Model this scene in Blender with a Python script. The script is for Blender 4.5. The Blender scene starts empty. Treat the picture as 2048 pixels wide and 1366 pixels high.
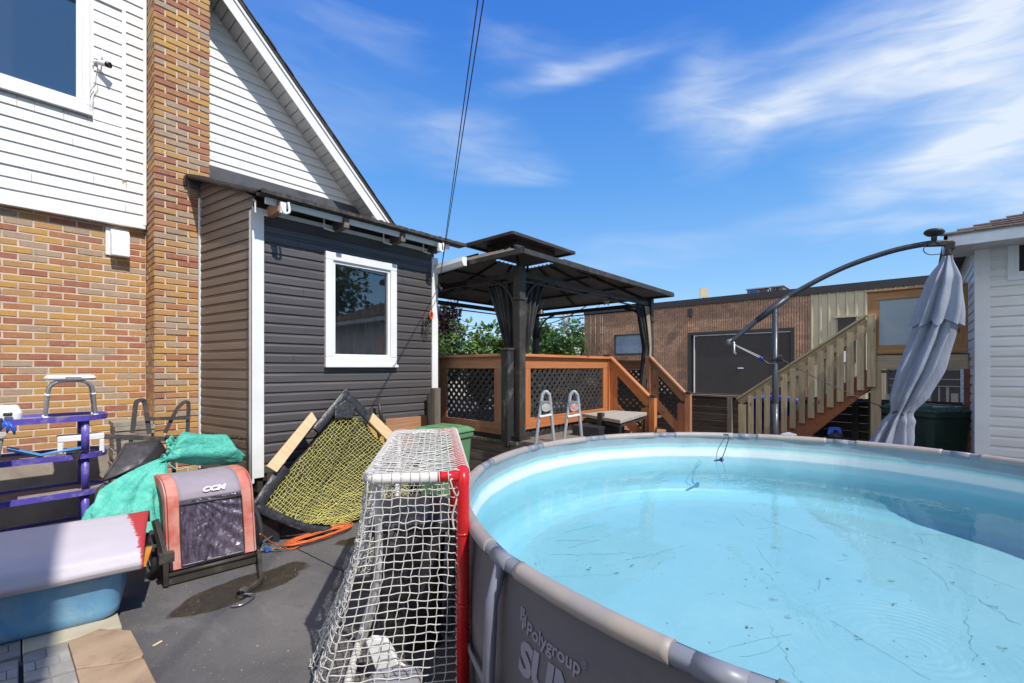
import bpy, math, random
from mathutils import Vector, Matrix
from mathutils import noise as mnoise
V = Vector
random.seed(7)
sc = bpy.context.scene
# ---------------------------------------------------------------- camera
TH = math.atan(811/900.0)
FW = V((math.cos(TH), math.sin(TH), 0)); RT = V((math.sin(TH), -math.cos(TH), 0)); UP = V((0, 0, 1))
CAM = V((0, 0, 1.6))
cam = bpy.data.cameras.new('camera'); co = bpy.data.objects.new('camera', cam); sc.collection.objects.link(co)
co.location = CAM; co.rotation_euler = (math.pi/2, 0, TH-math.pi/2)
cam.sensor_width = 36; cam.lens = 900/2048*36; cam.shift_y = (735-683)/2048
cam.clip_start = 0.05; cam.clip_end = 3000
sc.camera = co
# ---------------------------------------------------------------- light
EL = math.radians(50); AZ = math.radians(7)
sunv = V((math.sin(AZ)*math.cos(EL), math.cos(AZ)*math.cos(EL), -math.sin(EL)))
sl = bpy.data.lights.new('sun', 'SUN'); sl.energy = 3.3; sl.angle = math.radians(0.6); sl.color = (1, .955, .88)
so = bpy.data.objects.new('sun', sl); sc.collection.objects.link(so); so.location = (0, -5, 20)
so.rotation_euler = sunv.to_track_quat('-Z', 'Y').to_euler()
sc.view_settings.view_transform = 'Standard'; sc.view_settings.look = 'None'
sc.view_settings.exposure = 0.62; sc.view_settings.gamma = 1
# pixel of the 2048x1366 photograph -> direction -> point on a world plane
def ray(u, v): return FW*900 + RT*(u-1024) + UP*(735-v)
def Yp(u, v, Y): d = ray(u, v); return CAM + d*(Y/d.y)
def Xp(u, v, X): d = ray(u, v); return CAM + d*(X/d.x)
def Zp(u, v, Z): d = ray(u, v); return CAM + d*((Z-1.6)/d.z)
def Dp(u, v, D): return CAM + ray(u, v)*(D/900)
def Pp(u, v, o, n):
    d = ray(u, v); return CAM + d*((V(o)-CAM).dot(V(n))/d.dot(V(n)))
# ---------------------------------------------------------------- world
w = bpy.data.worlds.new("World"); sc.world = w; w.use_nodes = True
wt = w.node_tree; WN = wt.nodes; WL = wt.links; WN.clear()
def wn(t, **k):
    n = WN.new(t)
    for a, b in k.items(): setattr(n, a, b)
    return n
def wm(op, a, b=None, c=None, clamp=False):
    n = wn('ShaderNodeMath', operation=op); n.use_clamp = clamp
    for i, x in enumerate((a, b, c)):
        if x is None: continue
        if isinstance(x, (int, float)): n.inputs[i].default_value = x
        else: WL.new(x, n.inputs[i])
    return n.outputs[0]
sky = wn('ShaderNodeTexSky', sky_type='NISHITA', sun_disc=False)
sky.sun_elevation = EL; sky.sun_rotation = math.pi+AZ; sky.air_density = 1.1; sky.dust_density = 0.0; sky.ozone_density = 3.0
tc = wn('ShaderNodeTexCoord'); sx = wn('ShaderNodeSeparateXYZ'); WL.new(tc.outputs['Generated'], sx.inputs[0])
az = wm('MULTIPLY', wm('ARCTAN2', sx.outputs[0], sx.outputs[1]), 57.2958)
el = wm('MULTIPLY', wm('ARCSINE', sx.outputs[2]), 57.2958)
cb = wn('ShaderNodeCombineXYZ'); WL.new(wm('MULTIPLY', az, .045), cb.inputs[0]); WL.new(wm('MULTIPLY', el, .16), cb.inputs[1])
n1 = wn('ShaderNodeTexNoise'); n1.inputs['Scale'].default_value = 1.0; n1.inputs['Detail'].default_value = 5; n1.inputs['Distortion'].default_value = .6
WL.new(cb.outputs[0], n1.inputs['Vector'])
s1 = wn('ShaderNodeSeparateColor'); WL.new(n1.outputs['Color'], s1.inputs[0])
azw = wm('ADD', az, wm('MULTIPLY', wm('SUBTRACT', s1.outputs[0], .5), 18))
elw = wm('ADD', el, wm('MULTIPLY', wm('SUBTRACT', s1.outputs[1], .5), 8))
blobs = [(1150,138,95,20,.85,-4),(920,245,90,30,.5,0),(985,318,80,24,.5,0),(1500,215,120,42,.8,8),(1650,190,170,48,.6,-18),
         (1930,80,130,85,.95,-35),(1970,250,150,60,.85,-25),(1850,325,210,34,.6,-12),(1990,375,150,26,.7,5),(1790,457,90,15,.5,0),
         (1760,90,230,70,.4,-10),(620,190,200,70,.20,10),(1250,520,260,26,.30,0),(1030,65,100,24,.3,5),(700,60,120,28,.25,8),(1400,140,60,40,.3,30),(2150,150,200,200,.7,0),(300,200,300,60,.3,0)]
tot = None
for (u, v, su, sv, amp, rot) in blobs:
    d = ray(u, v).normalized(); a0 = math.degrees(math.atan2(d.x, d.y)); e0 = math.degrees(math.asin(d.z))
    k = 57.3/900*(900/math.hypot(900, u-1024))
    sa = su*k; se = sv*k*.92; r = math.radians(rot); c_, s_ = math.cos(r), math.sin(r)
    da = wm('SUBTRACT', azw, a0); de = wm('SUBTRACT', elw, e0)
    p = wm('MULTIPLY', wm('ADD', wm('MULTIPLY', da, c_), wm('MULTIPLY', de, -s_)), 1/sa)
    q = wm('MULTIPLY', wm('ADD', wm('MULTIPLY', da, s_), wm('MULTIPLY', de, c_)), 1/se)
    g = wm('MULTIPLY', wm('POWER', 2.718, wm('MULTIPLY', wm('ADD', wm('MULTIPLY', p, p), wm('MULTIPLY', q, q)), -.7)), amp)
    tot = g if tot is None else wm('ADD', tot, g)
n2 = wn('ShaderNodeTexNoise'); n2.inputs['Scale'].default_value = 3.2; n2.inputs['Detail'].default_value = 8; n2.inputs['Roughness'].default_value = .54; n2.inputs['Distortion'].default_value = .8
cb2 = wn('ShaderNodeCombineXYZ'); WL.new(wm('MULTIPLY', az, .035), cb2.inputs[0]); WL.new(wm('ADD', wm('MULTIPLY', el, .17), wm('MULTIPLY', az, .02)), cb2.inputs[1])
WL.new(cb2.outputs[0], n2.inputs['Vector'])
wisp = wm('ADD', wm('MULTIPLY', n2.outputs['Fac'], 1.5), .02)
fac = wm('MULTIPLY', wm('MULTIPLY', tot, wisp), .72)
fac = wm('SUBTRACT', fac, .03, clamp=True)
fac = wm('MINIMUM', fac, .9)
hs = wn('ShaderNodeHueSaturation'); hs.inputs['Saturation'].default_value = 1.2; hs.inputs['Value'].default_value = 1.0
WL.new(sky.outputs[0], hs.inputs['Color'])
gr = wn('ShaderNodeValToRGB'); WL.new(wm('DIVIDE', el, 60.0, clamp=True), gr.inputs[0]); ge = gr.color_ramp.elements
ge[0].position = 0; ge[0].color = (.46, .70, 1, 1); ge[1].position = 1; ge[1].color = (.02, .13, .66, 1)
for q, c_ in ((.16, (.27, .56, .99)), (.36, (.125, .40, .96)), (.62, (.045, .23, .86))): x_ = ge.new(q); x_.color = c_+(1,)
gs = wn('ShaderNodeVectorMath', operation='SCALE'); WL.new(gr.outputs[0], gs.inputs[0]); gs.inputs['Scale'].default_value = 3.9
mg = wn('ShaderNodeMix', data_type='RGBA'); mg.inputs[0].default_value = .75; WL.new(hs.outputs[0], mg.inputs[6]); WL.new(gs.outputs[0], mg.inputs[7])
mx = wn('ShaderNodeMix', data_type='RGBA'); WL.new(fac, mx.inputs[0]); WL.new(mg.outputs[2], mx.inputs[6]); mx.inputs[7].default_value = (3.6, 3.95, 4.4, 1)
# unseen bright cloud added behind the photographer to fill the shaded walls
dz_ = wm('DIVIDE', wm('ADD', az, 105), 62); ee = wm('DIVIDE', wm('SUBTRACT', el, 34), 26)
fill_cloud = wm('MULTIPLY', wm('POWER', 2.718, wm('MULTIPLY', wm('ADD', wm('MULTIPLY', dz_, dz_), wm('MULTIPLY', ee, ee)), -1.4)), wm('MULTIPLY', n2.outputs['Fac'], 1.7, clamp=True), clamp=True)
mb2 = wn('ShaderNodeMix', data_type='RGBA'); WL.new(fill_cloud, mb2.inputs[0]); WL.new(mx.outputs[2], mb2.inputs[6]); mb2.inputs[7].default_value = (9.5, 9.2, 8.8, 1); mx = mb2
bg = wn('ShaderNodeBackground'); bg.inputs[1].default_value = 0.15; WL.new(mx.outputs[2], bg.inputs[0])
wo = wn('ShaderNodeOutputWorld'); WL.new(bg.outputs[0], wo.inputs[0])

# ---------------------------------------------------------------- mesh builder
class MB:
    def __init__(s): s.v = []; s.f = []; s.b = []; s.r = []; s.s = []; s.c = None
    def add(s, vs, fs, bc=None, smooth=False, rnd=None):
        o = len(s.v); r = random.random() if rnd is None else rnd
        off = V((random.random()*50, random.random()*50, random.random()*50))
        s.v += [V(x) for x in vs]
        s.b += [V(x)+off for x in (bc if bc else vs)]
        s.r += [r]*len(vs)
        s.f += [tuple(i+o for i in f) for f in fs]; s.s += [smooth]*len(fs)
        return s
    def obox(s, c, x, y, z, rnd=None):
        c, x, y, z = V(c), V(x), V(y), V(z); vs = []; bc = []
        L = sorted([(x.length, 0), (y.length, 1), (z.length, 2)], reverse=True)
        for i in (-1, 1):
            for j in (-1, 1):
                for k in (-1, 1):
                    vs.append(c+x*i+y*j+z*k); q = (x.length*i, y.length*j, z.length*k)
                    bc.append((q[L[0][1]], q[L[1][1]], q[L[2][1]]))
        fs = [(0, 1, 3, 2), (4, 6, 7, 5), (0, 4, 5, 1), (2, 3, 7, 6), (0, 2, 6, 4), (1, 5, 7, 3)]
        if x.cross(y).dot(z) < 0: fs = [f[::-1] for f in fs]
        return s.add(vs, fs, bc, rnd=rnd)
    def box(s, lo, hi, rnd=None):
        lo, hi = V(lo), V(hi); h = (hi-lo)/2
        return s.obox((lo+hi)/2, (abs(h.x), 0, 0), (0, abs(h.y), 0), (0, 0, abs(h.z)), rnd)
    def bar(s, p, q, w, h, up=(0, 0, 1), rnd=None):
        p, q = V(p), V(q); d = q-p; up = V(up); side = d.cross(up)
        if side.length < 1e-6: side = d.cross(V((1, 0, 0)))
        side.normalize(); u2 = side.cross(d).normalized()
        return s.obox((p+q)/2, d/2, side*w/2, u2*h/2, rnd)
    def prism(s, poly, ext):
        poly = [V(p) for p in poly]; n = len(poly); e = V(ext)
        nrm = V((0, 0, 0))
        for i in range(n): nrm += (poly[i]-poly[0]).cross(poly[(i+1) % n]-poly[0])
        if nrm.dot(e) > 0: poly = poly[::-1]
        vs = poly+[p+e for p in poly]
        fs = [tuple(range(n)), tuple(range(2*n-1, n-1, -1))]+[((i+1) % n, i, i+n, (i+1) % n+n) for i in range(n)]
        return s.add(vs, fs)
    def tube(s, pts, r, n=8, caps=True, closed=False, rnd=None, flat=None):
        pts = [V(p) for p in pts]; m = len(pts); vs = []; bc = []; prev = None; L = 0
        for i, p in enumerate(pts):
            a = pts[i-1] if (i > 0 or closed) else p; b = pts[(i+1) % m] if (i < m-1 or closed) else p
            t = (b-a)
            if t.length < 1e-9: t = V((0, 0, 1))
            t.normalize()
            if prev is None:
                k = V((0, 0, 1)) if abs(t.z) < .9 else V((1, 0, 0)); x = t.cross(k).normalized()
            else:
                x = prev-t*prev.dot(t)
                if x.length < 1e-6: x = t.cross(V((0, 1, 0)))
                x.normalize()
            prev = x; y = t.cross(x); rr = r(i/(m-1)) if callable(r) else (r[i] if isinstance(r, (list, tuple)) else r)
            if i: L += (p-pts[i-1]).length
            for j in range(n):
                a_ = 2*math.pi*j/n; fy = flat if flat else 1
                vs.append(p+x*math.cos(a_)*rr+y*math.sin(a_)*rr*fy); bc.append((L, math.cos(a_)*rr, math.sin(a_)*rr))
        fs = []
        for i in range(m if closed else m-1):
            for j in range(n):
                a_ = i*n+j; b_ = i*n+(j+1) % n; i2 = (i+1) % m
                fs.append((a_, b_, i2*n+(j+1) % n, i2*n+j))
        s.add(vs, fs, bc, smooth=n > 4, rnd=rnd)
        if caps and not closed:
            o = len(s.v)-len(vs)
            s.f += [tuple(o+j for j in range(n))[::-1], tuple(o+(m-1)*n+j for j in range(n))]; s.s += [False, False]
        return s
    def lathe(s, prof, c, n=24, axis=(0, 0, 1), smooth=True):
        c = V(c); ax = V(axis).normalized(); x = ax.orthogonal().normalized(); y = ax.cross(x); vs = []
        for (r, z) in prof:
            for j in range(n):
                a = 2*math.pi*j/n; vs.append(c+ax*z+x*math.cos(a)*r+y*math.sin(a)*r)
        fs = [(i*n+j, i*n+(j+1) % n, (i+1)*n+(j+1) % n, (i+1)*n+j) for i in range(len(prof)-1) for j in range(n)]
        return s.add(vs, fs, smooth=smooth)
    def grid(s, fn, nu, nv, smooth=True, closeu=False):
        vs = [fn(i/nu, j/nv) for i in range(nu if closeu else nu+1) for j in range(nv+1)]; m = nv+1; N = nu if closeu else nu+1
        fs = [(i*m+j, ((i+1) % N)*m+j, ((i+1) % N)*m+j+1, i*m+j+1) for i in range(nu) for j in range(nv)]
        return s.add(vs, fs, smooth=smooth)
    def quad(s, a, b, c, d): return s.add([a, b, c, d], [(0, 1, 2, 3)])
    def build(s, name, m, parent=None, bevel=0, label=None, cat=None, group=None, kind=None, solid=0, base=None):
        me = bpy.data.meshes.new(name); o = bpy.data.objects.new(name, me); sc.collection.objects.link(o)
        if parent is not None:
            org = V((0, 0, 0)); q = parent
            while q is not None: org += V(q.location); q = q.parent
            o.parent = parent; loc = V((0, 0, 0))
        else:
            if base: org = V(base)
            else:
                xs = [p.x for p in s.v]; ys = [p.y for p in s.v]; zs = [p.z for p in s.v]
                org = V(((min(xs)+max(xs))/2, (min(ys)+max(ys))/2, min(zs)))
            loc = org
        me.from_pydata([tuple(p-org) for p in s.v], [], s.f)
        o.location = loc
        at = me.attributes.new('bc', 'FLOAT_VECTOR', 'POINT'); at.data.foreach_set('vector', [k for b in s.b for k in b])
        at = me.attributes.new('rnd', 'FLOAT', 'POINT'); at.data.foreach_set('value', s.r)
        me.polygons.foreach_set('use_smooth', s.s)
        me.update()
        ms = m if isinstance(m, list) else [m]
        for q in ms: me.materials.append(q)
        if s.c: me.polygons.foreach_set('material_index', s.c)
        if solid: md = o.modifiers.new('solid', 'SOLIDIFY'); md.thickness = solid; md.offset = 0
        if bevel: md = o.modifiers.new('bevel', 'BEVEL'); md.width = bevel; md.segments = 2; md.limit_method = 'ANGLE'
        if label: o['label'] = label
        if cat: o['category'] = cat
        if group: o['group'] = group
        if kind: o['kind'] = kind
        return o
def thing(name, label, cat, loc=(0, 0, 0), group=None):
    o = bpy.data.objects.new(name, None); sc.collection.objects.link(o); o.location = loc; o.empty_display_size = .1
    o['label'] = label; o['category'] = cat
    if group: o['group'] = group
    return o
def clone(o, parent=None):
    c = o.copy(); sc.collection.objects.link(c); c.parent = parent
    for ch in [x for x in sc.collection.objects if x.parent == o]: clone(ch, c)
    return c
def lerp(a, b, t): return V(a)*(1-t)+V(b)*t
def bez(pts, n=12):
    pts = [V(p) for p in pts]; out = []; m = len(pts)
    for i in range(m-1):
        p0 = pts[max(i-1, 0)]; p1 = pts[i]; p2 = pts[i+1]; p3 = pts[min(i+2, m-1)]
        for k in range(n):
            t = k/n; out.append(.5*((2*p1)+(p2-p0)*t+(2*p0-5*p1+4*p2-p3)*t*t+(3*p1-p0-3*p2+p3)*t**3))
    out.append(pts[-1]); return out
def nz(p, s=1.0, o=0): p = V(p)*s; return mnoise.noise(V((p.x+o, p.y+o*1.3, p.z-o)))
# ---------------------------------------------------------------- materials
def nt(name):
    m = bpy.data.materials.new(name); m.use_nodes = True; return m, m.node_tree, m.node_tree.nodes['Principled BSDF']
def S(c): return (c[0], c[1], c[2], 1)
def mapped(t, coord, scale):
    if coord == 'bc': a = t.nodes.new('ShaderNodeAttribute'); a.attribute_name = 'bc'; src = a.outputs['Vector']
    else: src = t.nodes.new('ShaderNodeTexCoord').outputs['Object']
    mp = t.nodes.new('ShaderNodeMapping'); mp.inputs['Scale'].default_value = scale; t.links.new(src, mp.inputs[0]); return mp.outputs[0]
def tex(t, vec, scale=5, detail=4, rough=.55, dist=0):
    n = t.nodes.new('ShaderNodeTexNoise'); n.inputs['Scale'].default_value = scale; n.inputs['Detail'].default_value = detail
    n.inputs['Roughness'].default_value = rough; n.inputs['Distortion'].default_value = dist; t.links.new(vec, n.inputs['Vector']); return n.outputs['Fac']
def rng(t, x, a, b, lo=0, hi=1):
    n = t.nodes.new('ShaderNodeMapRange'); t.links.new(x, n.inputs[0])
    for i, q in enumerate((a, b, lo, hi)): n.inputs[i+1].default_value = q
    return n.outputs[0]
def mixc(t, f, a, b, mode='MIX'):
    n = t.nodes.new('ShaderNodeMix'); n.data_type = 'RGBA'; n.blend_type = mode
    for x, i in ((f, 0), (a, 6), (b, 7)):
        if isinstance(x, (tuple, list)): n.inputs[i].default_value = S(x)
        elif isinstance(x, (int, float)): n.inputs[i].default_value = x
        else: t.links.new(x, n.inputs[i])
    return n.outputs[2]
def bump(t, p, h, s=.3, d=.01):
    b = t.nodes.new('ShaderNodeBump'); b.inputs['Strength'].default_value = s; b.inputs['Distance'].default_value = d
    t.links.new(h, b.inputs['Height']); t.links.new(b.outputs[0], p.inputs['Normal'])
def rndv(t, lo, hi):
    a = t.nodes.new('ShaderNodeAttribute'); a.attribute_name = 'rnd'; return rng(t, a.outputs['Fac'], 0, 1, lo, hi)
def mk(name, c, rough=.6, c2=None, vs=6, metal=0, bs=40, bst=.15, bd=.004, dirt=None, ds=2.5, coord='obj', stretch=(1, 1, 1), rv=0, spec=.5, lo=.35, hi=.65):
    m, t, p = nt(name); vec = mapped(t, coord, stretch)
    c2 = c2 or tuple(x*.82 for x in c)
    col = mixc(t, rng(t, tex(t, vec, vs), lo, hi), c, c2)
    if dirt: col = mixc(t, rng(t, tex(t, vec, ds, 6, .65, .5), .52, .72, 0, .75), col, dirt)
    if rv: col = mixc(t, 1.0, col, mixc(t, rndv(t, 0, 1), (1-rv,)*3, (1, 1, 1)), 'MULTIPLY')
    t.links.new(col, p.inputs['Base Color']); p.inputs['Roughness'].default_value = rough; p.inputs['Metallic'].default_value = metal
    p.inputs['Specular IOR Level'].default_value = spec
    t.links.new(rng(t, tex(t, vec, vs*3), .3, .7, max(rough-.1, .03), min(rough+.12, 1)), p.inputs['Roughness'])
    if bst: bump(t, p, tex(t, vec, bs, 5), bst, bd)
    return m
def wood(name, c, c2, knot=(.12, .05, .02), rough=.65, rv=.25, gray=None):
    m, t, p = nt(name); vec = mapped(t, 'bc', (1.4, 22, 22)); v2 = mapped(t, 'bc', (3.2, 9, 9)); v3 = mapped(t, 'bc', (1, 1, 1))
    g = tex(t, vec, 1.6, 7, .6, .8); col = mixc(t, rng(t, g, .36, .64), c, c2)
    vo = t.nodes.new('ShaderNodeTexVoronoi'); vo.inputs['Scale'].default_value = .9; t.links.new(v2, vo.inputs['Vector'])
    col = mixc(t, rng(t, vo.outputs['Distance'], .07, .15, .85, 0), col, knot)
    if gray: col = mixc(t, rng(t, tex(t, v3, 4, 6, .7, .3), .42, .6, 0, .8), col, gray)
    col = mixc(t, 1.0, col, mixc(t, rndv(t, 0, 1), (1-rv,)*3, (1, 1, 1)), 'MULTIPLY')
    t.links.new(col, p.inputs['Base Color']); p.inputs['Roughness'].default_value = rough
    bump(t, p, g, .35, .004); return m
def glass(name, tint, rough=.02):
    m, t, p = nt(name); p.inputs['Base Color'].default_value = S(tint); p.inputs['Roughness'].default_value = rough
    p.inputs['Specular IOR Level'].default_value = .9; return m
def seeglass(name, tint=(.7, .75, .78), refl=.25, ior=1.5):
    m = bpy.data.materials.new(name); m.use_nodes = True; t = m.node_tree; t.nodes.clear()
    o = t.nodes.new('ShaderNodeOutputMaterial'); mx = t.nodes.new('ShaderNodeMixShader'); tr = t.nodes.new('ShaderNodeBsdfTransparent'); gl = t.nodes.new('ShaderNodeBsdfGlossy')
    tr.inputs[0].default_value = S(tint); gl.inputs['Roughness'].default_value = .01
    fr = t.nodes.new('ShaderNodeFresnel'); fr.inputs[0].default_value = ior
    t.links.new(rng(t, fr.outputs[0], 0, 1, refl, 1), mx.inputs[0]); t.links.new(tr.outputs[0], mx.inputs[1]); t.links.new(gl.outputs[0], mx.inputs[2]); t.links.new(mx.outputs[0], o.inputs[0])
    return m
M = {}
M['white_siding'] = mk('white_vinyl', (.78, .77, .74), .45, (.72, .71, .67), 2, bs=90, bst=.05, dirt=(.62, .58, .5), ds=1.2, stretch=(.4, .4, 2), rv=.04, lo=.3, hi=.8)
M['trim'] = mk('white_trim', (.8, .8, .79), .4, (.74, .74, .72), 4, bst=.04)
M['grey_siding'] = mk('charcoal_vinyl', (.092, .082, .082), .42, (.07, .062, .062), 3, bs=60, bst=.08, stretch=(.3, .3, 3), rv=.12)
M['brown_siding'] = mk('brown_vinyl', (.185, .14, .11), .45, (.145, .11, .085), 3, bs=60, bst=.08, stretch=(.3, .3, 3), rv=.12)
M['roof'] = mk('shingle', (.10, .085, .075), .9, (.05, .045, .04), 25, bs=160, bst=.8, bd=.006, rv=.4)
M['cedar'] = wood('cedar', (.62, .23, .075), (.48, .155, .045))
M['cedar_dull'] = wood('cedar_dull', (.50, .25, .13), (.36, .16, .075), rv=.35)
M['grey_wood'] = wood('weathered_wood', (.24, .20, .155), (.13, .105, .08), (.06, .045, .03), .85, .4)
M['green_wood'] = wood('treated_wood', (.54, .43, .26), (.36, .27, .155), (.1, .07, .04), .8, .35)
M['dark_wood'] = wood('dark_old_wood', (.10, .07, .05), (.05, .035, .028), (.03, .02, .015), .85, .5)
M['pine'] = wood('pine', (.75, .55, .33), (.66, .45, .24), (.3, .14, .06), .6, .1)
M['plywood'] = wood('plywood', (.48, .25, .13), (.34, .16, .08), rv=.05)
M['black_metal'] = mk('dark_bronze_metal', (.038, .032, .028), .42, (.055, .047, .04), 8, bst=.06, dirt=(.11, .10, .085), ds=5, spec=.3)
M['roof_under'] = mk('roof_underside', (.24, .195, .16), .5, (.18, .145, .12), 4, bst=.05)
M['lattice'] = mk('lattice', (.05, .042, .038), .7, (.03, .026, .024), 10, rv=.4, coord='bc')
M['asphalt'] = None
# ---------------------------------------------------------------- ground
def asphalt():
    m, t, p = nt('asphalt'); vec = mapped(t, 'obj', (1, 1, 1))
    c = mixc(t, rng(t, tex(t, vec, 1.1, 6, .6, .6), .35, .68), (.08, .076, .077), (.135, .127, .123))
    sp = t.nodes.new('ShaderNodeTexVoronoi'); sp.inputs['Scale'].default_value = 170; t.links.new(vec, sp.inputs['Vector'])
    c = mixc(t, rng(t, sp.outputs['Distance'], .1, .30, .75, 0), c, (.24, .225, .21)); c = mixc(t, rng(t, tex(t, vec, 9, 8, .8, .5), .56, .66, 0, .45), c, (.055, .045, .04)); c = mixc(t, rng(t, tex(t, mapped(t, 'obj', (1, .35, 1)), 2.4, 5, .6, 1.5), .58, .66, 0, .4), c, (.19, .17, .155))
    c = mixc(t, rng(t, tex(t, vec, 3.1, 7, .75, 1.2), .60, .70, 0, .5), c, (.17, .15, .13))
    c = mixc(t, rng(t, tex(t, vec, 38, 3, .6), .70, .735, 0, .85), c, (.38, .34, .28))
    # damp patches: ellipses with wobbly edges
    sx = t.nodes.new('ShaderNodeSeparateXYZ'); nn = t.nodes.new('ShaderNodeTexNoise'); nn.inputs['Scale'].default_value = 3.5; t.links.new(vec, nn.inputs['Vector'])
    vm = t.nodes.new('ShaderNodeVectorMath'); vm.operation = 'MULTIPLY_ADD'; t.links.new(nn.outputs['Color'], vm.inputs[0]); vm.inputs[1].default_value = (.3,)*3
    t.links.new(vec, vm.inputs[2]); vs = t.nodes.new('ShaderNodeVectorMath'); vs.operation = 'SUBTRACT'; vs.inputs[1].default_value = (.15,)*3
    t.links.new(vm.outputs[0], vs.inputs[0]); wet = None
    def mt(op, a, b=0):
        n = t.nodes.new('ShaderNodeMath'); n.operation = op
        for i, x in enumerate((a, b)):
            if isinstance(x, (int, float)): n.inputs[i].default_value = x
            else: t.links.new(x, n.inputs[i])
        return n.outputs[0]
    t.links.new(vs.outputs[0], sx.inputs[0])
    def ell(a, b, w):
        a, b = Zp(*a, 0), Zp(*b, 0); c0 = (a+b)/2; d = (b-a); L = d.length/2; d.normalize()
        X = mt('SUBTRACT', sx.outputs[0], c0.x); Y = mt('SUBTRACT', sx.outputs[1], c0.y)
        P = mt('DIVIDE', mt('ADD', mt('MULTIPLY', X, d.x), mt('MULTIPLY', Y, d.y)), L); Q = mt('DIVIDE', mt('ADD', mt('MULTIPLY', X, -d.y), mt('MULTIPLY', Y, d.x)), w)
        return mt('ADD', mt('MULTIPLY', P, P), mt('MULTIPLY', Q, Q))
    for e in (((330, 1235), (612, 1128), .19), ((672, 1088), (780, 1075), .13), ((675, 1170), (780, 1175), .12)):
        r = ell(*e); wet = r if wet is None else mt('MINIMUM', wet, r)
    f = rng(t, wet, .86, 1.06, 1, 0)
    c = mixc(t, f, c, mixc(t, rng(t, tex(t, vec, 14, 6, .8), .45, .7), (.030, .025, .021), (.07, .058, .03)))
    t.links.new(c, p.inputs['Base Color']); t.links.new(rng(t, f, 0, 1, .8, .42), p.inputs['Roughness'])
    bump(t, p, tex(t, vec, 190, 4, .7), .5, .004); return m
M['asphalt'] = asphalt()
g = MB(); N = 40
L = [-1500, -300, -60, -15, -4]+[i*.5 for i in range(-6, 25)]+[15, 25, 60, 300, 1500]
vs = [(x, y, 0) for x in L for y in L]; n = len(L)
g.add(vs, [(i*n+j, (i+1)*n+j, (i+1)*n+j+1, i*n+j+1) for i in range(n-1) for j in range(n-1)])
g.build('ground', M['asphalt'], kind='structure', base=(0, 0, 0))
# crack in the asphalt, a thin bitumen filled groove
g = MB(); a, b = Zp(592, 1096, .003), Zp(700, 1150, .003)
cr = [lerp(a, b, i/20)+V((nz((i*.7, 0, 0))*.012, nz((0, i*.7, 0))*.012, 0)) for i in range(21)]
g.tube(cr, .004, 4)
g.build('crack', mk('bitumen', (.012, .011, .011), .6), kind='structure')

b = MB(); rl = random.Random(12)
for k in range(900):
    if k % 3 == 0: x, y = rl.uniform(.3, 3.4), 4.15-abs(rl.gauss(0, .35))
    else: x, y = rl.uniform(.2, 2.4), rl.uniform(1.6, 4.6)
    s_ = rl.uniform(.0015, .0055)*(1.6 if rl.random() < .06 else 1); th = rl.random()*6.28; c_, q_ = math.cos(th)*s_, math.sin(th)*s_
    b.add([(x+c_, y+q_, .001), (x-q_*.7, y+c_*.7, .001+s_*.5), (x-c_, y-q_, .001), (x+q_*.7, y-c_*.7, .001+s_*.4), (x, y, .001+s_*.8)], [(0, 1, 4), (1, 2, 4), (2, 3, 4), (3, 0, 4)])
b.build('grit', mk('grit', (.42, .37, .28), .9, (.16, .13, .09), 60), kind='stuff', label='fine grit and leaf crumbs scattered over the asphalt')
# ---------------------------------------------------------------- siding
def siding(mb, org, ux, nrm, ext, z0, z1, e=.1, holes=(), lip=.012, step=None):
    """courses on a wall: org+ux*x+z ; ext(z)->(xa,xb); holes (x0,x1,z0,z1)"""
    org, ux, nrm = V(org), V(ux).normalized(), V(nrm).normalized(); z = z0
    while z < z1-1e-4:
        zb = min(z+e, z1); cuts = [z, zb]
        for h in holes:
            for q in (h[2], h[3]):
                if z+1e-4 < q < zb-1e-4: cuts.append(q)
        cuts.sort()
        for a, b in zip(cuts[:-1], cuts[1:]):
            A0, B0 = ext(a); A1, B1 = ext(b)
            segs = [(A0, B0, A1, B1)]
            for h in holes:
                if h[2] < (a+b)/2 < h[3]:
                    ns = []
                    for s in segs:
                        if s[0] < h[0]: ns.append((s[0], min(s[1], h[0]), s[2], min(s[3], h[0])))
                        if s[1] > h[1]: ns.append((max(s[0], h[1]), s[1], max(s[2], h[1]), s[3]))
                    segs = ns
            for (xa, xb, xc, xd) in segs:
                if xb-xa < 1e-3 and xd-xc < 1e-3: continue
                # profile: lip at bottom, cove in the upper third (dutch lap)
                fr = [(0, 0), (0, lip), (.62, lip*.75), (.78, lip*.15), (1, 0)]
                def dd(zz):
                    q = (zz-z)/e
                    for k in range(1, 4):
                        if fr[k][0] <= q <= fr[k+1][0]: return fr[k][1]+(fr[k+1][1]-fr[k][1])*(q-fr[k][0])/(fr[k+1][0]-fr[k][0])
                    return 0
                pr = ([(a, 0), (a, lip)] if a < z+1e-4 else [(a, dd(a))])+[(z+q*e, d) for q, d in fr[2:] if a+1e-4 < z+q*e < b-1e-4]+[(b, dd(b))]
                v = []; wob = .0018*nz((z*7.3, xa, 1), 1)
                for zz, d in pr:
                    d += wob; tt = (zz-a)/(b-a) if b > a else 0
                    v += [org+ux*(xa+(xc-xa)*tt)+UP*zz+nrm*d, org+ux*(xb+(xd-xb)*tt)+UP*zz+nrm*d]
                f = [(2*i, 2*i+1, 2*i+3, 2*i+2) for i in range(len(pr)-1)]
                if ux.cross(UP).dot(nrm) < 0: f = [q[::-1] for q in f]
                mb.add(v, f)
        z = zb
def seams(parent, ux, pts, e, m, h=.008):
    b = MB()
    for p in pts: p = V(p); u_ = V(ux); b.add([p-u_*.0012, p+u_*.0012, p+u_*.0012+UP*(e*.8), p-u_*.0012+UP*(e*.8)], [(0, 1, 2, 3)])
    if pts: b.build('lap_joint', m, parent)
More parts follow.
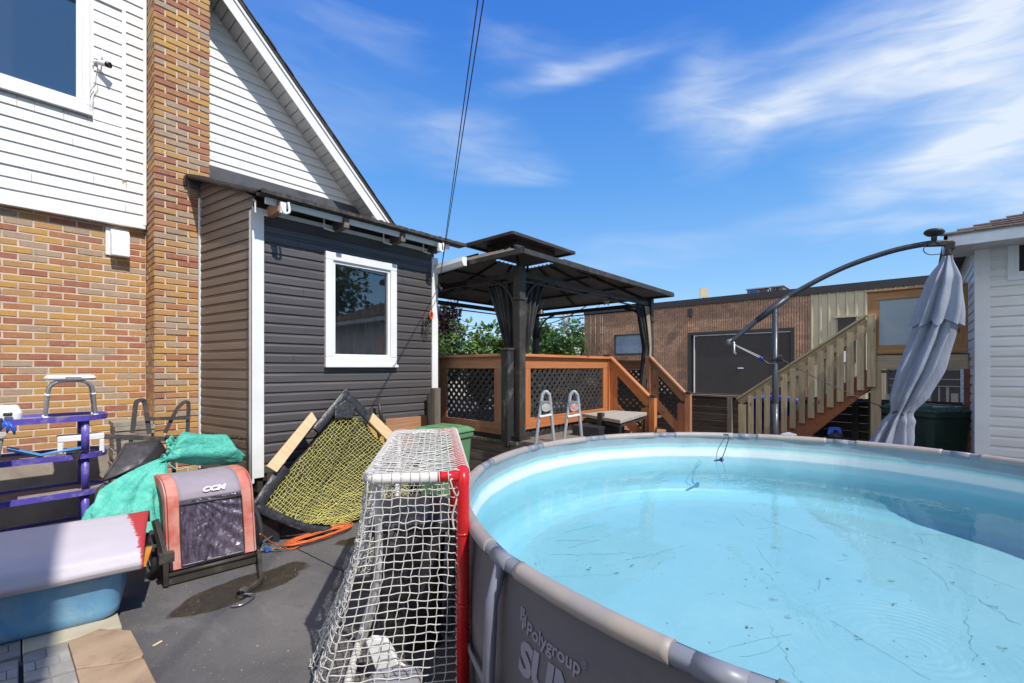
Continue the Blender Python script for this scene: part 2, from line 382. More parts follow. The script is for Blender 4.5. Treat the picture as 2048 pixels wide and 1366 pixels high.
# ---------------------------------------------------------------- bricks
def brickmat():
    m, t, p = nt('brick'); a = t.nodes.new('ShaderNodeAttribute'); a.attribute_name = 'rnd'; vec = mapped(t, 'obj', (1, 1, 1))
    cr = t.nodes.new('ShaderNodeValToRGB'); cr.color_ramp.interpolation = 'CONSTANT'; e = cr.color_ramp.elements
    cols = [(.50, .27, .085), (.54, .30, .07), (.40, .145, .065), (.33, .10, .065), (.40, .30, .215), (.46, .235, .09), (.36, .13, .075), (.37, .275, .20)]
    pos = [0, .22, .38, .54, .64, .80, .90, .93]
    e[0].position = 0; e[0].color = S(cols[0]); e[1].position = pos[1]; e[1].color = S(cols[1])
    for q, c in zip(pos[2:], cols[2:]): x = e.new(q); x.color = S(c)
    t.links.new(a.outputs['Fac'], cr.inputs[0])
    c = mixc(t, rng(t, tex(t, vec, 60, 5, .7), .35, .7, 0, .5), cr.outputs[0], (.25, .14, .07)); c = mixc(t, rng(t, tex(t, vec, 22, 4, .7), .4, .7, 0, .35), c, (.44, .29, .15)); c = mixc(t, rng(t, tex(t, mapped(t, 'obj', (1, 1, .35)), 1.6, 6, .7), .52, .75, 0, .4), c, (.24, .17, .12))
    c = mixc(t, rng(t, tex(t, vec, 9, 5, .7), .6, .8, 0, .35), c, (.55, .45, .35))
    t.links.new(c, p.inputs['Base Color']); p.inputs['Roughness'].default_value = .85; bump(t, p, tex(t, vec, 130, 5, .7), .6, .004); return m
M['brick'] = brickmat()
M['mortar'] = mk('mortar', (.66, .53, .42), .95, (.54, .43, .33), 8, bs=120, bst=.5, bd=.004, dirt=(.2, .15, .12), ds=6)
def bricks(mb, org, ux, nrm, W, z0, z1, bl=.2, ch=.067, mo=.0135, off=0.0, pr=.0045, shift=.5):
    org, ux, nrm = V(org), V(ux).normalized(), V(nrm).normalized(); k = 0; z = z0
    while z < z1-.01:
        x = -bl*((k*shift+off) % 1.0) if shift else 0
        while x < W-.005:
            a, b = max(x, 0), min(x+bl-mo, W); h = ch-mo
            if b-a > .02:
                j = lambda s=.0018: random.uniform(-s, s)
                P = pr+j(.0025); c = .003
                A = [org+ux*(a+j())+UP*(z+mo/2+j()), org+ux*(b+j())+UP*(z+mo/2+j()), org+ux*(b+j())+UP*(z+mo/2+h+j()), org+ux*(a+j())+UP*(z+mo/2+h+j())]
                cc = sum(A, V((0, 0, 0)))/4
                B = []
                for q in A:
                    d = cc-q; dx = d.dot(ux); B.append(q+nrm*P+ux*math.copysign(c, dx)+UP*math.copysign(c, d.z))
                f = [(4, 5, 6, 7), (0, 1, 5, 4), (1, 2, 6, 5), (2, 3, 7, 6), (3, 0, 4, 7)]
                if ux.cross(UP).dot(nrm) < 0: f = [q[::-1] for q in f]
                mb.add(A+B, f)
            x += bl
        z += ch; k += 1
# ================================================================ HOUSE
YW = 6.3
house = thing('house', 'two-storey house of multicoloured brick below and white siding above with brick chimney', 'house', (.5, 7.5, 0))
CW = -2.6  # left end
b = MB(); b.box((CW, YW, .72), (3.55, YW+.25, 3.2)); b.build('wall_core', M['mortar'], house)
b = MB(); bricks(b, (CW, YW, .80), (1, 0, 0), (0, -1, 0), .975-CW, .02*0, 2.45, off=.3)
bw = b.build('brick_wall', M['brick'], house)
b = MB(); b.box((CW, YW-.03, 0), (3.55, YW+.3, .795)); b.build('foundation', mk('concrete', (.36, .31, .25), .9, (.26, .22, .18), 3, bs=50, bst=.5, dirt=(.12, .1, .08), ds=2), house)
# chimney: front Y 5.86
cx0, cx1, cy = .978, 1.478, 5.86
b = MB(); b.box((cx0+.012, cy+.012, 0), (cx1-.012, YW, 7.4)); b.build('chimney_core', M['mortar'], house)
b = MB(); bricks(b, (cx0+.002, cy+.012, .0), (1, 0, 0), (0, -1, 0), cx1-cx0-.004, 0, 7.4, off=.0, pr=.011)
bricks(b, (cx0+.012, YW, .0), (0, -1, 0), (-1, 0, 0), YW-cy-.002, 0, 7.4, off=.5, pr=.011)
bricks(b, (cx1-.012, cy+.002, .0), (0, 1, 0), (1, 0, 0), YW-cy-.002, 0, 7.4, off=.5)
b.build('chimney', M['brick'], house)
# upper siding wall, window and patch frame
YS = YW-.06; wx1 = .523; wz0, wz1 = 4.19, 5.36; px1 = .79
rk = lambda z: 3.62-(z-3.78)*.975
b = MB(); b.box((CW, YS+.012, 3.13), (.965, YW+.2, 5.9)); b.build('upper_wall_core', M['trim'], house)
b = MB(); siding(b, (0, YS, 0), (1, 0, 0), (0, -1, 0), lambda z: (CW, .95), 3.14, 7.2, .112, holes=[(-1.3, wx1+.03, wz0-.06, wz1+.03), (wx1+.03, px1, wz0-.06, wz1+.03)], lip=.014)
siding(b, (0, YS, 0), (1, 0, 0), (0, -1, 0), lambda z: (wx1+.03, px1-.02), wz0-.06, 5.37, .125, lip=.012)
b.build('siding', M['white_siding'], house)
seam = mk('seam_dark', (.16, .14, .12), .8)
rs_ = random.Random(4)
seams(house, (1, 0, 0), [(x, YS-.0165, 3.14+.112*k) for k, x in ((2, .12), (3, .55), (5, -.1), (6, .4), (8, .14), (1, .8))], .112, seam)
b = MB()
for x, z, h_, w_ in ((.02, wz0-.05, .11, .010), (.33, wz0-.05, .10, .012), (.36, wz0-.05, .06, .008), (-.15, wz0-.05, .07, .01), (.80, 3.57, .07, .012), (.77, 3.57, .03, .02), (.50, wz0-.05, .05, .015)):
    b.add([(x, YS-.0168, z), (x+w_, YS-.0168, z), (x+w_*.6, YS-.0168, z-h_), (x+w_*.3, YS-.0168, z-h_)], [(0, 3, 2, 1)])
b.build('rust_streak', mk('streak', (.52, .45, .34), .8), house)
b = MB(); b.box((CW, YS-.02, 3.10), (.965, YS+.05, 3.14)); b.box((.945, YS-.025, 3.141), (.972, YS+.02, 7.2))
b.box((px1-.02, YS-.024, 3.58), (px1+.012, YS, 5.36)); b.box((wx1+.03, YS-.026, 5.361), (px1+.012, YS, 5.39))
b.build('trim', M['trim'], house)
# window
b = MB(); fx0 = -1.3
for (x0, x1, z0, z1, d) in ((fx0, wx1, wz0, wz0+.055, .035), (fx0, wx1, wz1-.055, wz1, .035), (wx1-.055, wx1, wz0+.055, wz1-.055, .035), (fx0, fx0+.055, wz0+.055, wz1-.055, .035),
                      (fx0+.055, wx1-.055, wz0+.055, wz0+.1, .022), (fx0+.055, wx1-.055, wz1-.1, wz1-.055, .022), (wx1-.1, wx1-.055, wz0+.1, wz1-.1, .022), (fx0+.055, fx0+.1, wz0+.1, wz1-.1, .022)):
    b.box((x0, YS-d, z0), (x1, YS+.06, z1))
wf = b.build('window', M['trim'], house, bevel=.004)
b = MB(); b.box((fx0-.02, YS-.055, wz0-.045), (wx1+.02, YS+.01, wz0-.002)); b.build('sill', M['trim'], wf)
gm = glass('window_glass_up', (.035, .075, .15), .03)
t = gm.node_tree; p = t.nodes['Principled BSDF']; p.inputs['Specular IOR Level'].default_value = .7
b = MB(); b.box((fx0+.1, YS+.005, wz0+.1), (wx1-.1, YS+.012, wz1-.1)); b.build('pane', gm, wf)
# gable
b = MB(); siding(b, (0, YS, 0), (1, 0, 0), (0, -1, 0), lambda z: (1.45, max(rk(z), 1.46)), 3.62, 6.05, .112, lip=.014); b.build('gable_siding', M['white_siding'], house)
b = MB(); b.prism([(1.4, YS+.02, 3.2), (3.6, YS+.02, 3.2), (3.6, YS+.02, 3.8), (1.4, YS+.02, 6.0)], (0, .2, 0)); b.build('gable_core', M['trim'], house)
# rake: soffit, fascia, roof. edge line from (3.86,3.66) up-left at 45deg
ra = V((3.72, 0, 3.66)); rd = V((-1, 0, 1.03)).normalized(); rn = V((1.03, 0, 1)).normalized()  # outward normal
OH = .34; RL = 6.5
def rp(s, h, y): q = ra+rd*s+rn*h; return V((q.x, y, q.z))
b = MB()
y0, y1 = YS-OH, YS+.02; k = 0; s_ = -.05
while s_ < RL:
    e = min(s_+.115, RL); b.add([rp(s_, 0, y0+.02), rp(e-.012, 0, y0+.02), rp(e-.012, 0, y1), rp(s_, 0, y1)], [(0, 1, 2, 3)], rnd=.5)
    b.add([rp(e-.012, 0, y0+.02), rp(e, .01, y0+.02), rp(e, .01, y1), rp(e-.012, 0, y1)], [(0, 1, 2, 3)], rnd=.1); s_ = e
b.build('soffit', mk('soffit', (.72, .71, .68), .6, rv=.35), house)
def slab(mb, s0, s1, h0, h1, y0, y1):
    mb.add([rp(s, h, y) for s in (s0, s1) for h in (h0, h1) for y in (y0, y1)], [(0, 1, 3, 2), (4, 6, 7, 5), (0, 4, 5, 1), (2, 3, 7, 6), (0, 2, 6, 4), (1, 5, 7, 3)])
b = MB(); slab(b, -.1, RL, -.02, .13, y0-.002, y0+.018); slab(b, -.1, RL, .10, .135, y0-.02, y0-.003); b.build('fascia', M['trim'], house)
b = MB(); slab(b, -.14, RL, .136, .165, y0-.035, y0+6)
for i in range(44): slab(b, -.14+i*.15, -.02+i*.15+.03, .166, .172+random.random()*.01, y0-.045-random.random()*.012, y0+.3)
b.build('roof', M['roof'], house)
b = MB(); slab(b, -.1, .25, -.06, -.01, y0+.0, YS); b.build('eave_end', M['roof_under'], house)
b = MB(); b.box((3.55, YS, 0), (3.6, 10, 3.75)); b.build('side_wall', M['white_siding'], house)
b = MB(); b.box((CW-.1, YS, 0), (CW-.02, 10, 7.2)); b.build('side_wall', M['white_siding'], house)
# vent hood
t_ = thing('vent_hood', 'white plastic vent hood on the brick wall beneath the white siding', 'vent', tuple(Yp(237, 500, YW)))
b = MB(); P = lambda u, v, o=0: Yp(u, v, YW-.014)+V((0, -o, 0))
A = P(211, 515), P(257, 462)
b.box((A[0].x, YW-.022, A[0].z+.03), (A[1].x, YW-.002, A[1].z)); b.build('back_plate', M['trim'], t_, bevel=.004)
x0, x1, z0, z1 = A[0].x+.035, A[1].x-.0, A[0].z+.02, A[1].z-.015
b = MB(); b.prism([(x0, YW-.03, z1), (x0, YW-.06, z1-.01), (x0, YW-.11, z1-.06), (x0, YW-.12, z0), (x0, YW-.03, z0)], (x1-x0, 0, 0)); b.build('hood', M['trim'], t_, bevel=.006)
# camera on the siding
P = Yp(196, 128, YS-.03); t_ = thing('security_camera', 'small white and black bullet camera with antenna and dangling cable beside the upper window', 'camera', tuple(P))
b = MB(); b.lathe([(0, 0), (.022, 0), (.022, .012), (0, .012)], P+V((-.02, .012, .015)), 14, (0, -1, 0)); b.tube([P+V((-.02, 0, .015)), P+V((0, -.03, .01)), P+V((.015, -.04, 0))], .006, 8); b.build('bracket', M['trim'], t_)
ax = V((.75, -.6, -.18)).normalized(); b = MB(); b.lathe([(0, 0), (.024, .002), (.026, .02), (.026, .075)], P+V((.0, -.04, 0)), 18, ax); b.build('body', M['trim'], t_)
b = MB(); b.lathe([(.027, 0), (.029, .035), (.024, .035), (.022, .03), (0, .03)], P+V((.0, -.04, 0))+ax*.072, 18, ax); b.build('lens_hood', mk('black_plastic', (.012, .012, .013), .3), t_)
b = MB(); b.tube([P+V((.02, -.03, .02)), P+V((.03, -.03, .15))], lambda t: .0065-.003*t, 8); b.build('antenna', M['trim'], t_)
b = MB(); b.tube(bez([P+V((0, 0, -.02)), P+V((-.012, .01, -.1)), P+V((-.02, .012, -.2)), P+V((-.055, .012, -.3)), P+V((-.065, .012, -.4)), P+V((-.05, .012, -.45)), P+V((-.02, .012, -.47))], 6), .003, 5)
b.tube(bez([P+V((-.012, .01, -.2)), P+V((.0, .005, -.25)), P+V((-.03, .01, -.33)), P+V((-.04, .012, -.45))], 6), .0025, 5)
b.build('cable', mk('grey_cable', (.4, .4, .4), .5), t_)

# ================================================================ LEAN-TO
shed = thing('lean_to_shed', 'dark charcoal sided lean-to with white framed window built against the brick house', 'shed', (2.6, 5.3, 0))
SX0, SX1, SY = 1.55, 3.70, 4.7
wl, wr = Yp(648, 700, SY).x, Yp(790, 700, SY).x; wt_, wb_ = Yp(650, 503, SY).z, Yp(650, 729, SY).z
b = MB(); b.box((SX0+.02, SY+.013, .50), (wl+.02, SY+.08, 3.2)); b.box((wr-.02, SY+.013, .50), (SX1, SY+.08, 3.2)); b.box((wl+.02, SY+.013, .50), (wr-.02, SY+.08, wb_+.02)); b.box((wl+.02, SY+.013, wt_-.02), (wr-.02, SY+.08, 3.2)); b.build('wall_core', M['black_metal'], shed)
ZB = .58
b = MB(); siding(b, (0, SY, 0), (1, 0, 0), (0, -1, 0), lambda z: (SX0+.04, SX1-.02), ZB, 3.12, .0975, holes=[(wl+.012, wr-.012, wb_+.012, wt_-.012)], lip=.013)
b.build('front_siding', M['grey_siding'], shed)
seams(shed, (1, 0, 0), [(x, SY-.0155, ZB+.0975*k) for k, x in ((1, 2.2), (2, 2.9), (4, 1.95), (5, 2.7), (7, 3.3), (11, 1.9), (14, 3.35), (18, 2.0), (21, 3.2), (23, 1.95))], .0975, mk('seam_black', (.02, .018, .018), .8))
# splayed side wall to the chimney face
c0 = V((1.383, cy-.01, 0)); c1 = V((SX0+.02, SY, 0)); ux = (c1-c0).normalized(); nn = V((-abs(ux.y), ux.x if ux.x < 0 else -ux.x, 0)); nn = V((ux.y, -ux.x, 0)).normalized()
Ls = (c1-c0).length
b = MB(); zt = lambda x: 3.65-.385*x/Ls
siding(b, c0, ux, nn, lambda z: (.02, Ls-.05 if z < 3.265 else max(.03, min(Ls-.05, (3.65-z)/.385*Ls))), .42, 3.65, .0975, lip=.014); b.build('side_siding', M['brown_siding'], shed)
b = MB(); b.prism([c0+UP*.4-nn*.002, c1+UP*.4-nn*.002, c1+UP*3.12-nn*.002, c0+UP*3.48-nn*.002], -nn*.05); b.build('side_wall_core', M['black_metal'], shed)
b = MB(); b.box((SX0-.035, SY-.03, .545), (SX0+.07, SY-.008, 3.10)); b.prism([V((SX0-.035, SY-.029, .50)), V((SX0-.035, SY+.06, .50)), V((SX0-.035, SY+.06, 3.1)), V((SX0-.035, SY-.029, 3.1))], (.02, 0, 0)); b.build('corner_trim', M['trim'], shed, bevel=.003)
b = MB(); b.box((SX1-.06, SY-.03, .9), (SX1+.035, SY-.006, 3.03)); b.box((SX1+.012, SY-.005, .9), (SX1+.034, SY+1.4, 3.0)); b.build('corner_trim', M['trim'], shed, bevel=.003)
b = MB(); b.bar(c0+ux*.012+nn*.012+UP*.5, c0+ux*.012+nn*.012+UP*3.45, .022, .03, ux); b.build('corner_trim', M['trim'], shed)
b = MB(); b.box((SX1-.02, SY+.08, .5), (SX1+.01, YW, 3.2)); b.build('end_wall', M['grey_siding'], shed)
# window
b = MB(); fw = .085; d = .045
o = [(wl, wr, wb_, wb_+fw), (wl, wr, wt_-fw, wt_), (wl, wl+fw, wb_+fw, wt_-fw), (wr-fw, wr, wb_+fw, wt_-fw)]
for (x0, x1, z0, z1) in o: b.box((x0, SY-d, z0), (x1, SY+.05, z1))
wfr = b.build('window', M['trim'], shed, bevel=.006)
b = MB(); x0, x1, z0, z1 = wl+fw, wr-fw, wb_+fw, wt_-fw; q = .03
for r in ((x0, x1, z0, z0+q), (x0, x1, z1-q, z1), (x0, x0+q, z0+q, z1-q), (x1-q, x1, z0+q, z1-q)): b.box((r[0], SY-.025, r[2]), (r[1], SY+.05, r[3]))
b.build('sash', M['trim'], wfr, bevel=.003)
b = MB(); b.box((wl-.008, SY-.065, wb_-.03), (wr+.008, SY-.02, wb_-.001)); b.build('sill', M['trim'], wfr, bevel=.003)
b = MB(); b.box((x0+q, SY+.008, z0+q), (x1-q, SY+.012, z1-q)); b.build('pane', seeglass('pane', (.80, .82, .84), .09, 1.45), wfr)
def cur(i, j): x = x0-.02+(x1-x0+.04)*i; return V((x, SY+.09+.03*math.sin(x*62+nz((x*3, j*2, 0))*2)+.02*nz((x*9, j*2, 3)), z0-.05+(z1-z0+.1)*j))
b = MB(); b.grid(cur, 90, 8); b.build('curtain', mk('curtain', (.34, .27, .23), .9, (.17, .135, .12), 4, stretch=(5, 1, .8)), wfr)
b = MB(); b.box((x0-.1, SY+.5, z0-.2), (x1+.1, SY+.52, z1+.2)); b.build('room_back', mk('dark_room', (.02, .018, .018), .9), wfr)
b = MB(); b.box((x1-.14, SY+.05, z0+q), (x1-.05, SY+.06, z0+.27)); b.build('red_card', mk('red_card', (.5, .05, .04), .6), wfr)
# roof: slab from wall (z 3.78,y YW) to eave (z 3.2,y 4.42)
EY = 4.40; rx0, rx1 = 1.30, 3.97
def rz(y): return 3.175+(y-EY)*.335
b = MB(); b.add([(x, y, rz(y)+h) for x in (1.50, rx1) for y in (EY, YW-.02) for h in (0, .028)], [(0, 1, 3, 2), (4, 6, 7, 5), (0, 4, 5, 1), (2, 3, 7, 6), (0, 2, 6, 4), (1, 5, 7, 3)]); 
b.prism([(1.26, 5.84, rz(5.84)), (1.51, 4.55, rz(4.55)), (1.51, 5.84, rz(5.84))], (0, 0, .03))
for i in range(60):
    x = 1.5+i*(rx1-1.5)/60; b.box((x, EY-.02-random.random()*.012, rz(EY)+.004), (x+.04, EY+.12, rz(EY)+.034+random.random()*.01))
b.build('roof', M['roof'], shed)
b = MB(); b.box((1.56, EY+.06, 3.115), (rx1-.22, EY+.085, 3.172)); b.box((1.52, SY-.028, 3.085), (rx1-.25, SY-.008, 3.125)); b.build('frieze', M['trim'], shed)
for uu in (557, 687, 800, 876):
    x = Yp(uu, 440, EY+.1).x; b = MB(); b.box((x-.03, EY+.03, rz(EY)-.115), (x+.03, SY+.02, rz(EY)-.012)); jo = b.build('joist', M['grey_wood'] if uu > 560 else M['plywood'], shed, bevel=.004)
    b = MB(); x -= .095; b.tube([(x-.10, EY+.16, 3.15), (x-.085, EY+.16, 3.145), (x-.085, EY+.16, 3.04), (x+.02, EY+.16, 3.035)], .009, 4); b.build('bracket', M['trim'], jo)
for uu in (567, 880):
    x = Yp(uu, 440, EY).x; b = MB(); b.tube(bez([(x+.04, EY-.01, 3.15), (x+.045, EY-.02, 3.06), (x, EY-.015, 3.04), (x-.02, EY-.01, 3.1)], 5), .012, 5); b.box((x-.03, EY-.012, 3.04), (x+.02, EY+.02, 3.14)); b.build('gutter_bracket', M['trim'], shed)
# flashing along house
b = MB(); zz = rz(YW-.06); b.box((1.47, YS-.035, zz+.02), (3.66, YS-.016, zz+.20)); b.build('flashing', mk('flashing', (.085, .083, .088), .45, dirt=(.02, .02, .02)), shed)
b = MB(); A = [Yp(u, v, cy-.02) for u, v in ((374, 352), (382, 350), (420, 357), (422, 383), (400, 379), (380, 374))]; b.prism(A, (0, .02, 0)); b.build('flashing_patch', mk('lead_patch', (.13, .13, .14), .5), shed, bevel=.004)
# tar edge along chimney
b = MB(); pt = [V((1.26, 5.84, rz(5.84)+.0)).lerp(V((1.51, 4.50, rz(4.50)+.0)), i/15) for i in range(16)]
b.tube([p+V((nz(p, 9)*.01, 0, nz(p, 11)*.012)) for p in pt], lambda t: .022, 7)
pt = [Yp(372, 372, cy-.02), Yp(369, 362, cy-.02), Yp(376, 350, cy-.02), Yp(420, 357, cy-.02), Yp(424, 362, cy-.02), Yp(424, 382, cy-.02)]
b.tube(bez(pt, 4), .012, 6); b.build('tar', mk('tar', (.015, .013, .012), .55, bs=30, bst=1, bd=.01), shed)
b = MB(); b.box((SX0+.1, SY-.012, .50), (SX1, SY+.02, .577)); b.build('base_strip', M['dark_wood'], shed)
b = MB(); b.box((SX0+.02, SY+.10, 0), (SX1, SY+.2, .5)); b.build('skirting', mk('skirt_stone', (.33, .28, .22), .9, (.22, .18, .14), 6, bst=.6, bs=30, bd=.01), shed)
# ================================================================ WAREHOUSE (plane X = WX)
WX = 22.7
def blockmat():
    m, t, p = nt('split_face_block'); vec = mapped(t, 'obj', (1, 1, 1))
    sx = t.nodes.new('ShaderNodeSeparateXYZ'); t.links.new(vec, sx.inputs[0])
    cb = t.nodes.new('ShaderNodeCombineXYZ'); t.links.new(sx.outputs[1], cb.inputs[0]); t.links.new(sx.outputs[2], cb.inputs[1])
    br = t.nodes.new('ShaderNodeTexBrick'); br.offset = .5; br.inputs['Scale'].default_value = 1; br.inputs['Brick Width'].default_value = .4; br.inputs['Row Height'].default_value = .2
    br.inputs['Mortar Size'].default_value = .012; br.inputs['Color1'].default_value = (0, 0, 0, 1); br.inputs['Color2'].default_value = (1, 1, 1, 1); t.links.new(cb.outputs[0], br.inputs['Vector'])
    n = tex(t, mapped(t, 'obj', (1, 9, 7)), 2.2, 7, .75)
    c = mixc(t, rng(t, n, .36, .66), (.19, .10, .06), (.78, .46, .28))
    c = mixc(t, rng(t, br.outputs['Color'], 0, 1, 0, .45), c, (.13, .062, .035))
    c = mixc(t, rng(t, tex(t, vec, .8, 4), .45, .7, 0, .4), c, (.14, .075, .045))
    c = mixc(t, br.outputs['Fac'], c, (.30, .20, .14)); t.links.new(c, p.inputs['Base Color']); p.inputs['Roughness'].default_value = .9
    bump(t, p, n, .8, .03); return m
wh = thing('warehouse', 'long flat-roofed commercial building of brown ribbed block and tan metal cladding beyond the fence', 'building', (30, 4, 0))
y0 = Xp(1171, 650, WX).y; yb = Xp(1621, 650, WX).y; y1 = -9.0; WT = 5.0
d0, d1 = Xp(1383, 700, WX).y, Xp(1582, 700, WX).y; dz = 3.2
w0, w1 = Xp(1232, 690, WX).y, Xp(1292, 690, WX).y; wz = (Xp(1250, 707, WX).z, Xp(1250, 671, WX).z)
b = MB(); yy = yb+.001
holes = [(d1-.14, d0+.14, 0, dz+.14), (w1-.05, w0+.05, wz[0]-.05, wz[1]+.05)]
# ribbed block: vertical split ribs 0.1 m
rib = .1; ys = []; y = yb
while y < y0: ys.append(y); y += rib
for i, y in enumerate(ys):
    spans = [(0, WT-.3)]
    for h in holes:
        if h[0] < y+rib/2 < h[1]:
            sp = []
            for a, c in spans:
                if a < h[2]: sp.append((a, h[2]))
                if c > h[3]: sp.append((h[3], c))
            spans = [q for q in sp if q[1]-q[0] > .02]
    for a, c in spans: b.prism([(WX, y+.004, a), (WX-.018, y+.014, a), (WX-.022, y+.084, a), (WX, y+.094, a)], (0, 0, c-a))
b.build('block_wall', blockmat(), wh)
b = MB()
b.box((WX+.001, d0+.1, 0), (WX+.3, y0, WT-.3)); b.box((WX+.001, y1, 0), (WX+.3, d1-.1, WT-.3)); b.box((WX+.001, d1-.1, dz+.1), (WX+.3, d0+.1, WT-.3))
b.box((WX+.12, d1-.3, 0), (WX+.2, d0+.3, dz+.4)); b.box((WX+.3, y0-.3, 0), (WX+30, y0, WT-.3)); b.build('wall_core', mk('brown_block', (.13, .085, .06), .9), wh)
cm = mk('tan_cladding', (.52, .44, .29), .5, (.47, .39, .25), 2, bst=.03)
b = MB(); y = yb; k = 0
while y > y1:
    b.prism([(WX, y, 0), (WX-.05, y-.02, 0), (WX-.05, y-.075, 0), (WX-.012, y-.10, 0), (WX-.012, y-.29, 0), (WX, y-.3, 0)], (0, 0, WT-.3)); y -= .3
b.build('cladding', cm, wh)
dk = mk('dark_bronze', (.035, .03, .027), .5)
b = MB(); b.box((WX-.10, y1, WT-.301), (WX+30, y0+.06, WT)); b.build('roof_cap', dk, wh)
b = MB(); b.box((WX-.09, d1-.14, 0), (WX+.02, d1, dz+.14)); b.box((WX-.09, d0, 0), (WX+.02, d0+.14, dz+.14)); b.box((WX-.09, d1, dz), (WX+.02, d0, dz+.14))
dr = b.build('garage_door', dk, wh)
b = MB()
for i in range(32): b.box((WX+.02, d1+.03, i*.1), (WX+.05+.012*(i % 2), d0-.18, i*.1+.097))
b.build('door_panel', mk('garage_brown', (.045, .036, .03), .55, (.038, .03, .026), 1), dr)
b = MB(); b.box((WX-.03, d0-.17, 0), (WX+.0, d0-.12, dz)); b.box((WX-.03, d1, dz-.05), (WX+.0, d0-.17, dz-.01)); b.build('door_track', M['trim'], dr)
b = MB(); P = Xp(1481, 736, WX); b.box((WX-.01, P.y-.12, P.z-.03), (WX+.019, P.y+.12, P.z+.02)); b.build('handle', M['trim'], dr)
b = MB(); e = .06
b.box((WX-.08, w1-e, wz[0]-e), (WX+.02, w0+e, wz[0])); b.box((WX-.08, w1-e, wz[1]), (WX+.02, w0+e, wz[1]+e)); b.box((WX-.08, w1-e, wz[0]), (WX+.02, w1, wz[1])); b.box((WX-.08, w0, wz[0]), (WX+.02, w0+e, wz[1]))
wi = b.build('window', dk, wh); b = MB(); b.box((WX-.02, w1, wz[0]), (WX-.01, w0, wz[1])); b.build('pane', mk('pane_grey', (.20, .25, .33), .12, bst=0), wi)
b = MB(); P0, P1 = Xp(1676, 725, WX), Xp(1712, 634, WX); b.box((WX-.10, P1.y, P0.z), (WX-.051, P0.y, P1.z)); wi = b.build('window', dk, wh)
b = MB(); b.box((WX-.13, P1.y-.12, P1.z), (WX-.05, P0.y+.12, P1.z+.07)); b.build('lintel', cm, wi)
b = MB(); P = Xp(1690, 712, WX); b.box((WX-.12, P.y-.3, P.z-.25), (WX-.10, P.y+.2, P.z+.2)); b.build('blind', M['trim'], wi)
b = MB(); P0, P1 = Xp(1775, 740, WX), Xp(1940, 690, WX); b.box((WX-.09, P1.y, 0), (WX-.051, P0.y, 2.4)); gd = b.build('garage_door', mk('dark_opening', (.03, .028, .027), .35), wh)
b = MB()
for q in (.9, 1.15, 1.5): b.box((WX-.13, P1.y+.05, q), (WX-.091, P0.y-.05, q+.035))
for k in range(9): yy = P1.y+.3+k*(P0.y-P1.y)/9.5; b.box((WX-.12, yy, .2), (WX-.092, yy+.04+random.random()*.2, .5+random.random()*.5))
b.build('mullion', mk('greyish', (.16, .15, .14), .4), gd)
for uu in (1183, 1192, 1202, 1206):
    a = Xp(uu, 700, WX); b = MB(); z_ = WT-.35
    b.tube([(WX-.07, a.y, z_), (WX-.07, a.y, a.z), (WX-.1, a.y+.12, a.z-.35), (WX-.1, a.y+.14, 1.3)], .028, 6)
    for q in (2.9, 3.5, 4.1): b.box((WX-.10, a.y-.06, q), (WX-.04, a.y+.06, q+.03))
    b.build('conduit', M['grey_wood'] if uu == 1999 else mk('conduit', (.22, .16, .12), .5), wh)
for (uu, v0, v1) in ((1381, 612, 690), (1470, 620, 690)):   # stains running down the blocks
    pass
b = MB(); P = Xp(1381, 618, WX); b.box((WX-.16, P.y-.1, P.z-.4), (WX-.045, P.y+.08, P.z)); b.build('wall_lamp', dk, wh)
# rooftop things
P0, P1 = Dp(1400, 595, 25), Dp(1416, 576, 25); t_ = thing('roof_sign', 'small square tan board on a short post on the commercial roof', 'board', (P0.x, P0.y, WT))
b = MB(); b.bar((P0.x, P0.y, (P0.z+P1.z)/2), (P1.x, P1.y, (P0.z+P1.z)/2), .05, P1.z-P0.z); b.build('board', cm, t_)
c_ = (P0+P1)/2; b = MB(); b.tube([(c_.x+.03, c_.y+.03, WT), (c_.x+.03, c_.y+.03, P0.z+.1)], .03, 6); b.build('post', dk, t_)
P0, P1 = Xp(1494, 588, WX+1.6), Xp(1543, 575, WX+1.6)
t_ = thing('rooftop_unit', 'low grey air conditioning unit with lettering on the commercial roof', 'air conditioner', (WX+2.2, (P0.y+P1.y)/2, WT))
gu = mk('unit_grey', (.16, .155, .15), .6); zt_ = P1.z
b = MB(); b.box((WX+1.6, P1.y-.5, WT-.05), (WX+3.4, P0.y, zt_)); b.build('casing', gu, t_, bevel=.02)
b = MB(); b.box((WX+1.55, P1.y-.55, zt_+.001), (WX+3.5, P0.y+.05, zt_+.05)); b.build('cap', mk('unit_light', (.42, .42, .42), .5), t_)
def text(body, size, ext=.004, bold=0, shear=0):
    cu = bpy.data.curves.new('t', 'FONT'); cu.body = body; cu.size = size; cu.extrude = ext; cu.offset = bold; cu.shear = shear; cu.resolution_u = 4
    o = bpy.data.objects.new('t', cu); sc.collection.objects.link(o); dg = bpy.context.evaluated_depsgraph_get(); dg.update()
    me = o.evaluated_get(dg).to_mesh(); vs = [v.co.copy() for v in me.vertices]; fs = [tuple(p.vertices) for p in me.polygons]
    o.evaluated_get(dg).to_mesh_clear(); bpy.data.objects.remove(o); bpy.data.curves.remove(cu); return vs, fs
vs, fs = text('YORK', .34, .005, .008)
b = MB(); b.add([V((WX+1.585-v.z, P0.y-.55-v.x, WT+.17+v.y)) for v in vs], fs); b.build('lettering', mk('letters_dark', (.05, .02, .02), .6), t_)
b = MB(); b.box((WX+1.58, P0.y-.42, WT+.15), (WX+1.6, P0.y-.15, WT+.42)); b.build('badge', mk('badge_blue', (.03, .10, .4), .5), t_)
b = MB(); b.box((WX+1.58, P1.y-.05, WT+.12), (WX+1.6, P1.y+.15, WT+.40)); b.build('panel', M['trim'], t_)
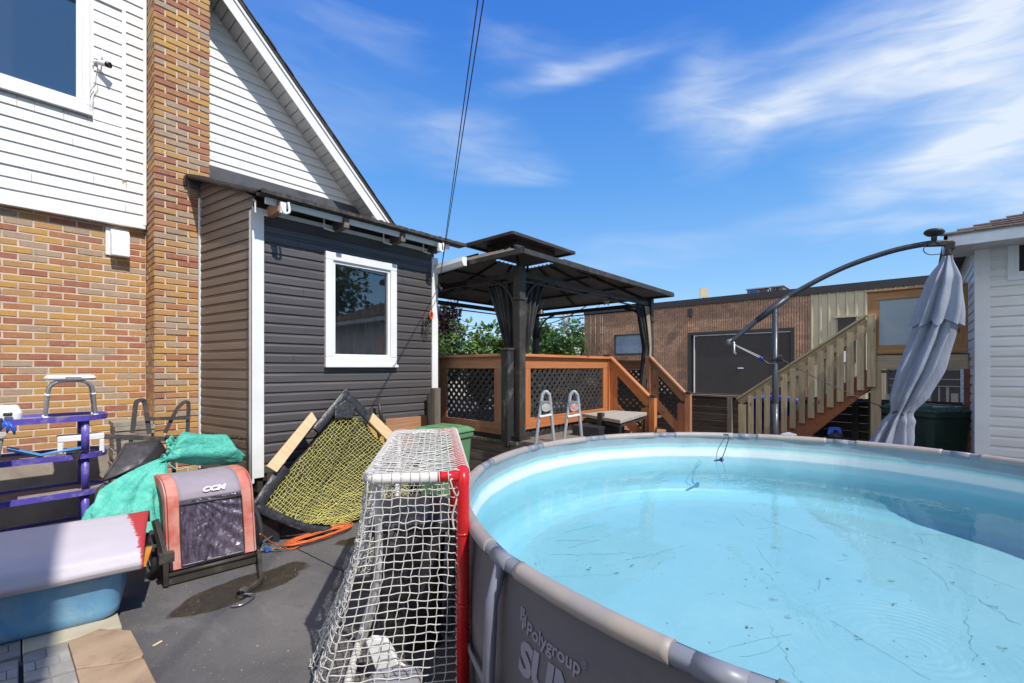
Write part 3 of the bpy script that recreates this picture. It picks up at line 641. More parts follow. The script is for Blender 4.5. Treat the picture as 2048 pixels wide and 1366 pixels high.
P = Dp(1621, 570, 22); b = MB(); b.lathe([(.14, 0), (.14, .35), (.10, .36), (.10, .5), (.2, .52), (.2, .58), (0, .6)], (P.x+.6, P.y+.3, WT-.05), 14)
b.build('roof_vent', mk('galvanised', (.5, .5, .5), .35, metal=.7), label='short galvanised vent stack with flat cap on the commercial roof', cat='vent')

# ================================================================ FENCE (plane X = FX)
FX = 9.5
fe = thing('board_fence', 'weathered horizontal board fence with pale cap rail between the wooden stairs and the garage', 'fence', (FX, 1.2, 0))
FT = 1.05; fy0, fy1 = 6.2, -1.4
b = MB(); z = -.02; k = 0
while z < FT-.06:
    b.bar((FX, fy0, z+.065), (FX+random.uniform(-.004, .004), fy1, z+.065), .03, .133); z += .138
b.build('slat_panel', wood('fence_brown', (.19, .13, .09), (.10, .065, .045), (.05, .03, .02), .85, .4), fe)
b = MB(); b.bar((FX-.02, fy0, FT-.015), (FX-.02, 2.26, FT-.02), .14, .04); b.bar((FX-.02, 2.25, FT-.022), (FX-.02, fy1, FT-.03), .14, .035); b.build('cap_rail', M['grey_wood'], fe, bevel=.004)
for u in (1380, 1462, 1642, 1712, 1880): y = Xp(u, 800, FX).y; b = MB(); b.box((FX-.11, y-.045, 0), (FX-.021, y+.045, FT-.04)); b.build('post', M['grey_wood'], fe, bevel=.004)

# ================================================================ DECK
DZ = .72
deck = thing('deck', 'raised wooden deck with orange cedar railings and black lattice panels under the gazebo', 'deck', (5.8, 4.8, 0))
DX0, DX1, DY0, DY1 = 4.02, 8.0, 3.5, 6.7
b = MB(); y = DY0
while y < DY1: b.bar((DX0-.05, y+.07, DZ-.02), (DX1, y+.07, DZ-.02), .135, .035); y += .142
b.build('floor', M['grey_wood'], deck)
b = MB()
for i in range(5): b.bar((DX0-.02, 2.95, .07+i*.14), (DX0-.02, 6.0, .07+i*.14), .035, .13)
b.build('skirting', M['grey_wood'], deck)
b = MB()
for i in range(5): b.bar((DX0, 2.97, .07+i*.14), (5.6, 2.97, .07+i*.14), .035, .13)
b.build('skirting', M['dark_wood'], deck)
b = MB()
for i in range(4): b.bar((DX0-.03, 3.03+i*.142, DZ-.01), (5.75, 3.03+i*.142, DZ-.01), .135, .035)
b.build('ledge', M['grey_wood'], deck)
b = MB(); b.box((DX0-.02, DY0+.0, DZ+.0), (DX0+.0, DY1, DZ+.06)); b.build('black_sheet', mk('black_sheet', (.015, .015, .016), .5), deck)
def lattice(mb, O, U, W, H, ztop=None, zbot=None, sp=.075, w=.036, n=None):
    """diagonal slats in the rectangle O + U*x + UP*z, clipped; ztop(x), zbot(x) optional slopes"""
    O, U = V(O), V(U).normalized(); N = U.cross(UP)
    zt = ztop or (lambda x: H); zb_ = zbot or (lambda x: 0)
    for sgn in (1, -1):
        c = -H*1.5-2
        while c < W+H+2:
            run = None; st = .01; x = 0
            # sample line x = c + sgn*z
            z = -2.0; ins = []
            while z < H+2.0:
                X = c+sgn*z
                if 0 <= X <= W and zb_(X) <= z <= zt(X): ins.append((X, z))
                z += st
            if len(ins) > 2:
                p, q = ins[0], ins[-1]
                mb.bar(O+U*p[0]+UP*p[1]+N*(.004*sgn), O+U*q[0]+UP*q[1]+N*(.004*sgn), w, .007, up=N) if False else mb.bar(O+U*p[0]+UP*p[1]+N*(.0045*sgn), O+U*q[0]+UP*q[1]+N*(.0045*sgn), w, .008, up=N)
            c += sp*1.414
def panel(O, U, W, z0, z1, m, fw=.14, name='railing', capw=.13, holes=True):
    """framed lattice panel; returns object"""
    O, U = V(O), V(U).normalized(); N = U.cross(UP)
    b = MB(); c = lambda x, z: O+U*x+UP*z
    b.bar(c(0, z1-.06), c(W, z1-.06), .038, .145); b.bar(c(0, z0+.07), c(W, z0+.07), .038, .14)
    b.bar(c(fw*.45, z0+.141), c(fw*.45, z1-.133), fw*.9, .036, up=N); b.bar(c(W-fw*.45, z0+.141), c(W-fw*.45, z1-.133), fw*.9, .036, up=N)
    b.bar(c(-.03, z1+.03), c(W+.03, z1+.03), capw, .035)
    r = b.build(name, m, deck, bevel=.004)
    b = MB(); lattice(b, c(fw*.9, z0+.14), U, W-fw*1.8, z1-z0-.273); b.build('lattice', M['lattice'], r); return r
# left panel (plane X) from the lean-to corner to the black post
panel((DX0-.01, 4.93, 0), (0, -1, 0), 1.16, .78, 1.72, M['cedar_dull'])
b = MB(); b.box((DX0-.05, 4.94, .6), (DX0+.05, 5.03, 1.80)); b.build('post', M['cedar_dull'], deck, bevel=.004)
# front panel (plane Y)
RY = 3.62; xa, xb = Yp(1046, 780, RY).x, Yp(1213, 780, RY).x
panel((xa, RY, 0), (1, 0, 0), xb-xa, .83, 1.72, M['cedar'])
b = MB(); b.box((xb+.0, RY-.045, .70), (xb+.10, RY+.045, 1.775)); b.build('post', M['cedar'], deck, bevel=.004)
b = MB(); b.box((xb-.01, RY-.055, 1.776), (xb+.11, RY+.055, 1.80)); b.build('post_cap', M['black_metal'], deck)
b = MB(); lattice(b, (xa-.2, RY+.02, .62), (1, 0, 0), xb-xa, .21); b.build('lattice', M['lattice'], deck)
# inner narrow board between black post and gazebo post
b = MB(); b.box((DX0+.1, RY, .8), (xa-.001, RY+.036, 1.72)); b.build('board', M['cedar'], deck, bevel=.003)
# stair: two sloping rails in planes X
SXa, SXb = xb+.05, 7.5
def slope_rail(X, ya, za, yb_, zb2, m, post=True, H=.62):
    """rail descending from (X,ya,za) to (X,yb_,zb2) with framed lattice below"""
    b = MB(); k = (zb2-za)/(yb_-ya)
    b.bar((X, ya, za-.07), (X, yb_+.04, zb2-.07+.04*k), .038, .14); b.bar((X, ya, za-.07-H), (X, yb_, zb2-.07-H), .038, .14)
    b.box((X-.02, ya-.13, za-.25-H), (X+.018, ya-.001, za-.20)); b.box((X-.02, yb_+.045, .12), (X+.018, yb_+.17, zb2-.10))
    b.bar((X, ya+.02, za+.022), (X, yb_+.04, zb2+.022+.04*k), .10, .034)
    r = b.build('stair_railing', m, deck, bevel=.004)
    W = ya-yb_; b = MB(); lattice(b, (X, ya, 0), (0, -1, 0), W, 3, ztop=lambda x: za-.12+k*(-x), zbot=lambda x: za-.05-H+k*(-x)); b.build('lattice', M['lattice'], r)
    b = MB(); b.box((X-.045, yb_-.05, 0), (X+.045, yb_+.04, zb2+.06)); b.build('post', m, deck, bevel=.004)
    b = MB(); b.box((X-.055, yb_-.06, zb2+.061), (X+.055, yb_+.05, zb2+.075)); b.prism([(X-.04, yb_-.045, zb2+.076), (X+.04, yb_-.045, zb2+.076), (X+.04, yb_+.035, zb2+.076), (X-.04, yb_+.035, zb2+.076)], (0, 0, .02)); b.build('post_cap', M['black_metal'], deck, bevel=.006)
ye = Xp(1305, 800, SXa).y; ze = Xp(1305, 803, SXa).z
slope_rail(SXa, RY-.04, 1.76, ye, ze, M['cedar'])
yf = Xp(1376, 795, SXb).y; zf = Xp(1376, 795, SXb).z; yt = Xp(1300, 722, SXb).y
b = MB(); b.box((SXb-.045, yt-.02, .7), (SXb+.045, yt+.07, 1.80)); b.build('post', M['cedar_dull'], deck, bevel=.004)
slope_rail(SXb, yt-.03, 1.76, yf, zf, M['cedar_dull'])
b = MB()
for i in range(3):
    z = DZ-.18*(i+1); y = DY0-.02-.27*i; b.box((SXa+.03, y-.29, z-.04), (SXb-.03, y, z)); b.box((SXa+.03, y-.03, z+.001), (SXb-.03, y-.004, z+.14))
b.build('step', M['cedar_dull'], deck, bevel=.004)
# far railing with lattice behind the stair opening
panel((SXa+.6, DY1-.1, 0), (1, 0, 0), DX1-SXa-.6, .85, 1.78, M['cedar_dull'])
panel((DX1-.05, DY1-.1, 0), (0, -1, 0), 2.9, .85, 1.70, M['cedar_dull'])

# black painted post at the corner
P = Zp(1015, 886, .69); b = MB(); x, y = P.x, P.y; s_ = .055
b.box((x-s_, y-s_, .66), (x+s_, y+s_, 1.80)); bp = b
t_ = thing('post', 'chipped black painted post with chamfered cap standing beside the near gazebo leg', 'post', (x, y, .66))
b.build('shaft', mk('chipped_black', (.022, .021, .021), .6, dirt=(.25, .23, .21), ds=9, bst=.3, stretch=(1, 1, .4)), t_, bevel=.004)
b = MB(); b.prism([(x-s_-.01, y-s_-.01, 1.801), (x+s_+.01, y-s_-.01, 1.801), (x+s_+.01, y+s_+.01, 1.801), (x-s_-.01, y+s_+.01, 1.801)], (0, 0, .035)); b.build('cap', M['black_metal'], t_, bevel=.012)

# ================================================================ GAZEBO
gz = thing('gazebo', 'dark metal gazebo with two-tier roof and tied black curtains on the deck', 'gazebo', (5.9, 4.8, DZ))
GX0, GX1, GY0, GY1 = 3.80, 7.96, 3.27, 6.5; GE = 2.90
px = [4.13, 7.72]; py = [3.6, 6.25]
PW = .055
for i, X in enumerate(px):
    for j, Y in enumerate(py):
        b = MB(); b.box((X-PW, Y-PW, DZ), (X+PW, Y+PW, 2.84)); po = b.build('post', M['black_metal'], gz, bevel=.006)
        b = MB(); b.box((X-PW-.015, Y-PW-.015, 2.42), (X+PW+.015, Y+PW+.015, 2.45)); b.build('collar', M['black_metal'], po)
        b = MB(); b.box((X-PW-.05, Y-PW-.05, DZ+.001), (X+PW+.05, Y+PW+.05, DZ+.02)); b.build('base_plate', M['black_metal'], po)
        for (dx, dy) in ((1 if i == 0 else -1, 0), (0, 1 if j == 0 else -1)):
            b = MB(); b.tube([(X+dx*(PW+.02+.42*(1-math.cos(a))), Y+dy*(PW+.02+.42*(1-math.cos(a))), 2.25+.45*math.sin(a)) for a in [k*math.pi/2/10 for k in range(11)]], .02, 6)
            b.build('brace', M['black_metal'], po)
for (p, q) in (((px[0], py[0]), (px[1], py[0])), ((px[0], py[1]), (px[1], py[1])), ((px[0], py[0]), (px[0], py[1])), ((px[1], py[0]), (px[1], py[1]))):
    b = MB(); b.bar((p[0], p[1], 2.745), (q[0], q[1], 2.745), .04, .07); b.bar((p[0], p[1], 2.66), (q[0], q[1], 2.66), .02, .02); b.build('beam', M['black_metal'], gz)
C0 = V(((GX0+GX1)/2, (GY0+GY1)/2, 0)); ux0, ux1, uy0, uy1 = 5.01, 6.64, 4.50, 5.55; UZ = 3.62
LR = [V((GX0, GY0, GE)), V((GX1, GY0, GE)), V((GX1, GY1, GE)), V((GX0, GY1, GE))]
UR = [V((ux0+.18, uy0+.12, UZ-.17)), V((ux1-.18, uy0+.12, UZ-.17)), V((ux1-.18, uy1-.12, UZ-.17)), V((ux0+.18, uy1-.12, UZ-.17))]
b = MB()
for k in range(4):
    A, B, Cc, D = LR[k], LR[(k+1) % 4], UR[(k+1) % 4], UR[k]; n = 12 if k % 2 == 0 else 9
    for i in range(n):
        t0, t1 = i/n, (i+1)/n; a0, a1 = A.lerp(B, t0), A.lerp(B, t1); d0_, d1_ = D.lerp(Cc, t0), D.lerp(Cc, t1)
        up = V((0, 0, .018)); m_ = lambda p, q: p.lerp(q, .12)
        b.add([a0, a1, d1_, d0_], [(0, 3, 2, 1)])
        b.add([a0+up*.3, a1+up*.3, d1_+up*.3, d0_+up*.3], [(0, 1, 2, 3)])
        b.add([a0+up*1.5, m_(a0, a1)+up*1.5, m_(d0_, d1_)+up*1.5, d0_+up*1.5, a0+up*.3, m_(a0, a1)+up*.3, m_(d0_, d1_)+up*.3, d0_+up*.3], [(0, 1, 2, 3), (4, 5, 1, 0), (5, 6, 2, 1), (7, 4, 0, 3)])
b.build('lower_roof', M['roof_under'], gz)
b = MB()
for k in range(4):
    A, B = LR[k], LR[(k+1) % 4]; b.bar(A, B, .05, .055); b.bar(A+UP*.03, UR[k]+UP*.035, .045, .03)
    b.bar(V((px[k in (1, 2)], py[k in (2, 3)], 2.79)), UR[k]-UP*.03, .035, .05)
for t_0 in (.33, .66):
    for k in range(4):
        A = LR[k].lerp(UR[k], t_0)-UP*.03; B = LR[(k+1) % 4].lerp(UR[(k+1) % 4], t_0)-UP*.03; b.bar(A, B, .03, .035)
for k in range(4):
    for t_0 in (.35, .65): b.bar(LR[k].lerp(LR[(k+1) % 4], t_0)-UP*.01, UR[k].lerp(UR[(k+1) % 4], t_0)-UP*.03, .025, .035)
b.build('roof_frame', M['black_metal'], gz)
b = MB(); U2 = [V((ux0, uy0, UZ)), V((ux1, uy0, UZ)), V((ux1, uy1, UZ)), V((ux0, uy1, UZ))]; R2 = [V((ux0+.45, 4.92, UZ+.16)), V((ux1-.45, 4.92, UZ+.16))]
b.add(U2+R2, [(3, 2, 1, 0), (0, 1, 5, 4), (1, 2, 5), (2, 3, 4, 5), (3, 0, 4)]); 
for k in range(4): b.bar(U2[k], U2[(k+1) % 4], .045, .045)
b.build('upper_roof', M['black_metal'], gz)
b = MB(); b.box((ux0+.3, uy0+.2, UZ-.16), (ux1-.3, uy1-.2, UZ-.002)); b.build('vent_screen', M['black_metal'], gz)
# gutter at the left eave
b = MB(); g0, g1 = V((GX0-.06, GY0+.85, GE+.0)), V((GX0-.06, GY1, GE-.10))
prof = [(0, .06), (-.07, .05), (-.08, 0), (-.05, -.05), (0, -.05)]
b.prism([g0+V((a, 0, c)) for a, c in prof], g1-g0); b.build('gutter', M['trim'], gz)
# curtains: pleated strip hung from beam, pinched to the post
def curtain(name, p, q, pin, bot, m, spread=.16, n=54, par=None):
    p, q, pin, bot = V(p), V(q), V(pin), V(bot); N = (q-p).cross(UP).normalized()
    def f(i, j):   # j 0 top ..1 bottom
        w = (1-j)**1.0 if j < .6 else .4+0*(j); top = p.lerp(q, i)
        if j < .62:
            t = j/.62; t2 = t**.8; x = top.lerp(pin+(q-p).normalized()*spread*(i-.5)*.6, t2); x.z = top.z+(pin.z-top.z)*t
        else:
            t = (j-.62)/.38; x = (pin+(q-p).normalized()*spread*(i-.5)*.6).lerp(bot+(q-p).normalized()*spread*1.6*(i-.5), t); x.z = pin.z+(bot.z-pin.z)*t
        return x+N*(.035*math.sin(i*46+j*2)+.02*math.sin(i*19))
    b = MB(); b.grid(f, n, 22); return b.build(name, m, par or gz)
mc = mk('black_mesh_curtain', (.02, .02, .022), .8, (.05, .048, .045), 3, dirt=(.11, .10, .09), ds=3); mb_ = mk('beige_curtain', (.42, .36, .27), .85, (.25, .21, .16), 3)
zc = 2.68
curtain('curtain', (px[0]+.04, py[0]+.10, zc), (px[0]+.04, py[0]+.62, zc), (px[0]+.03, py[0]+.16, 1.75), (px[0]+.02, py[0]+.14, 1.2), mc)
curtain('curtain', (px[0]+.10, py[0]+.05, zc), (px[0]+.52, py[0]+.05, zc), (px[0]+.16, py[0]+.06, 1.75), (px[0]+.14, py[0]+.10, 1.2), mc)
curtain('curtain', (px[1]-.55, py[0]+.02, zc), (px[1]-.09, py[0]+.02, zc), (px[1]-.14, py[0]+.02, 1.95), (px[1]-.32, py[0]-.02, 1.15), mc)
curtain('curtain', (px[1]-.28, py[0]-.03, zc), (px[1]-.14, py[0]-.03, zc), (px[1]-.12, py[0]-.04, 1.95), (px[1]-.22, py[0]-.06, 1.25), mb_, .10, 20)
curtain('curtain', (px[0]+.2, py[1]-.05, zc), (px[0]+.8, py[1]-.05, zc), (px[0]+.3, py[1], 2.0), (px[0]+.3, py[1], 1.2), mc)
# hanging ornaments
def star(P, r, m, nm, lab):
    t_ = thing(nm, lab, 'ornament', tuple(P)); v = []; 
    for k in range(10): a = math.pi/2+k*math.pi/5; rr = r if k % 2 == 0 else r*.42; v.append(P+RT*math.cos(a)*rr+UP*math.sin(a)*rr)
    b = MB(); b.add(v+[P+FW*.02, P-FW*.02], [(k, (k+1) % 10, 10) for k in range(10)]+[((k+1) % 10, k, 11) for k in range(10)]); b.build('star', m, t_)
    b = MB(); b.tube([P+UP*r, P+UP*.42], .003, 4); b.build('cord', m, t_)
ym = mk('brass', (.35, .30, .16), .5)
P = Yp(1213, 604, GY0+.35); star(P, .075, ym, 'hanging_star', 'small gold star hanging from the front beam of the gazebo')
P = Yp(1081, 610, py[0]+.1); t_ = thing('bell_ornament', 'small wind bell with wings hanging beside the near gazebo curtain', 'ornament', tuple(P))
b = MB(); b.lathe([(.012, .05), (.02, .02), (.05, -.05), (.055, -.06)], P+V((0, 0, -.06)), 12); b.build('bell', M['black_metal'], t_)
b = MB(); b.tube([P+RT*-.045+UP*.05, P+RT*-.02+UP*.0, P+UP*-.02, P+RT*.02, P+RT*.045+UP*.05], lambda t: .006+.008*math.sin(t*math.pi), 6); b.tube([P, P+UP*.3], .002, 4); b.build('wings', M['grey_wood'], t_)
# ================================================================ WHITE OUTBUILDING on the right
ws = thing('white_shed', 'white sided outbuilding with shingled roof and small window at the right edge', 'shed', (8.6, -3, 0))
BX = 7.5; BY = Xp(1955, 700, BX).y
b = MB(); hy1, hy0 = Xp(2014, 500, BX).y, -2.2; hz0, hz1 = Xp(2014, 562, BX).z, 3.02
siding(b, (BX, BY, 0), (0, -1, 0), (-1, 0, 0), lambda z: (.10, 5.5), .15, 3.05, .113, holes=[(BY-hy1, 3.2, hz0, 3.2)], lip=.016); b.build('siding', M['white_siding'], ws)
b = MB(); siding(b, (BX, BY, 0), (1, 0, 0), (0, 1, 0), lambda z: (.03, 2.5), .15, 3.2, .113, lip=.016); b.build('side_siding', M['white_siding'], ws)
b = MB(); b.box((BX+.012, -6, .05), (10.5, BY-.012, 3.1)); b.build('wall_core', M['trim'], ws)
b = MB(); b.box((BX-.022, BY-.1, .1), (BX-.001, BY+.025, 3.06)); b.box((BX, BY+.001, .1), (BX+.08, BY+.024, 3.06)); b.build('corner_trim', M['trim'], ws, bevel=.003)
# fascia / soffit / roof, overhang .5 in -X, .3 in +Y
FXX = 7.0; fy = -.22; ft = 3.08
b = MB(); b.box((FXX, -6.2, ft-.13), (FXX+.03, fy, ft)); b.box((FXX, fy-.03, ft-.13), (FXX+.5, fy, ft-.002)); b.build('fascia', mk('fascia_white', (.72, .76, .78), .4), ws)
b = MB(); b.box((FXX+.031, -6.1, ft-.12), (BX+.3, fy-.031, ft-.10)); b.build('soffit', mk('soffit_grey', (.55, .54, .53), .6), ws)
b = MB(); RK = .38
for i in range(20):
    x = FXX-.02+i*.14
    for k in range(22):
        y = min(fy+.03-k*.28-(i % 2)*.14, 9); z = ft+.005+(x-FXX)*RK; dz_ = random.random()*.006
        if y-.14 > fy-(x-FXX): continue
        b.add([(x, y, z+.012+dz_), (x, y-.275, z+.012+dz_), (x+.16, y-.275, z+.16*RK+.002), (x+.16, y, z+.16*RK+.002), (x, y, z-.006), (x, y-.275, z-.006)], [(0, 3, 2, 1), (0, 1, 5, 4)])
b.add([(FXX, fy, ft), (FXX, -6.2, ft), (9.8, -6.2, ft+2.8*RK), (9.8, fy-2.8, ft+2.8*RK)], [(0, 3, 2, 1)]); b.build('roof', mk('brown_shingle', (.16, .115, .085), .9, (.09, .065, .05), 20, bs=150, bst=.8, bd=.006, rv=.55), ws)
b = MB(); b.add([(FXX, fy, ft), (9.8, fy-2.8, ft+2.8*RK), (12.6, fy, ft)], [(0, 1, 2), (2, 1, 0)]); b.build('hip', M['roof'], ws)
b = MB(); z0, z1 = hz0, 3.02; y0_, y1_ = hy0, hy1; e = .055
b.box((BX-.03, y0_, z0), (BX+.05, y1_, z0+e)); b.box((BX-.03, y1_-e, z0+e), (BX+.05, y1_, z1)); b.box((BX-.018, y0_, z0+e), (BX+.05, y1_-e, z0+e+.04)); b.box((BX-.018, y1_-e-.035, z0+e+.04), (BX+.05, y1_-e, z1)); b.box((BX-.03, y0_, z1-.02), (BX+.04, y1_-e, z1))
wd = b.build('window', M['trim'], ws, bevel=.004)
b = MB(); b.box((BX+.0, y0_, z0+e+.04), (BX+.005, y1_-e-.035, z1-.02)); b.build('pane', glass('pane_dark', (.01, .01, .012), .04), wd)

# ================================================================ STAIR with landing
LX = 8.3
st = thing('wooden_stairs', 'weathered wooden stairs with slatted handrail climbing to a landing by the white outbuilding', 'stairs', (LX+.5, 1, 0))
ly0, ly1 = Xp(1735, 650, LX).y, BY+.03; lz0, lz1 = Xp(1735, 708, LX).z, Xp(1735, 586, LX).z
amber = wood('amber_wood', (.58, .31, .12), (.42, .20, .075), rv=.3)
b = MB(); W = ly0-ly1; fw = .125
b.bar((LX, ly0, lz1-.06), (LX, ly1, lz1-.06), .036, .12); b.bar((LX, ly0, lz0+.06), (LX, ly1, lz0+.06), .036, .12)
b.box((LX-.018, ly0-.13, lz0+.121), (LX+.018, ly0, lz1-.121)); b.box((LX-.018, ly1, lz0+.121), (LX+.018, ly1+.13, lz1-.121)); b.bar((LX, ly0+.02, lz1+.012), (LX, ly1, lz1+.012), .09, .022)
pa = b.build('landing_railing', amber, st, bevel=.004)
b = MB(); b.box((LX+.0, ly1+.131, lz0+.121), (LX+.006, ly0-.131, lz1-.121)); b.build('screen_panel', mk('frosted_sheet', (.34, .42, .45), .3, (.30, .38, .42), 1.5, dirt=(.45, .5, .5), bst=.02), pa)
b = MB(); b.bar((LX+.0, ly0-.03, lz0-.12), (LX+.0, ly1, lz0-.12), .05, .19); b.build('beam', M['pine'] if 0 else wood('beam_wood', (.50, .40, .27), (.36, .27, .17), (.3, .14, .06), rv=.1), st, bevel=.004)
b = MB(); b.box((LX+.03, ly1, lz0-.04), (LX+1.1, ly0, lz0-.002)); b.build('landing_floor', M['grey_wood'], st)
b = MB(); y = Xp(1752, 800, LX).y; b.box((LX-.03, y-.06, 0), (LX+.06, y+.06, lz0-.216)); b.build('post', wood('post_wood', (.46, .36, .22), (.36, .26, .15), rv=.1), st, bevel=.004)
b = MB(); y = Xp(1938, 800, LX).y; b.box((LX-.03, y-.05, 0), (LX+.06, y+.045, lz0-.216)); b.build('post', mk('rust_brown_paint', (.20, .07, .035), .6), st, bevel=.004)
b = MB(); b.bar((LX+.9, ly0, 1.2), (LX+.9, ly0, 0), .09, .09, (0, 1, 0)); b.build('post', M['grey_wood'], st)
# handrail and balusters; stairs descend to +Y
SX = LX-.05; yt_, zt_ = Xp(1734, 632, SX).y, Xp(1734, 632, SX).z; ybm, zbm = Xp(1478, 797, SX).y, Xp(1478, 797, SX).z
sl_ = (zt_-zbm)/(yt_-ybm)
hz = lambda y: zt_+(y-yt_)*sl_
b = MB(); b.bar((SX, yt_, zt_-.06), (SX, ybm, zbm-.06), .038, .13); b.bar((SX, yt_, zt_+.012), (SX, ybm+.03, zbm+.012+.03*sl_), .09, .03); b.build('handrail', M['green_wood'], st, bevel=.004)
bot = lambda y: max(hz(y)-1.02, .08)
y = ybm-.14
while y < ybm: break
n = 13
for i in range(n):
    y = yt_+.07+(ybm-.26-yt_)*i/(n-1)
    b = MB(); b.box((SX-.045, y-.042, bot(y)), (SX-.021, y+.042, hz(y)-.09)); b.build('baluster', M['green_wood'], st, bevel=.002)
b = MB(); b.box((SX-.045, ybm-.12, 0), (SX+.05, ybm+.0, hz(ybm)-.1)); b.build('post', M['green_wood'], st, bevel=.004)
b = MB(); b.box((SX-.045, yt_-.10, bot(yt_)), (SX+.03, yt_+.0, zt_+.02)); b.build('post', M['green_wood'], st, bevel=.004)
stn = wood('red_stain', (.36, .12, .045), (.25, .075, .03), rv=.15)
b = MB(); A = lambda y, o: V((SX, y, hz(y)-o))
yb2 = ybm-.3
b.prism([A(yt_-.05, .78), A(yb2, .78), V((SX, yb2, .05)), V((SX, yb2-.25, .03)), A(yt_-.05, 1.07)], (.04, 0, 0)); b.build('stringer', stn, st)
b = MB(); b.prism([V((SX+.85, 0, 0))+A(yt_-.05, .78)-V((SX, 0, 0))+V((0, 0, 0)), V((SX+.85, yb2, hz(yb2)-.78)), V((SX+.85, yb2, .05)), V((SX+.85, yt_-.05, hz(yt_-.05)-1.07))], (.04, 0, 0)) if 0 else b.bar((SX+.87, yt_, hz(yt_)-.93), (SX+.87, yb2, hz(yb2)-.93), .04, .28); b.build('stringer', stn, st)
b = MB(); nst = 8
for i in range(nst):
    z = (i+1)*(lz0-.04)/(nst+1); 
    y = yt_+(z-(hz(yt_)-.86))/sl_
    b.box((SX+.041, y-.14, z-.04), (SX+.84, y+.14, z))
b.build('tread', M['grey_wood'], st, bevel=.003)
b = MB(); b.bar((SX+.93, yt_, zt_-.06), (SX+.93, ybm, zbm-.06), .038, .13); b.build('handrail', M['green_wood'], st)
for i in range(9):
    y = yt_+.12+(ybm-.3-yt_)*i/8; b = MB(); b.box((SX+.951, y-.042, bot(y)+.1), (SX+.975, y+.042, hz(y)-.05)); b.build('baluster', M['green_wood'], st)

# ================================================================ UMBRELLA
um = thing('cantilever_umbrella', 'closed grey cantilever umbrella hanging from a curved dark arm beyond the pool', 'umbrella', tuple(Dp(1550, 870, 5.6)))
D0 = 5.6; bx = Dp(1550, 870, D0); bx.z = 0; um.location = bx
ptop = Dp(1550, 614, D0); c1_ = .038
navy = mk('charcoal_powder', (.032, .036, .045), .35, (.045, .05, .06), 10, bst=.03)
b = MB(); b.tube([bx, V((bx.x, bx.y, ptop.z-.0))], .034, 14); po = b.build('pole', navy, um)
b = MB(); b.tube([bx+UP*.25, V((bx.x, bx.y, 1.15))], .042, 14); b.tube([bx+UP*.0, bx+UP*.02], .25, 20); b.build('sleeve', navy, po)
b = MB(); q = Dp(1550, 718, D0); b.tube([q+RT*-.05+FW*-.03, q+RT*.05+FW*-.03], .012, 8); b.lathe([(.045, -.02), (.052, 0), (.045, .02)], q, 14); b.build('clamp', navy, po)
arm = [Dp(1462, 684, 5.75), Dp(1505, 648, 5.68), Dp(1550, 610, 5.6), Dp(1610, 574, 5.48), Dp(1690, 534, 5.32), Dp(1780, 503, 5.12), Dp(1850, 488, 4.95), Dp(1880, 486, 4.88)]
b = MB(); b.tube(bez(arm, 5), .030, 12); ar = b.build('arm', navy, um)
b = MB(); b.tube([lerp(arm[1], arm[2], .2), lerp(arm[2], arm[3], .45)], .037, 12); b.tube([Dp(1550, 632, 5.6)+RT*.03, Dp(1550, 612, 5.6)+RT*.0], .022, 8); b.build('joint', navy, ar)
b = MB(); q = arm[0]; b.lathe([(.0, -.05), (.042, -.05), (.042, .02), (0, .02)], q, 16, -FW); b.build('winch', mk('alu', (.35, .35, .36), .3, metal=.8, bst=0), ar)
b = MB(); b.tube([q-FW*.06, q-FW*.08+UP*-.02, q-FW*.085+UP*-.14, q-FW*.12+UP*-.15], .012, 8); b.build('crank_handle', M['trim'] if 0 else mk('alu_light', (.55, .55, .55), .3, metal=.6, bst=0), ar)
hd = Dp(1880, 486, 4.88)
b = MB(); b.bar(Dp(1852, 488, 4.93), Dp(1904, 486, 4.86), .06, .06); b.tube([Dp(1900, 488, 4.86), Dp(1896, 512, 4.86)], .035, 10); b.box(Dp(1900, 492, 4.86)-V((.04,)*3), Dp(1900, 492, 4.86)+V((.04,)*3)); b.build('head', M['black_metal'], ar, bevel=.008)
b = MB(); q = Dp(1868, 466, 4.9); b.lathe([(0, -.02), (.07, -.018), (.088, 0), (.088, .01), (.08, .024), (0, .03)], q, 22, V((.15, -.1, 1))); b.tube([q, q-UP*.10], .025, 8); b.build('solar_light', M['black_metal'], ar)
b = MB(); b.tube(bez([Dp(1856, 482, 4.9), Dp(1847, 500, 4.9), Dp(1858, 509, 4.9), Dp(1880, 508, 4.9)], 5), .005, 5); b.build('cable', M['black_metal'], ar)
# closed canopy: folded cloth around a leaning axis
fab = mk('grey_umbrella_fabric', (.27, .30, .37), .8, (.225, .25, .32), 3, bs=16, bst=.55, bd=.012, stretch=(1.6, 1.6, .45), dirt=(.36, .37, .42), ds=3)
cl = [(1896, 512, 4.86, .035), (1893, 560, 4.88, .11), (1880, 620, 4.92, .135), (1862, 680, 4.97, .155), (1838, 740, 5.02, .165), (1815, 790, 5.07, .145), (1800, 826, 5.1, .085), (1793, 845, 5.12, .12), (1780, 890, 5.15, .165), (1776, 915, 5.16, .17)]
cp = [Dp(u, v, d) for u, v, d, r in cl]; cr_ = [c[3] for c in cl]
def canopy(k, j, rs=1.0, folds=8, ph=0, amp=.33, t0=0, t1=1):
    t = (t0+(t1-t0)*j)*(len(cp)-1); i = min(int(t), len(cp)-2); f = t-i; c = cp[i].lerp(cp[i+1], f); f = f*f*(3-2*f); r = cr_[i]*(1-f)+cr_[i+1]*f
    a = 2*math.pi*k; tw = .9*j
    w = 1+amp*math.sin(folds*a+tw*2+ph)+.14*math.sin(3*a+5*j)+.10*math.sin(13*a+9*j)+.12*nz((math.cos(a)*1.5, math.sin(a)*1.5, j*6))
    return c+RT*math.cos(a)*r*w*rs*.98+FW*math.sin(a)*r*w*rs*.8
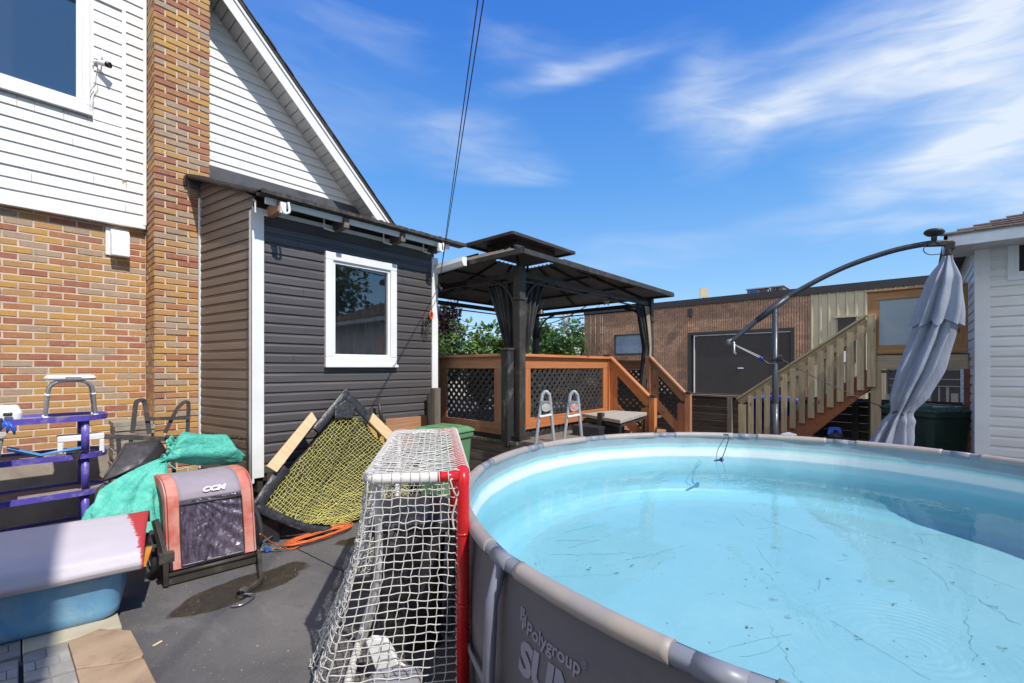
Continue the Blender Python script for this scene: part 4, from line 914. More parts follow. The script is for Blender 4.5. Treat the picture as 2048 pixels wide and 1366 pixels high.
b = MB(); b.grid(lambda k, j: canopy(k, j, 1, 8), 150, 80, closeu=True); b.build('canopy', fab, um)
def flap(k, j):
    p = canopy(k, j*.26+.0, 1.0, 8, .3, .22); c = cp[0].lerp(cp[2], j*.26*4.5/2); a = 2*math.pi*k
    sc_ = j; return p+(RT*math.cos(a)+FW*math.sin(a)*.8)*(.055*sc_*(1+.35*math.sin(8*a+.3)))+UP*(-.07*sc_*(.5+.5*math.sin(8*a+.3)))
b = MB(); b.grid(flap, 150, 20, closeu=True); b.build('vent_flap', fab, um)
b = MB(); b.tube([canopy(k/24, .665, 1.03, 8, 0, .15)+UP*.02*math.sin(k) for k in range(24)], .007, 6, closed=True); b.build('tie_cord', M['black_metal'], um)
# blue ratchet strap / cord
t_ = thing('ratchet_cord', 'thin cord with blue hooks tied from the winch to the umbrella pole', 'cord', tuple(Dp(1524, 718, 5.6)))
a_, b_, c__ = Dp(1468, 690, 5.7), Dp(1522, 717, 5.58), Dp(1548, 728, 5.55)
b = MB(); b.tube([a_, b_], .006, 5); b.tube([a_+UP*.01, b_+UP*.02], .005, 5); b.build('rope', mk('pale_rope', (.5, .48, .45), .8), t_)
blue = mk('blue_plastic', (.02, .08, .5), .35, (.03, .14, .6), 12, bst=0)
b = MB(); 
for k in range(7): q = b_+V((nz((k, 0, 1))*.03, nz((k, 5, 1))*.03, nz((k, 9, 4))*.04)); b.lathe([(0, -.03), (.025, -.015), (.028, .01), (0, .03)], q, 8, V((nz((k, 1, 1)), nz((k, 2, 1)), .6)))
b.build('hook', blue, t_)
b = MB(); b.tube([b_, lerp(b_, c__, .5)-UP*.03, c__], lambda t: .014, 6); b.build('strap', M['black_metal'], t_)
b = MB(); b.tube(bez([Dp(1558, 716, 5.55), Dp(1640, 760, 5.4), Dp(1700, 787, 5.3), Dp(1760, 812, 5.2)], 6), .005, 5); b.lathe([(.028, -.01), (.04, 0), (.028, .01)], Dp(1560, 716, 5.55), 12, FW)
b.build('guy_rope', M['black_metal'], label='dark rope running from the umbrella pole to the folded canopy', cat='rope')

# ================================================================ BINS
def wheelie(name, P, w, d, h, m, label, ang=0, cat='bin', group=None, lidm=None):
    t_ = thing(name, label, cat, tuple(P)); t_.rotation_euler = (0, 0, ang); lidm = lidm or m
    Q = V((0, 0, 0)); t0_ = V(t_.location)
    def lo(mb):  # build in local coordinates
        mb.v = [v+t0_ for v in mb.v]; return mb
    b = MB(); 
    def ring(z, sx, sy): return [V((x*sx, y*sy, z)) for x, y in ((-.5, -.42), (-.42, -.5), (.42, -.5), (.5, -.42), (.5, .42), (.42, .5), (-.42, .5), (-.5, .42))]
    rs = [ring(.06, w*.78, d*.74), ring(h*.86, w*.97, d*.95), ring(h*.87, w*1.05, d*1.03), ring(h*.93, w*1.05, d*1.03)]
    vs = sum(rs, []); b.add(vs, [(i*8+j, i*8+(j+1) % 8, (i+1)*8+(j+1) % 8, (i+1)*8+j) for i in range(3) for j in range(8)]+[tuple(range(8))[::-1]])
    lo(b).build('body', m, t_, bevel=.01)
    b = MB(); rs = [ring(h*.932, w*1.09, d*1.08), ring(h*.955, w*1.09, d*1.08), ring(h*.99, w*.85, d*.82)]
    vs = sum(rs, []); b.add(vs, [(i*8+j, i*8+(j+1) % 8, (i+1)*8+(j+1) % 8, (i+1)*8+j) for i in range(2) for j in range(8)]+[tuple(range(16, 24)), tuple(range(8))[::-1]])
    for q in (-.25, .25): b.box((q*w-.03, -d*.3, h*.985), (q*w+.03, d*.3, h*1.003))
    lo(b).build('lid', lidm, t_, bevel=.008)
    b = MB(); b.tube([(-w*.38, d*.56, h*.86), (-w*.38, d*.68, h*.92), (w*.38, d*.68, h*.92), (w*.38, d*.56, h*.86)], .016, 8); lo(b).build('handle', m, t_)
    for q in (-1, 1): b = MB(); b.lathe([(0, -.03), (.10, -.03), (.11, 0), (.10, .03), (0, .03)], (q*w*.42, d*.42, .11), 16, (1, 0, 0)); lo(b).build('wheel', M['black_metal'], t_)
    return t_
gr_ = mk('green_bin', (.13, .27, .13), .5, (.11, .235, .11), 4, bst=.05); dg = mk('dark_green_bin', (.018, .05, .035), .35, (.012, .035, .025), 4, bst=.03); bl = mk('blue_bin', (.012, .04, .30), .4, (.01, .03, .24), 4, bst=.03)
P = Dp(888, 900, 5.0); P.z = 0; wheelie('wheelie_bin', P, .46, .50, .955, gr_, 'light green wheelie bin behind the hockey goal', .15)
P = Dp(1548, 870, 7.6); wheelie('recycling_bin', (P.x, P.y, 0), .55, .58, 1.12, bl, 'bright blue recycling bin seen through the stair balusters', 0, lidm=mk('blue_lid', (.10, .20, .62), .35, bst=.02))
P = Dp(1850, 880, 6.1); wheelie('wheelie_bin', (P.x, P.y, 0), .62, .74, 1.10, dg, 'dark green wheelie bin beneath the landing behind the folded umbrella', -.75, lidm=mk('dkgreen_lid', (.03, .09, .07), .3, bst=.02))
t_ = thing('blue_pump', 'black bucket with blue handle showing above the far pool rim', 'bucket', tuple(Dp(1672, 890, 6.3)))
q = Dp(1672, 880, 6.3); b = MB(); b.lathe([(0, 0), (.15, 0), (.17, .5), (.13, .58), (0, .6)], (q.x, q.y, 0), 18); b.lathe([(0, .6), (.09, .6), (.08, .68), (0, .7)], (q.x, q.y, 0), 10); b.build('tub', M['black_metal'], t_)
b = MB(); z = .70; b.prism([V((q.x, q.y, 0))+RT*a+UP*c for a, c in ((-.09, .66), (-.06, .76), (.06, .76), (.09, .66), (.05, .66), (.03, .72), (-.03, .72), (-.05, .66))], FW*.05); b.build('handle', blue, t_)
P = Dp(1577, 873, 5.4); t_ = thing('lamp_post', 'short post with grey pyramid cap just beyond the pool rim', 'post', (P.x, P.y, 0))
b = MB(); b.box((P.x-.04, P.y-.04, 0), (P.x+.04, P.y+.04, P.z-.0)); b.build('shaft', M['dark_wood'], t_)
b = MB(); s_ = .075; z = P.z; b.box((P.x-s_, P.y-s_, z+.001), (P.x+s_, P.y+s_, z+.025)); b.build('cap', mk('grey_cap', (.4, .42, .45), .35, bst=.03), t_, bevel=.008)
b = MB(); b.add([(P.x-s_, P.y-s_, z+.026), (P.x+s_, P.y-s_, z+.026), (P.x+s_, P.y+s_, z+.026), (P.x-s_, P.y+s_, z+.026), (P.x, P.y, z+.055)], [(0, 1, 4), (1, 2, 4), (2, 3, 4), (3, 0, 4)]); b.build('cap', mk('grey_cap2', (.4, .42, .45), .35, bst=.03), t_)

# ================================================================ POOL
PC = V((3.47, .48, 0)); PR = 2.27; RZ = .825; WZ = .60; NS = 16; A0 = math.radians(160.3)
pool = thing('swimming_pool', 'round above-ground frame pool with grey rim and pale blue liner full of water', 'pool', tuple(PC))
cyl = lambda r, a, z: V((PC.x+r*math.cos(a), PC.y+r*math.sin(a), z))
seg = 2*math.pi/NS
def poly_r(a, r=PR, k=.25):   # slightly polygonal plan between the legs
    d = ((a-A0)/seg) % 1.0; return r*(1-k*(1-math.cos(seg/2))*(4*d*(1-d)))
liner = bpy.data.materials.new('liner'); m, t, p = nt('pool_liner'); vec = mapped(t, 'obj', (1, 1, 1))
sx = t.nodes.new('ShaderNodeSeparateXYZ'); t.links.new(vec, sx.inputs[0])
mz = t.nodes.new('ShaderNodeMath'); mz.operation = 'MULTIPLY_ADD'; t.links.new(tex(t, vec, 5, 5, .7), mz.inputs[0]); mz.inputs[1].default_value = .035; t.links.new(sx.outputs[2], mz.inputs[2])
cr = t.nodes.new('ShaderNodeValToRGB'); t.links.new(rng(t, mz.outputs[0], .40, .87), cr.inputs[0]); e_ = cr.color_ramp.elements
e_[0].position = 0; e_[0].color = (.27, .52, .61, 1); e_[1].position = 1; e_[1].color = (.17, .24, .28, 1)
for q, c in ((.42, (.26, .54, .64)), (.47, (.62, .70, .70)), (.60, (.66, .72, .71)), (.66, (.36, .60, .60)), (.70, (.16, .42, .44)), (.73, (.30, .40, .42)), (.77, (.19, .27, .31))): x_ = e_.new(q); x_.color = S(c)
c = mixc(t, rng(t, tex(t, vec, 2.2, 6, .7), .4, .7, 0, .15), cr.outputs[0], (.42, .66, .74))
t.links.new(c, p.inputs['Base Color']); p.inputs['Roughness'].default_value = .45; bump(t, p, tex(t, mapped(t, 'obj', (1, 1, .3)), 3.5, 5, .6), .5, .02); LIN = m
m, t, p = nt('pool_floor'); vec = mapped(t, 'obj', (1, 1, 1))
c = mixc(t, rng(t, tex(t, vec, 1.2, 6, .65), .35, .7), (.26, .47, .545), (.31, .52, .585))
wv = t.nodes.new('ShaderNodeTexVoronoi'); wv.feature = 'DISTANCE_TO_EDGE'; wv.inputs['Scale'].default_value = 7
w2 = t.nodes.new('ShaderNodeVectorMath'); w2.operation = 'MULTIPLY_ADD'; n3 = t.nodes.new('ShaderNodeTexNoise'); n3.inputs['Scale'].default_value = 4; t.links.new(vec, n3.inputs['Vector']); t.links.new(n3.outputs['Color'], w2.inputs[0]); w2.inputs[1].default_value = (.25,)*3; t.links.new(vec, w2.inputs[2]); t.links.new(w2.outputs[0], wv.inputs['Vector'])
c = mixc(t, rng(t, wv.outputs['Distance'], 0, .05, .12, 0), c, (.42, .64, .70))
t.links.new(c, p.inputs['Base Color']); p.inputs['Roughness'].default_value = .5; bump(t, p, tex(t, vec, 3, 4), .3, .02); FLM = m
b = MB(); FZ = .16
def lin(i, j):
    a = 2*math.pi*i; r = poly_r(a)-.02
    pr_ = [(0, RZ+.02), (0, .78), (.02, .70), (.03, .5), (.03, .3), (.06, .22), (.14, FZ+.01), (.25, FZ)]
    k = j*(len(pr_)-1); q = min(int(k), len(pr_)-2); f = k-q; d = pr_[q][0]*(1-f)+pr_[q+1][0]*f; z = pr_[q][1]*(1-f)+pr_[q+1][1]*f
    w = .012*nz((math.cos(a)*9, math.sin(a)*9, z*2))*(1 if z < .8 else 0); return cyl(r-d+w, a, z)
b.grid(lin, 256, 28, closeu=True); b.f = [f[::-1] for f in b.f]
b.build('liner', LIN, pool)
b = MB()
def flo(i, j): a = 2*math.pi*i; r = (PR-.02-.249)*j; return cyl(r, a, FZ)
b.grid(flo, 96, 30, closeu=True); b.build('floor', FLM, pool)
out = mk('pool_wall_fabric', (.145, .13, .14), .55, (.12, .108, .118), 1.5, bs=160, bst=.2, bd=.002, dirt=(.20, .165, .14), ds=2)
b = MB()
def wal(i, j):
    a = 2*math.pi*i; z = RZ*(1-j); bul = .035*math.sin(math.pi*(1-j))**.8; d = ((a-A0)/seg) % 1.0
    return cyl(poly_r(a)+.0+bul*(.4+2.2*d*(1-d))-.01, a, z)
b.grid(wal, 320, 14, closeu=True); b.build('outer_wall', out, pool)
rimm = mk('rim_sleeve', (.34, .30, .275), .5, (.29, .265, .255), 2.5, bs=200, bst=.15, bd=.002, dirt=(.42, .34, .25), ds=3)
bare = mk('rim_tube', (.23, .24, .27), .4, (.19, .20, .24), 3, bst=.05)
for k in range(NS):
    a_k = A0+k*seg
    n = 26; g0_, g1_ = a_k+.055, a_k+seg-.055
    pts = [cyl(poly_r(g0_+(g1_-g0_)*i/n)+.005, g0_+(g1_-g0_)*i/n, RZ) for i in range(n+1)]
    rr = [.0335+.004*math.sin(math.pi*i/n)*.4+(.002 if i in (0, n) else 0)+.0015*nz((i*.4, k, 0)) for i in range(n+1)]
    b = MB(); b.tube(pts, rr, 16); rs = b.build('rim_sleeve', rimm, pool)
    b = MB(); pts = [cyl(poly_r(a_k+q*.064/6)+.005, a_k+q*.064/6, RZ-.001) for q in range(-6, 7)]; b.tube(pts, .029, 14)
    b.tube([cyl(PR+.004, a_k-.028, RZ-.002), cyl(PR+.004, a_k+.028, RZ-.002)], .032, 14); b.build('rim_joint', bare, pool)
    b = MB(); b.tube([cyl(PR+.012, a_k, RZ-.02), cyl(PR+.055, a_k, RZ-.16), cyl(PR+.085, a_k, .02)], .026, 12); b.tube([cyl(PR+.08, a_k, .0), cyl(PR+.08, a_k, .03)], .05, 12); b.build('leg', mk('leg_grey', (.20, .20, .25), .4) if k == 0 else bpy.data.materials['leg_grey'], pool)
# strap half way up the wall
b = MB(); b.grid(lambda i, j: cyl(poly_r(2*math.pi*i)+.045, 2*math.pi*i, .25+.04*j), 200, 1, closeu=True); b.build('strap', bare, pool)
# lettering printed on the outer wall
lm = mk('print_grey', (.30, .28, .33), .6, bst=0)
def onwall(vs, fs, s0, z0, tilt=0, off=.004):
    out_ = []
    for v in vs:
        s = s0+v.x*math.cos(tilt)-v.y*math.sin(tilt); z = z0+v.x*math.sin(tilt)+v.y*math.cos(tilt); a = s/PR
        d = ((a-A0)/seg) % 1.0; bul = .035*math.sin(math.pi*(z/RZ))**.8
        out_.append(cyl(poly_r(a)+bul*(.4+2.2*d*(1-d))-.01+off+v.z, a, z))
    return out_, fs
sA = math.radians(164.0)*PR
vs, fs = text('Polygroup', .068, .001, .0012); v2, f2 = text('\u00ae', .03, .001)
b = MB(); b.add(*onwall(vs, fs, sA+.035, .615)); mxx = max(v.x for v in vs); b.add(*onwall(v2, f2, sA+.035+mxx+.004, .645)); b.build('lettering', lm, pool)
vs, fs = text('SUMMER', .165, .001, .008, .15); b = MB(); b.add(*onwall(vs, fs, sA-.01, .465)); b.build('lettering', lm, pool)
vs, fs = text('WAVES', .165, .001, .008, .15); b = MB(); b.add(*onwall(vs, fs, sA+.03, .315)); b.build('lettering', lm, pool)
b = MB(); hexa = lambda x, y, w, h, k: [V((x, y+k, 0)), V((x+w, y+k+w*.55, 0)), V((x+w, y+k+h+w*.55, 0)), V((x, y+k+h, 0))]
for (x, y, h) in ((0, .025, .05), (.014, .045, .028), (.014, -.005, .045), (.028, .01, .045)): b.add(*onwall([V(q) for q in hexa(x-.01, y, .011, h, 0)], [(0, 1, 2, 3)], sA, .62))
b.build('logo', lm, pool)
P_ = cyl(PR, math.radians(157.3), .64)
b = MB(); ang = math.radians(156.5)*PR
for k in range(14): a = k*.3; 
circ = [V((.028*math.cos(a), .045+.028*math.sin(a), 0)) for a in [2*math.pi*k/20 for k in range(21)]]; ci = [q*1 for q in circ]
vsq = []; 
for q in circ: vsq += [q, V((q.x*.88, .045+(q.y-.045)*.88, 0))]
b.add(*onwall(vsq, [(2*i, 2*i+2, 2*i+3, 2*i+1) for i in range(20)], ang, .55))
for k in range(3): b.add(*onwall([V((-.03, -.02-.025*k, 0)), V((.03, -.02-.025*k, 0)), V((.03, -.0225-.025*k, 0)), V((-.03, -.0225-.025*k, 0))], [(0, 1, 2, 3)], ang, .55))
b.build('emblem', lm, pool)
# water
wm_ = bpy.data.materials.new('water'); wm_.use_nodes = True; t = wm_.node_tree; t.nodes.clear()
o_ = t.nodes.new('ShaderNodeOutputMaterial'); mxs = t.nodes.new('ShaderNodeMixShader'); tr = t.nodes.new('ShaderNodeBsdfTransparent'); gl = t.nodes.new('ShaderNodeBsdfGlossy'); fr = t.nodes.new('ShaderNodeFresnel')
tr.inputs[0].default_value = (.88, .975, .99, 1); gl.inputs['Roughness'].default_value = .015; fr.inputs[0].default_value = 1.33
vec = mapped(t, 'obj', (1, 1, 1)); bp_ = t.nodes.new('ShaderNodeBump'); bp_.inputs['Strength'].default_value = .12; bp_.inputs['Distance'].default_value = .03
t.links.new(tex(t, mapped(t, 'obj', (1.0, 2.2, 1)), 3.2, 3, .5), bp_.inputs['Height'])
t.links.new(bp_.outputs[0], gl.inputs['Normal']); t.links.new(bp_.outputs[0], fr.inputs['Normal'])
t.links.new(fr.outputs[0], mxs.inputs[0]); t.links.new(tr.outputs[0], mxs.inputs[1]); t.links.new(gl.outputs[0], mxs.inputs[2]); t.links.new(mxs.outputs[0], o_.inputs[0])
rc = Zp(1822, 1293, WZ)
b = MB()
def wat(i, j):
    a = 2*math.pi*i; R_ = min(.45, 9); 
    # polar grid centred on the drop rings, stretched to the wall
    d = V((math.cos(a), math.sin(a), 0)); o = rc-PC; o.z = 0
    bq = o.dot(d); cq = o.dot(o)-(PR-.055)**2; mxr = -bq+math.sqrt(bq*bq-cq)
    r = (j/.6)*.42 if j < .6 else .42+(mxr-.42)*(j-.6)/.4
    env = math.exp(-r/.20)*min(1, r/.03) if r < .5 else 0
    return V((rc.x+d.x*r, rc.y+d.y*r, WZ+.0008*env*math.sin(r*2*math.pi/.034)))
b.grid(wat, 96, 200, closeu=True); b.f = [f[::-1] for f in b.f]
b.build('water', wm_, kind='structure', base=(PC.x, PC.y, WZ))
# debris on the floor and surface: dead grass threads and leaf crumbs
b = MB(); random.seed(3)
def inpool(p, r=PR-.3): return (V((p.x, p.y, 0))-PC).length < r
for k in range(60):
    x = PC+V((random.uniform(-2, 2), random.uniform(-2, 2), 0))
    if not inpool(x): continue
    ang_ = math.radians(random.gauss(-25, 35)); L_ = random.choice((.04, .08, .15, .3, .5))*random.uniform(.6, 1.3); pts = []
    for i in range(9):
        pts.append(V((x.x, x.y, FZ+.003))); ang_ += random.gauss(0, .16); x = x+V((math.cos(ang_), math.sin(ang_), 0))*L_/8
    if all(inpool(q) for q in pts): b.tube(pts, random.uniform(.0004, .0009), 4)
for (u0, v0, u1, v1) in ((1540, 1250, 1600, 1366), (1250, 1120, 1318, 1107), (1395, 950, 1530, 1010), (1640, 1040, 1860, 1110), (1860, 1110, 2040, 1180), (1610, 1020, 1700, 1065), (1480, 1020, 1640, 1080), (1900, 1165, 2040, 1250), (1660, 1240, 1860, 1360), (1100, 1110, 1290, 1106), (1930, 1230, 1950, 1320)):
    p0, p1 = Zp(u0, v0, FZ+.003), Zp(u1, v1, FZ+.003); n = 24
    pts = [p0.lerp(p1, i/n)+V((nz((i*.35, u0, 0))*.03, nz((i*.35, v0, 5))*.03, 0)) for i in range(n+1)]
    b.tube(pts, [(.0004+.0007*abs(nz((i*.3, u0, 2)))*2) for i in range(n+1)], 4)
b.build('debris_threads', mk('thread_green', (.13, .27, .25), .8), pool, kind='stuff')
b = MB()
for k in range(260):
    a = random.random()*6.28; r = (PR-.35)*math.sqrt(random.random()); p0 = cyl(r, a, FZ+.003); s_ = random.uniform(.0015, .004)*(2.2 if random.random() < .1 else 1); th = random.random()*3.14; u_ = V((math.cos(th), math.sin(th), 0)); w_ = V((-u_.y, u_.x, 0))
    b.add([p0+u_*s_*2, p0+w_*s_, p0-u_*s_*2, p0-w_*s_], [(0, 1, 2, 3)])
for (u, v) in ((1232, 1147), (1262, 1131), (1655, 1158), (1784, 1208), (1575, 1235), (1905, 1165), (1990, 1214), (1720, 1163), (2005, 1298), (1780, 1162), (1552, 1095), (1690, 1110), (1508, 1010), (1552, 1030), (1790, 1085), (1497, 1255), (1546, 1200), (1716, 1275)):
    c0_ = Zp(u, v, FZ+.003)
    for k in range(9):
        p0 = c0_+V((random.gauss(0, .014), random.gauss(0, .010), .002)); s_ = random.uniform(.002, .006); th = random.random()*3.14; u_ = V((math.cos(th), math.sin(th), 0)); w_ = V((-u_.y, u_.x, 0))
        b.add([p0+u_*s_*1.7, p0+w_*s_*.6, p0-u_*s_*1.7, p0-w_*s_*.6], [(0, 1, 2, 3)])
b.build('leaf_crumbs', mk('leaf_bits', (.10, .17, .08), .8, (.14, .13, .06), 30), pool, kind='stuff')
# floating thermometer on a string
q = Zp(1443, 919, WZ); r0 = Zp(1452, 870, RZ+.045); t_ = thing('pool_thermometer', 'small dark blue floating thermometer tied by string to the far pool rim', 'thermometer', tuple(q))
b = MB(); b.lathe([(0, -.03), (.02, -.02), (.024, .0), (.012, .02), (0, .026)], q, 12, V((.5, 0, 1))); b.lathe([(0, 0), (.012, .0), (.010, .12), (0, .13)], q, 10, V((-.9, .3, -.03))); b.build('float', mk('navy_plastic', (.01, .02, .12), .3), t_)
b = MB(); b.tube(bez([r0, r0-FW*.06-UP*.02, lerp(r0, q, .6)-FW*.04, q], 5), .0045, 5); b.tube(bez([r0, r0-FW*.06-UP*.03-RT*.05, lerp(r0, q, .6)-FW*.04-RT*.08, q-RT*.06], 5), .003, 5)
for k in range(6): a = k; b.tube([r0+V((math.cos(a)*.025, math.sin(a)*.025, 0)), r0+V((math.cos(a+1)*.025, math.sin(a+1)*.025, .01))], .004, 4)
b.build('string', mk('dark_string', (.03, .05, .06), .8), t_)

# ================================================================ POOL LADDER
ld = thing('pool_ladder', 'grey A-frame pool ladder with white rungs standing on the deck ledge behind the rim', 'ladder', tuple(Dp(1120, 875, 5.05)))
gm_ = mk('ladder_grey', (.36, .37, .39), .4, (.30, .31, .33), 5, bst=.03); zb = .70
for (u, uh) in ((1092, 0), (1148, 1)):
    D = 4.95 if uh == 0 else 5.08
    tp = Dp(u, 783, D); 
    A, B, Cc, Dd = Dp(u-22, 876, D), Dp(u-9, 800, D), Dp(u+8, 800, D+.02), Dp(u+17, 872, D+.03); A.z = zb; Dd.z = zb
    b = MB(); b.tube(bez([A, B, Dp(u-6, 788, D), tp, Dp(u+5, 788, D), Cc, Dd], 8), .0185, 10); b.build('rail', gm_, ld)
    b = MB(); p0, p1 = Dp(u-13, 833, D), Dp(u+11, 829, D); b.bar(p0, p1, .06, .02); b.build('rung', M['trim'], ld, bevel=.004)
    b = MB(); 
    for k in range(4): b.bar(Dp(u-10, 802+k*3, D-.02), Dp(u+11, 803+k*3, D-.02), .012, .008)
    b.build('brace', gm_, ld)
    b = MB(); c0_ = Dp(u, 815, D-.02); vs = []; n = 14
    for k in range(n): a = 2*math.pi*k/n; rr = .045*(1+.25*nz((k*.9, uh, 0))); vs.append(c0_+RT*math.cos(a)*rr*1.1+UP*math.sin(a)*rr)
    b.add(vs+[v-FW*.008 for v in vs], [tuple(range(n))[::-1], tuple(range(n, 2*n))]+[(k, (k+1) % n, n+(k+1) % n, n+k) for k in range(n)]); b.build('worn_label', mk('worn_label_%d' % uh, (.55, .5, .45) if uh == 0 else (.6, .42, .38), .7, (.4, .1, .07) if uh else (.35, .33, .3), 40), ld)
b = MB(); z = zb+.012; pa_, pb_ = Dp(1070, 876, 4.93), Dp(1165, 873, 5.1); pa_.z = pb_.z = z; b.bar(pa_, pb_, .06, .03); b.build('foot_bar', M['trim'], ld, bevel=.006)
# ================================================================ TABLE
TZ = .97; cs = [Zp(1164, 827, TZ), Zp(1225, 820.5, TZ), Zp(1294, 824.5, TZ), Zp(1241, 840, TZ)]
tb = thing('patio_table', 'square grey weathered slab table on thin black metal legs beside the pool ladder', 'table', tuple((cs[0]+cs[2])/2*1.0))
b = MB(); b.prism([c-UP*.045 for c in cs], (0, 0, .045)); b.build('top', wood('bleached_wood', (.46, .41, .34), (.34, .30, .24), (.15, .12, .09), .85, .1), tb, bevel=.006)
ctr = (cs[0]+cs[2])/2
for k, c in enumerate(cs):
    q = c.lerp(ctr, .08); b = MB(); b.box((q.x-.014, q.y-.014, 0), (q.x+.014, q.y+.014, TZ-.061)); b.build('leg', M['black_metal'], tb)
b = MB()
for k in range(4): a_, c = cs[k].lerp(ctr, .07), cs[(k+1) % 4].lerp(ctr, .07); b.bar(a_-UP*.078, c-UP*.078, .03, .03)
b.build('frame', M['black_metal'], tb)
q = Dp(1196, 862, 5.9); b = MB(); b.box((q.x-.3, q.y-.2, .0), (q.x+.35, q.y+.2, .86)); b.build('storage_box', mk('dark_box', (.03, .028, .03), .5), label='low dark storage box under the grey slab table', cat='box', bevel=.01)
b = MB(); b.box((Zp(1155, 870, .7).x-.03, 2.98, .70), (Zp(1155, 870, .7).x+.04, 3.05, 1.02)); b.build('stub_post', M['black_metal'], label='short black post standing behind the right ladder rail', cat='post', bevel=.004)
# ================================================================ HOCKEY GOAL
G0 = V((1.446, 1.62, 0)); gw = V((.624, .781, 0)).normalized(); gb = V((-.781, .624, 0)); GW = 1.46; GH = 1.09; TD = .44
GP = lambda w, d, z: G0+gw*w+gb*d+UP*z
goal = thing('hockey_goal', 'street hockey goal with red posts, white rear tubes and white twine net beside the pool', 'goal', tuple(GP(GW/2, .2, 0)))
red = mk('red_paint', (.62, .018, .022), .22, (.56, .014, .018), 5, bs=60, bst=.03, dirt=(.42, .02, .02), ds=9, spec=.5)
wht = mk('white_pipe', (.74, .73, .70), .35, (.66, .64, .60), 5, bst=.03, dirt=(.4, .34, .27), ds=7)
def corner(p, c, q, r, n=8):
    p, c, q = V(p), V(c), V(q); a = c+(p-c).normalized()*r; d = c+(q-c).normalized()*r
    return [a*(1-t)**2+c*2*t*(1-t)+d*t*t for t in [i/n for i in range(n+1)]]
b = MB(); b.tube([GP(0, 0, .02)]+corner(GP(0, 0, 0), GP(0, 0, GH), GP(1, 0, GH), .05)+[GP(GW/2, 0, GH)]+corner(GP(GW/2, 0, GH), GP(GW, 0, GH), GP(GW, 0, 0), .05)+[GP(GW, 0, .02)], .031, 20)
fr_ = b.build('front_frame', red, goal)
b = MB()
for z in (.46, .02, .80):
    b.tube([GP(0, 0, z), GP(0, 0, z+.012)], .0325, 20)
b.tube([GP(.5, 0, GH), GP(.512, 0, GH)], .0325, 18); b.build('joint_ring', red, fr_)
b = MB(); b.tube([GP(0, .02, GH-.01), GP(0, .12, GH-.01)], .0255, 16); b.build('red_socket', red, fr_)
b = MB(); b.tube([GP(GW, .02, GH-.01), GP(GW, .12, GH-.01)], .0255, 16); b.build('red_socket', red, fr_)
b = MB(); b.tube([GP(0, .12, GH-.01)]+corner(GP(0, .1, GH-.01), GP(0, TD, GH-.01), GP(1, TD, GH-.01), .07)+corner(GP(.5, TD, GH-.01), GP(GW, TD, GH-.01), GP(GW, 0, GH-.01), .07)+[GP(GW, .12, GH-.01)], .025, 16); b.build('top_frame', wht, goal)
for w_ in (.05, GW-.05):
    b = MB(); sg = 1 if w_ < .5 else -1; b.tube(bez([GP(w_, TD-.02, GH-.01), GP(w_+.10*sg, TD-.03, .85), GP(w_+.26*sg, TD+.0, .42), GP(w_+.42*sg, TD+.1, .04)], 8), .019, 12); b.build('back_tube', wht, goal)
b = MB(); b.tube([GP(0, .03, .03)]+corner(GP(0, .1, .03), GP(0, .56, .03), GP(1, .56, .03), .2)+corner(GP(.5, .56, .03), GP(GW, .56, .03), GP(GW, 0, .03), .2)+[GP(GW, .03, .03)], .024, 14); b.build('base_frame', wht, goal)
twine = mk('white_twine', (.62, .60, .56), .85, (.5, .48, .44), 30, bs=500, bst=.4, bd=.002)
def net(S, nu, nv, r=.0030, jit=.006, name='net', m=twine, par=goal, seed=0, sub=3, sides=4, knots=True):
    b = MB()
    def q(i, j):
        p = S(i/nu, j/nv); I, J = i, j
        w_ = V((nz((I*.9, J*.9, seed)), nz((I*.9, J*.9, seed+7)), nz((I*.9, J*.9, seed+13))))*jit*1.6
        return p+w_
    for i in range(nu+1): b.tube([q(i, j/sub) for j in range(nv*sub+1)], r, sides)
    for j in range(nv+1): b.tube([q(i/sub, j) for i in range(nu*sub+1)], r, sides)
    b.s = [True]*len(b.f); return b.build(name, m, par)
bd = lambda z: TD+.23*max(0, 1-z/GH)**1.5
def side(w_): return lambda s, t: GP(w_+.0, .028+(bd(GH-.03-t*(GH-.06))-.03)*s, GH-.03-t*(GH-.06))+gw*(.03*math.sin(math.pi*s)*math.sin(math.pi*min(1, t*1.2))*(1 if w_ > .5 else -1))*-1
net(side(0), 11, 27, seed=1, name='side_net', jit=.006)
net(side(GW), 10, 24, seed=2, name='side_net', jit=.006)
net(lambda s, t: GP(s*GW, .02+t*(TD-.02), GH+.018-.035*math.sin(math.pi*t)*math.sin(math.pi*s)), 34, 11, seed=3, name='top_net', jit=.004)
def backn(s, t):
    z = (GH-.01)*(1-t)+.02; bl_ = max(0, math.sin(math.pi*s))
    return GP(s*GW, bd(z)+.13*bl_**.6*t**1.3+.02*math.sin(s*30), z)
net(backn, 42, 28, seed=4, name='back_net', jit=.008)
# whip lacing on posts and bars
b = MB()
for k in range(26):
    z = GH-.06-k*.04; b.tube([GP(0, .0+.034*math.cos(a), z+.02*a/6.28)+gw*.034*math.sin(a) for a in [i*math.pi/5-.6 for i in range(7)]], .0028, 4)
b.build('lacing', mk('red_white_lace', (.6, .5, .48), .8, (.5, .03, .03), 60), goal)
b = MB()
for k in range(9):
    d = .06+k*.043; b.tube([GP(.030*math.sin(a), d+.012*a/6.28, GH-.01+.030*math.cos(a)) for a in [i*math.pi/5 for i in range(11)]], .0028, 4)
b.s = [True]*len(b.f); b.build('lacing', twine, goal); b = MB()
for k in range(33):
    d = .04+k*.043; b.tube([GP(d+.012*a/6.28, TD+.030*math.sin(a), GH-.01+.030*math.cos(a)) for a in [i*math.pi/5 for i in range(11)]], .0028, 4)
b.s = [True]*len(b.f); b.build('lacing', twine, goal)
b = MB()
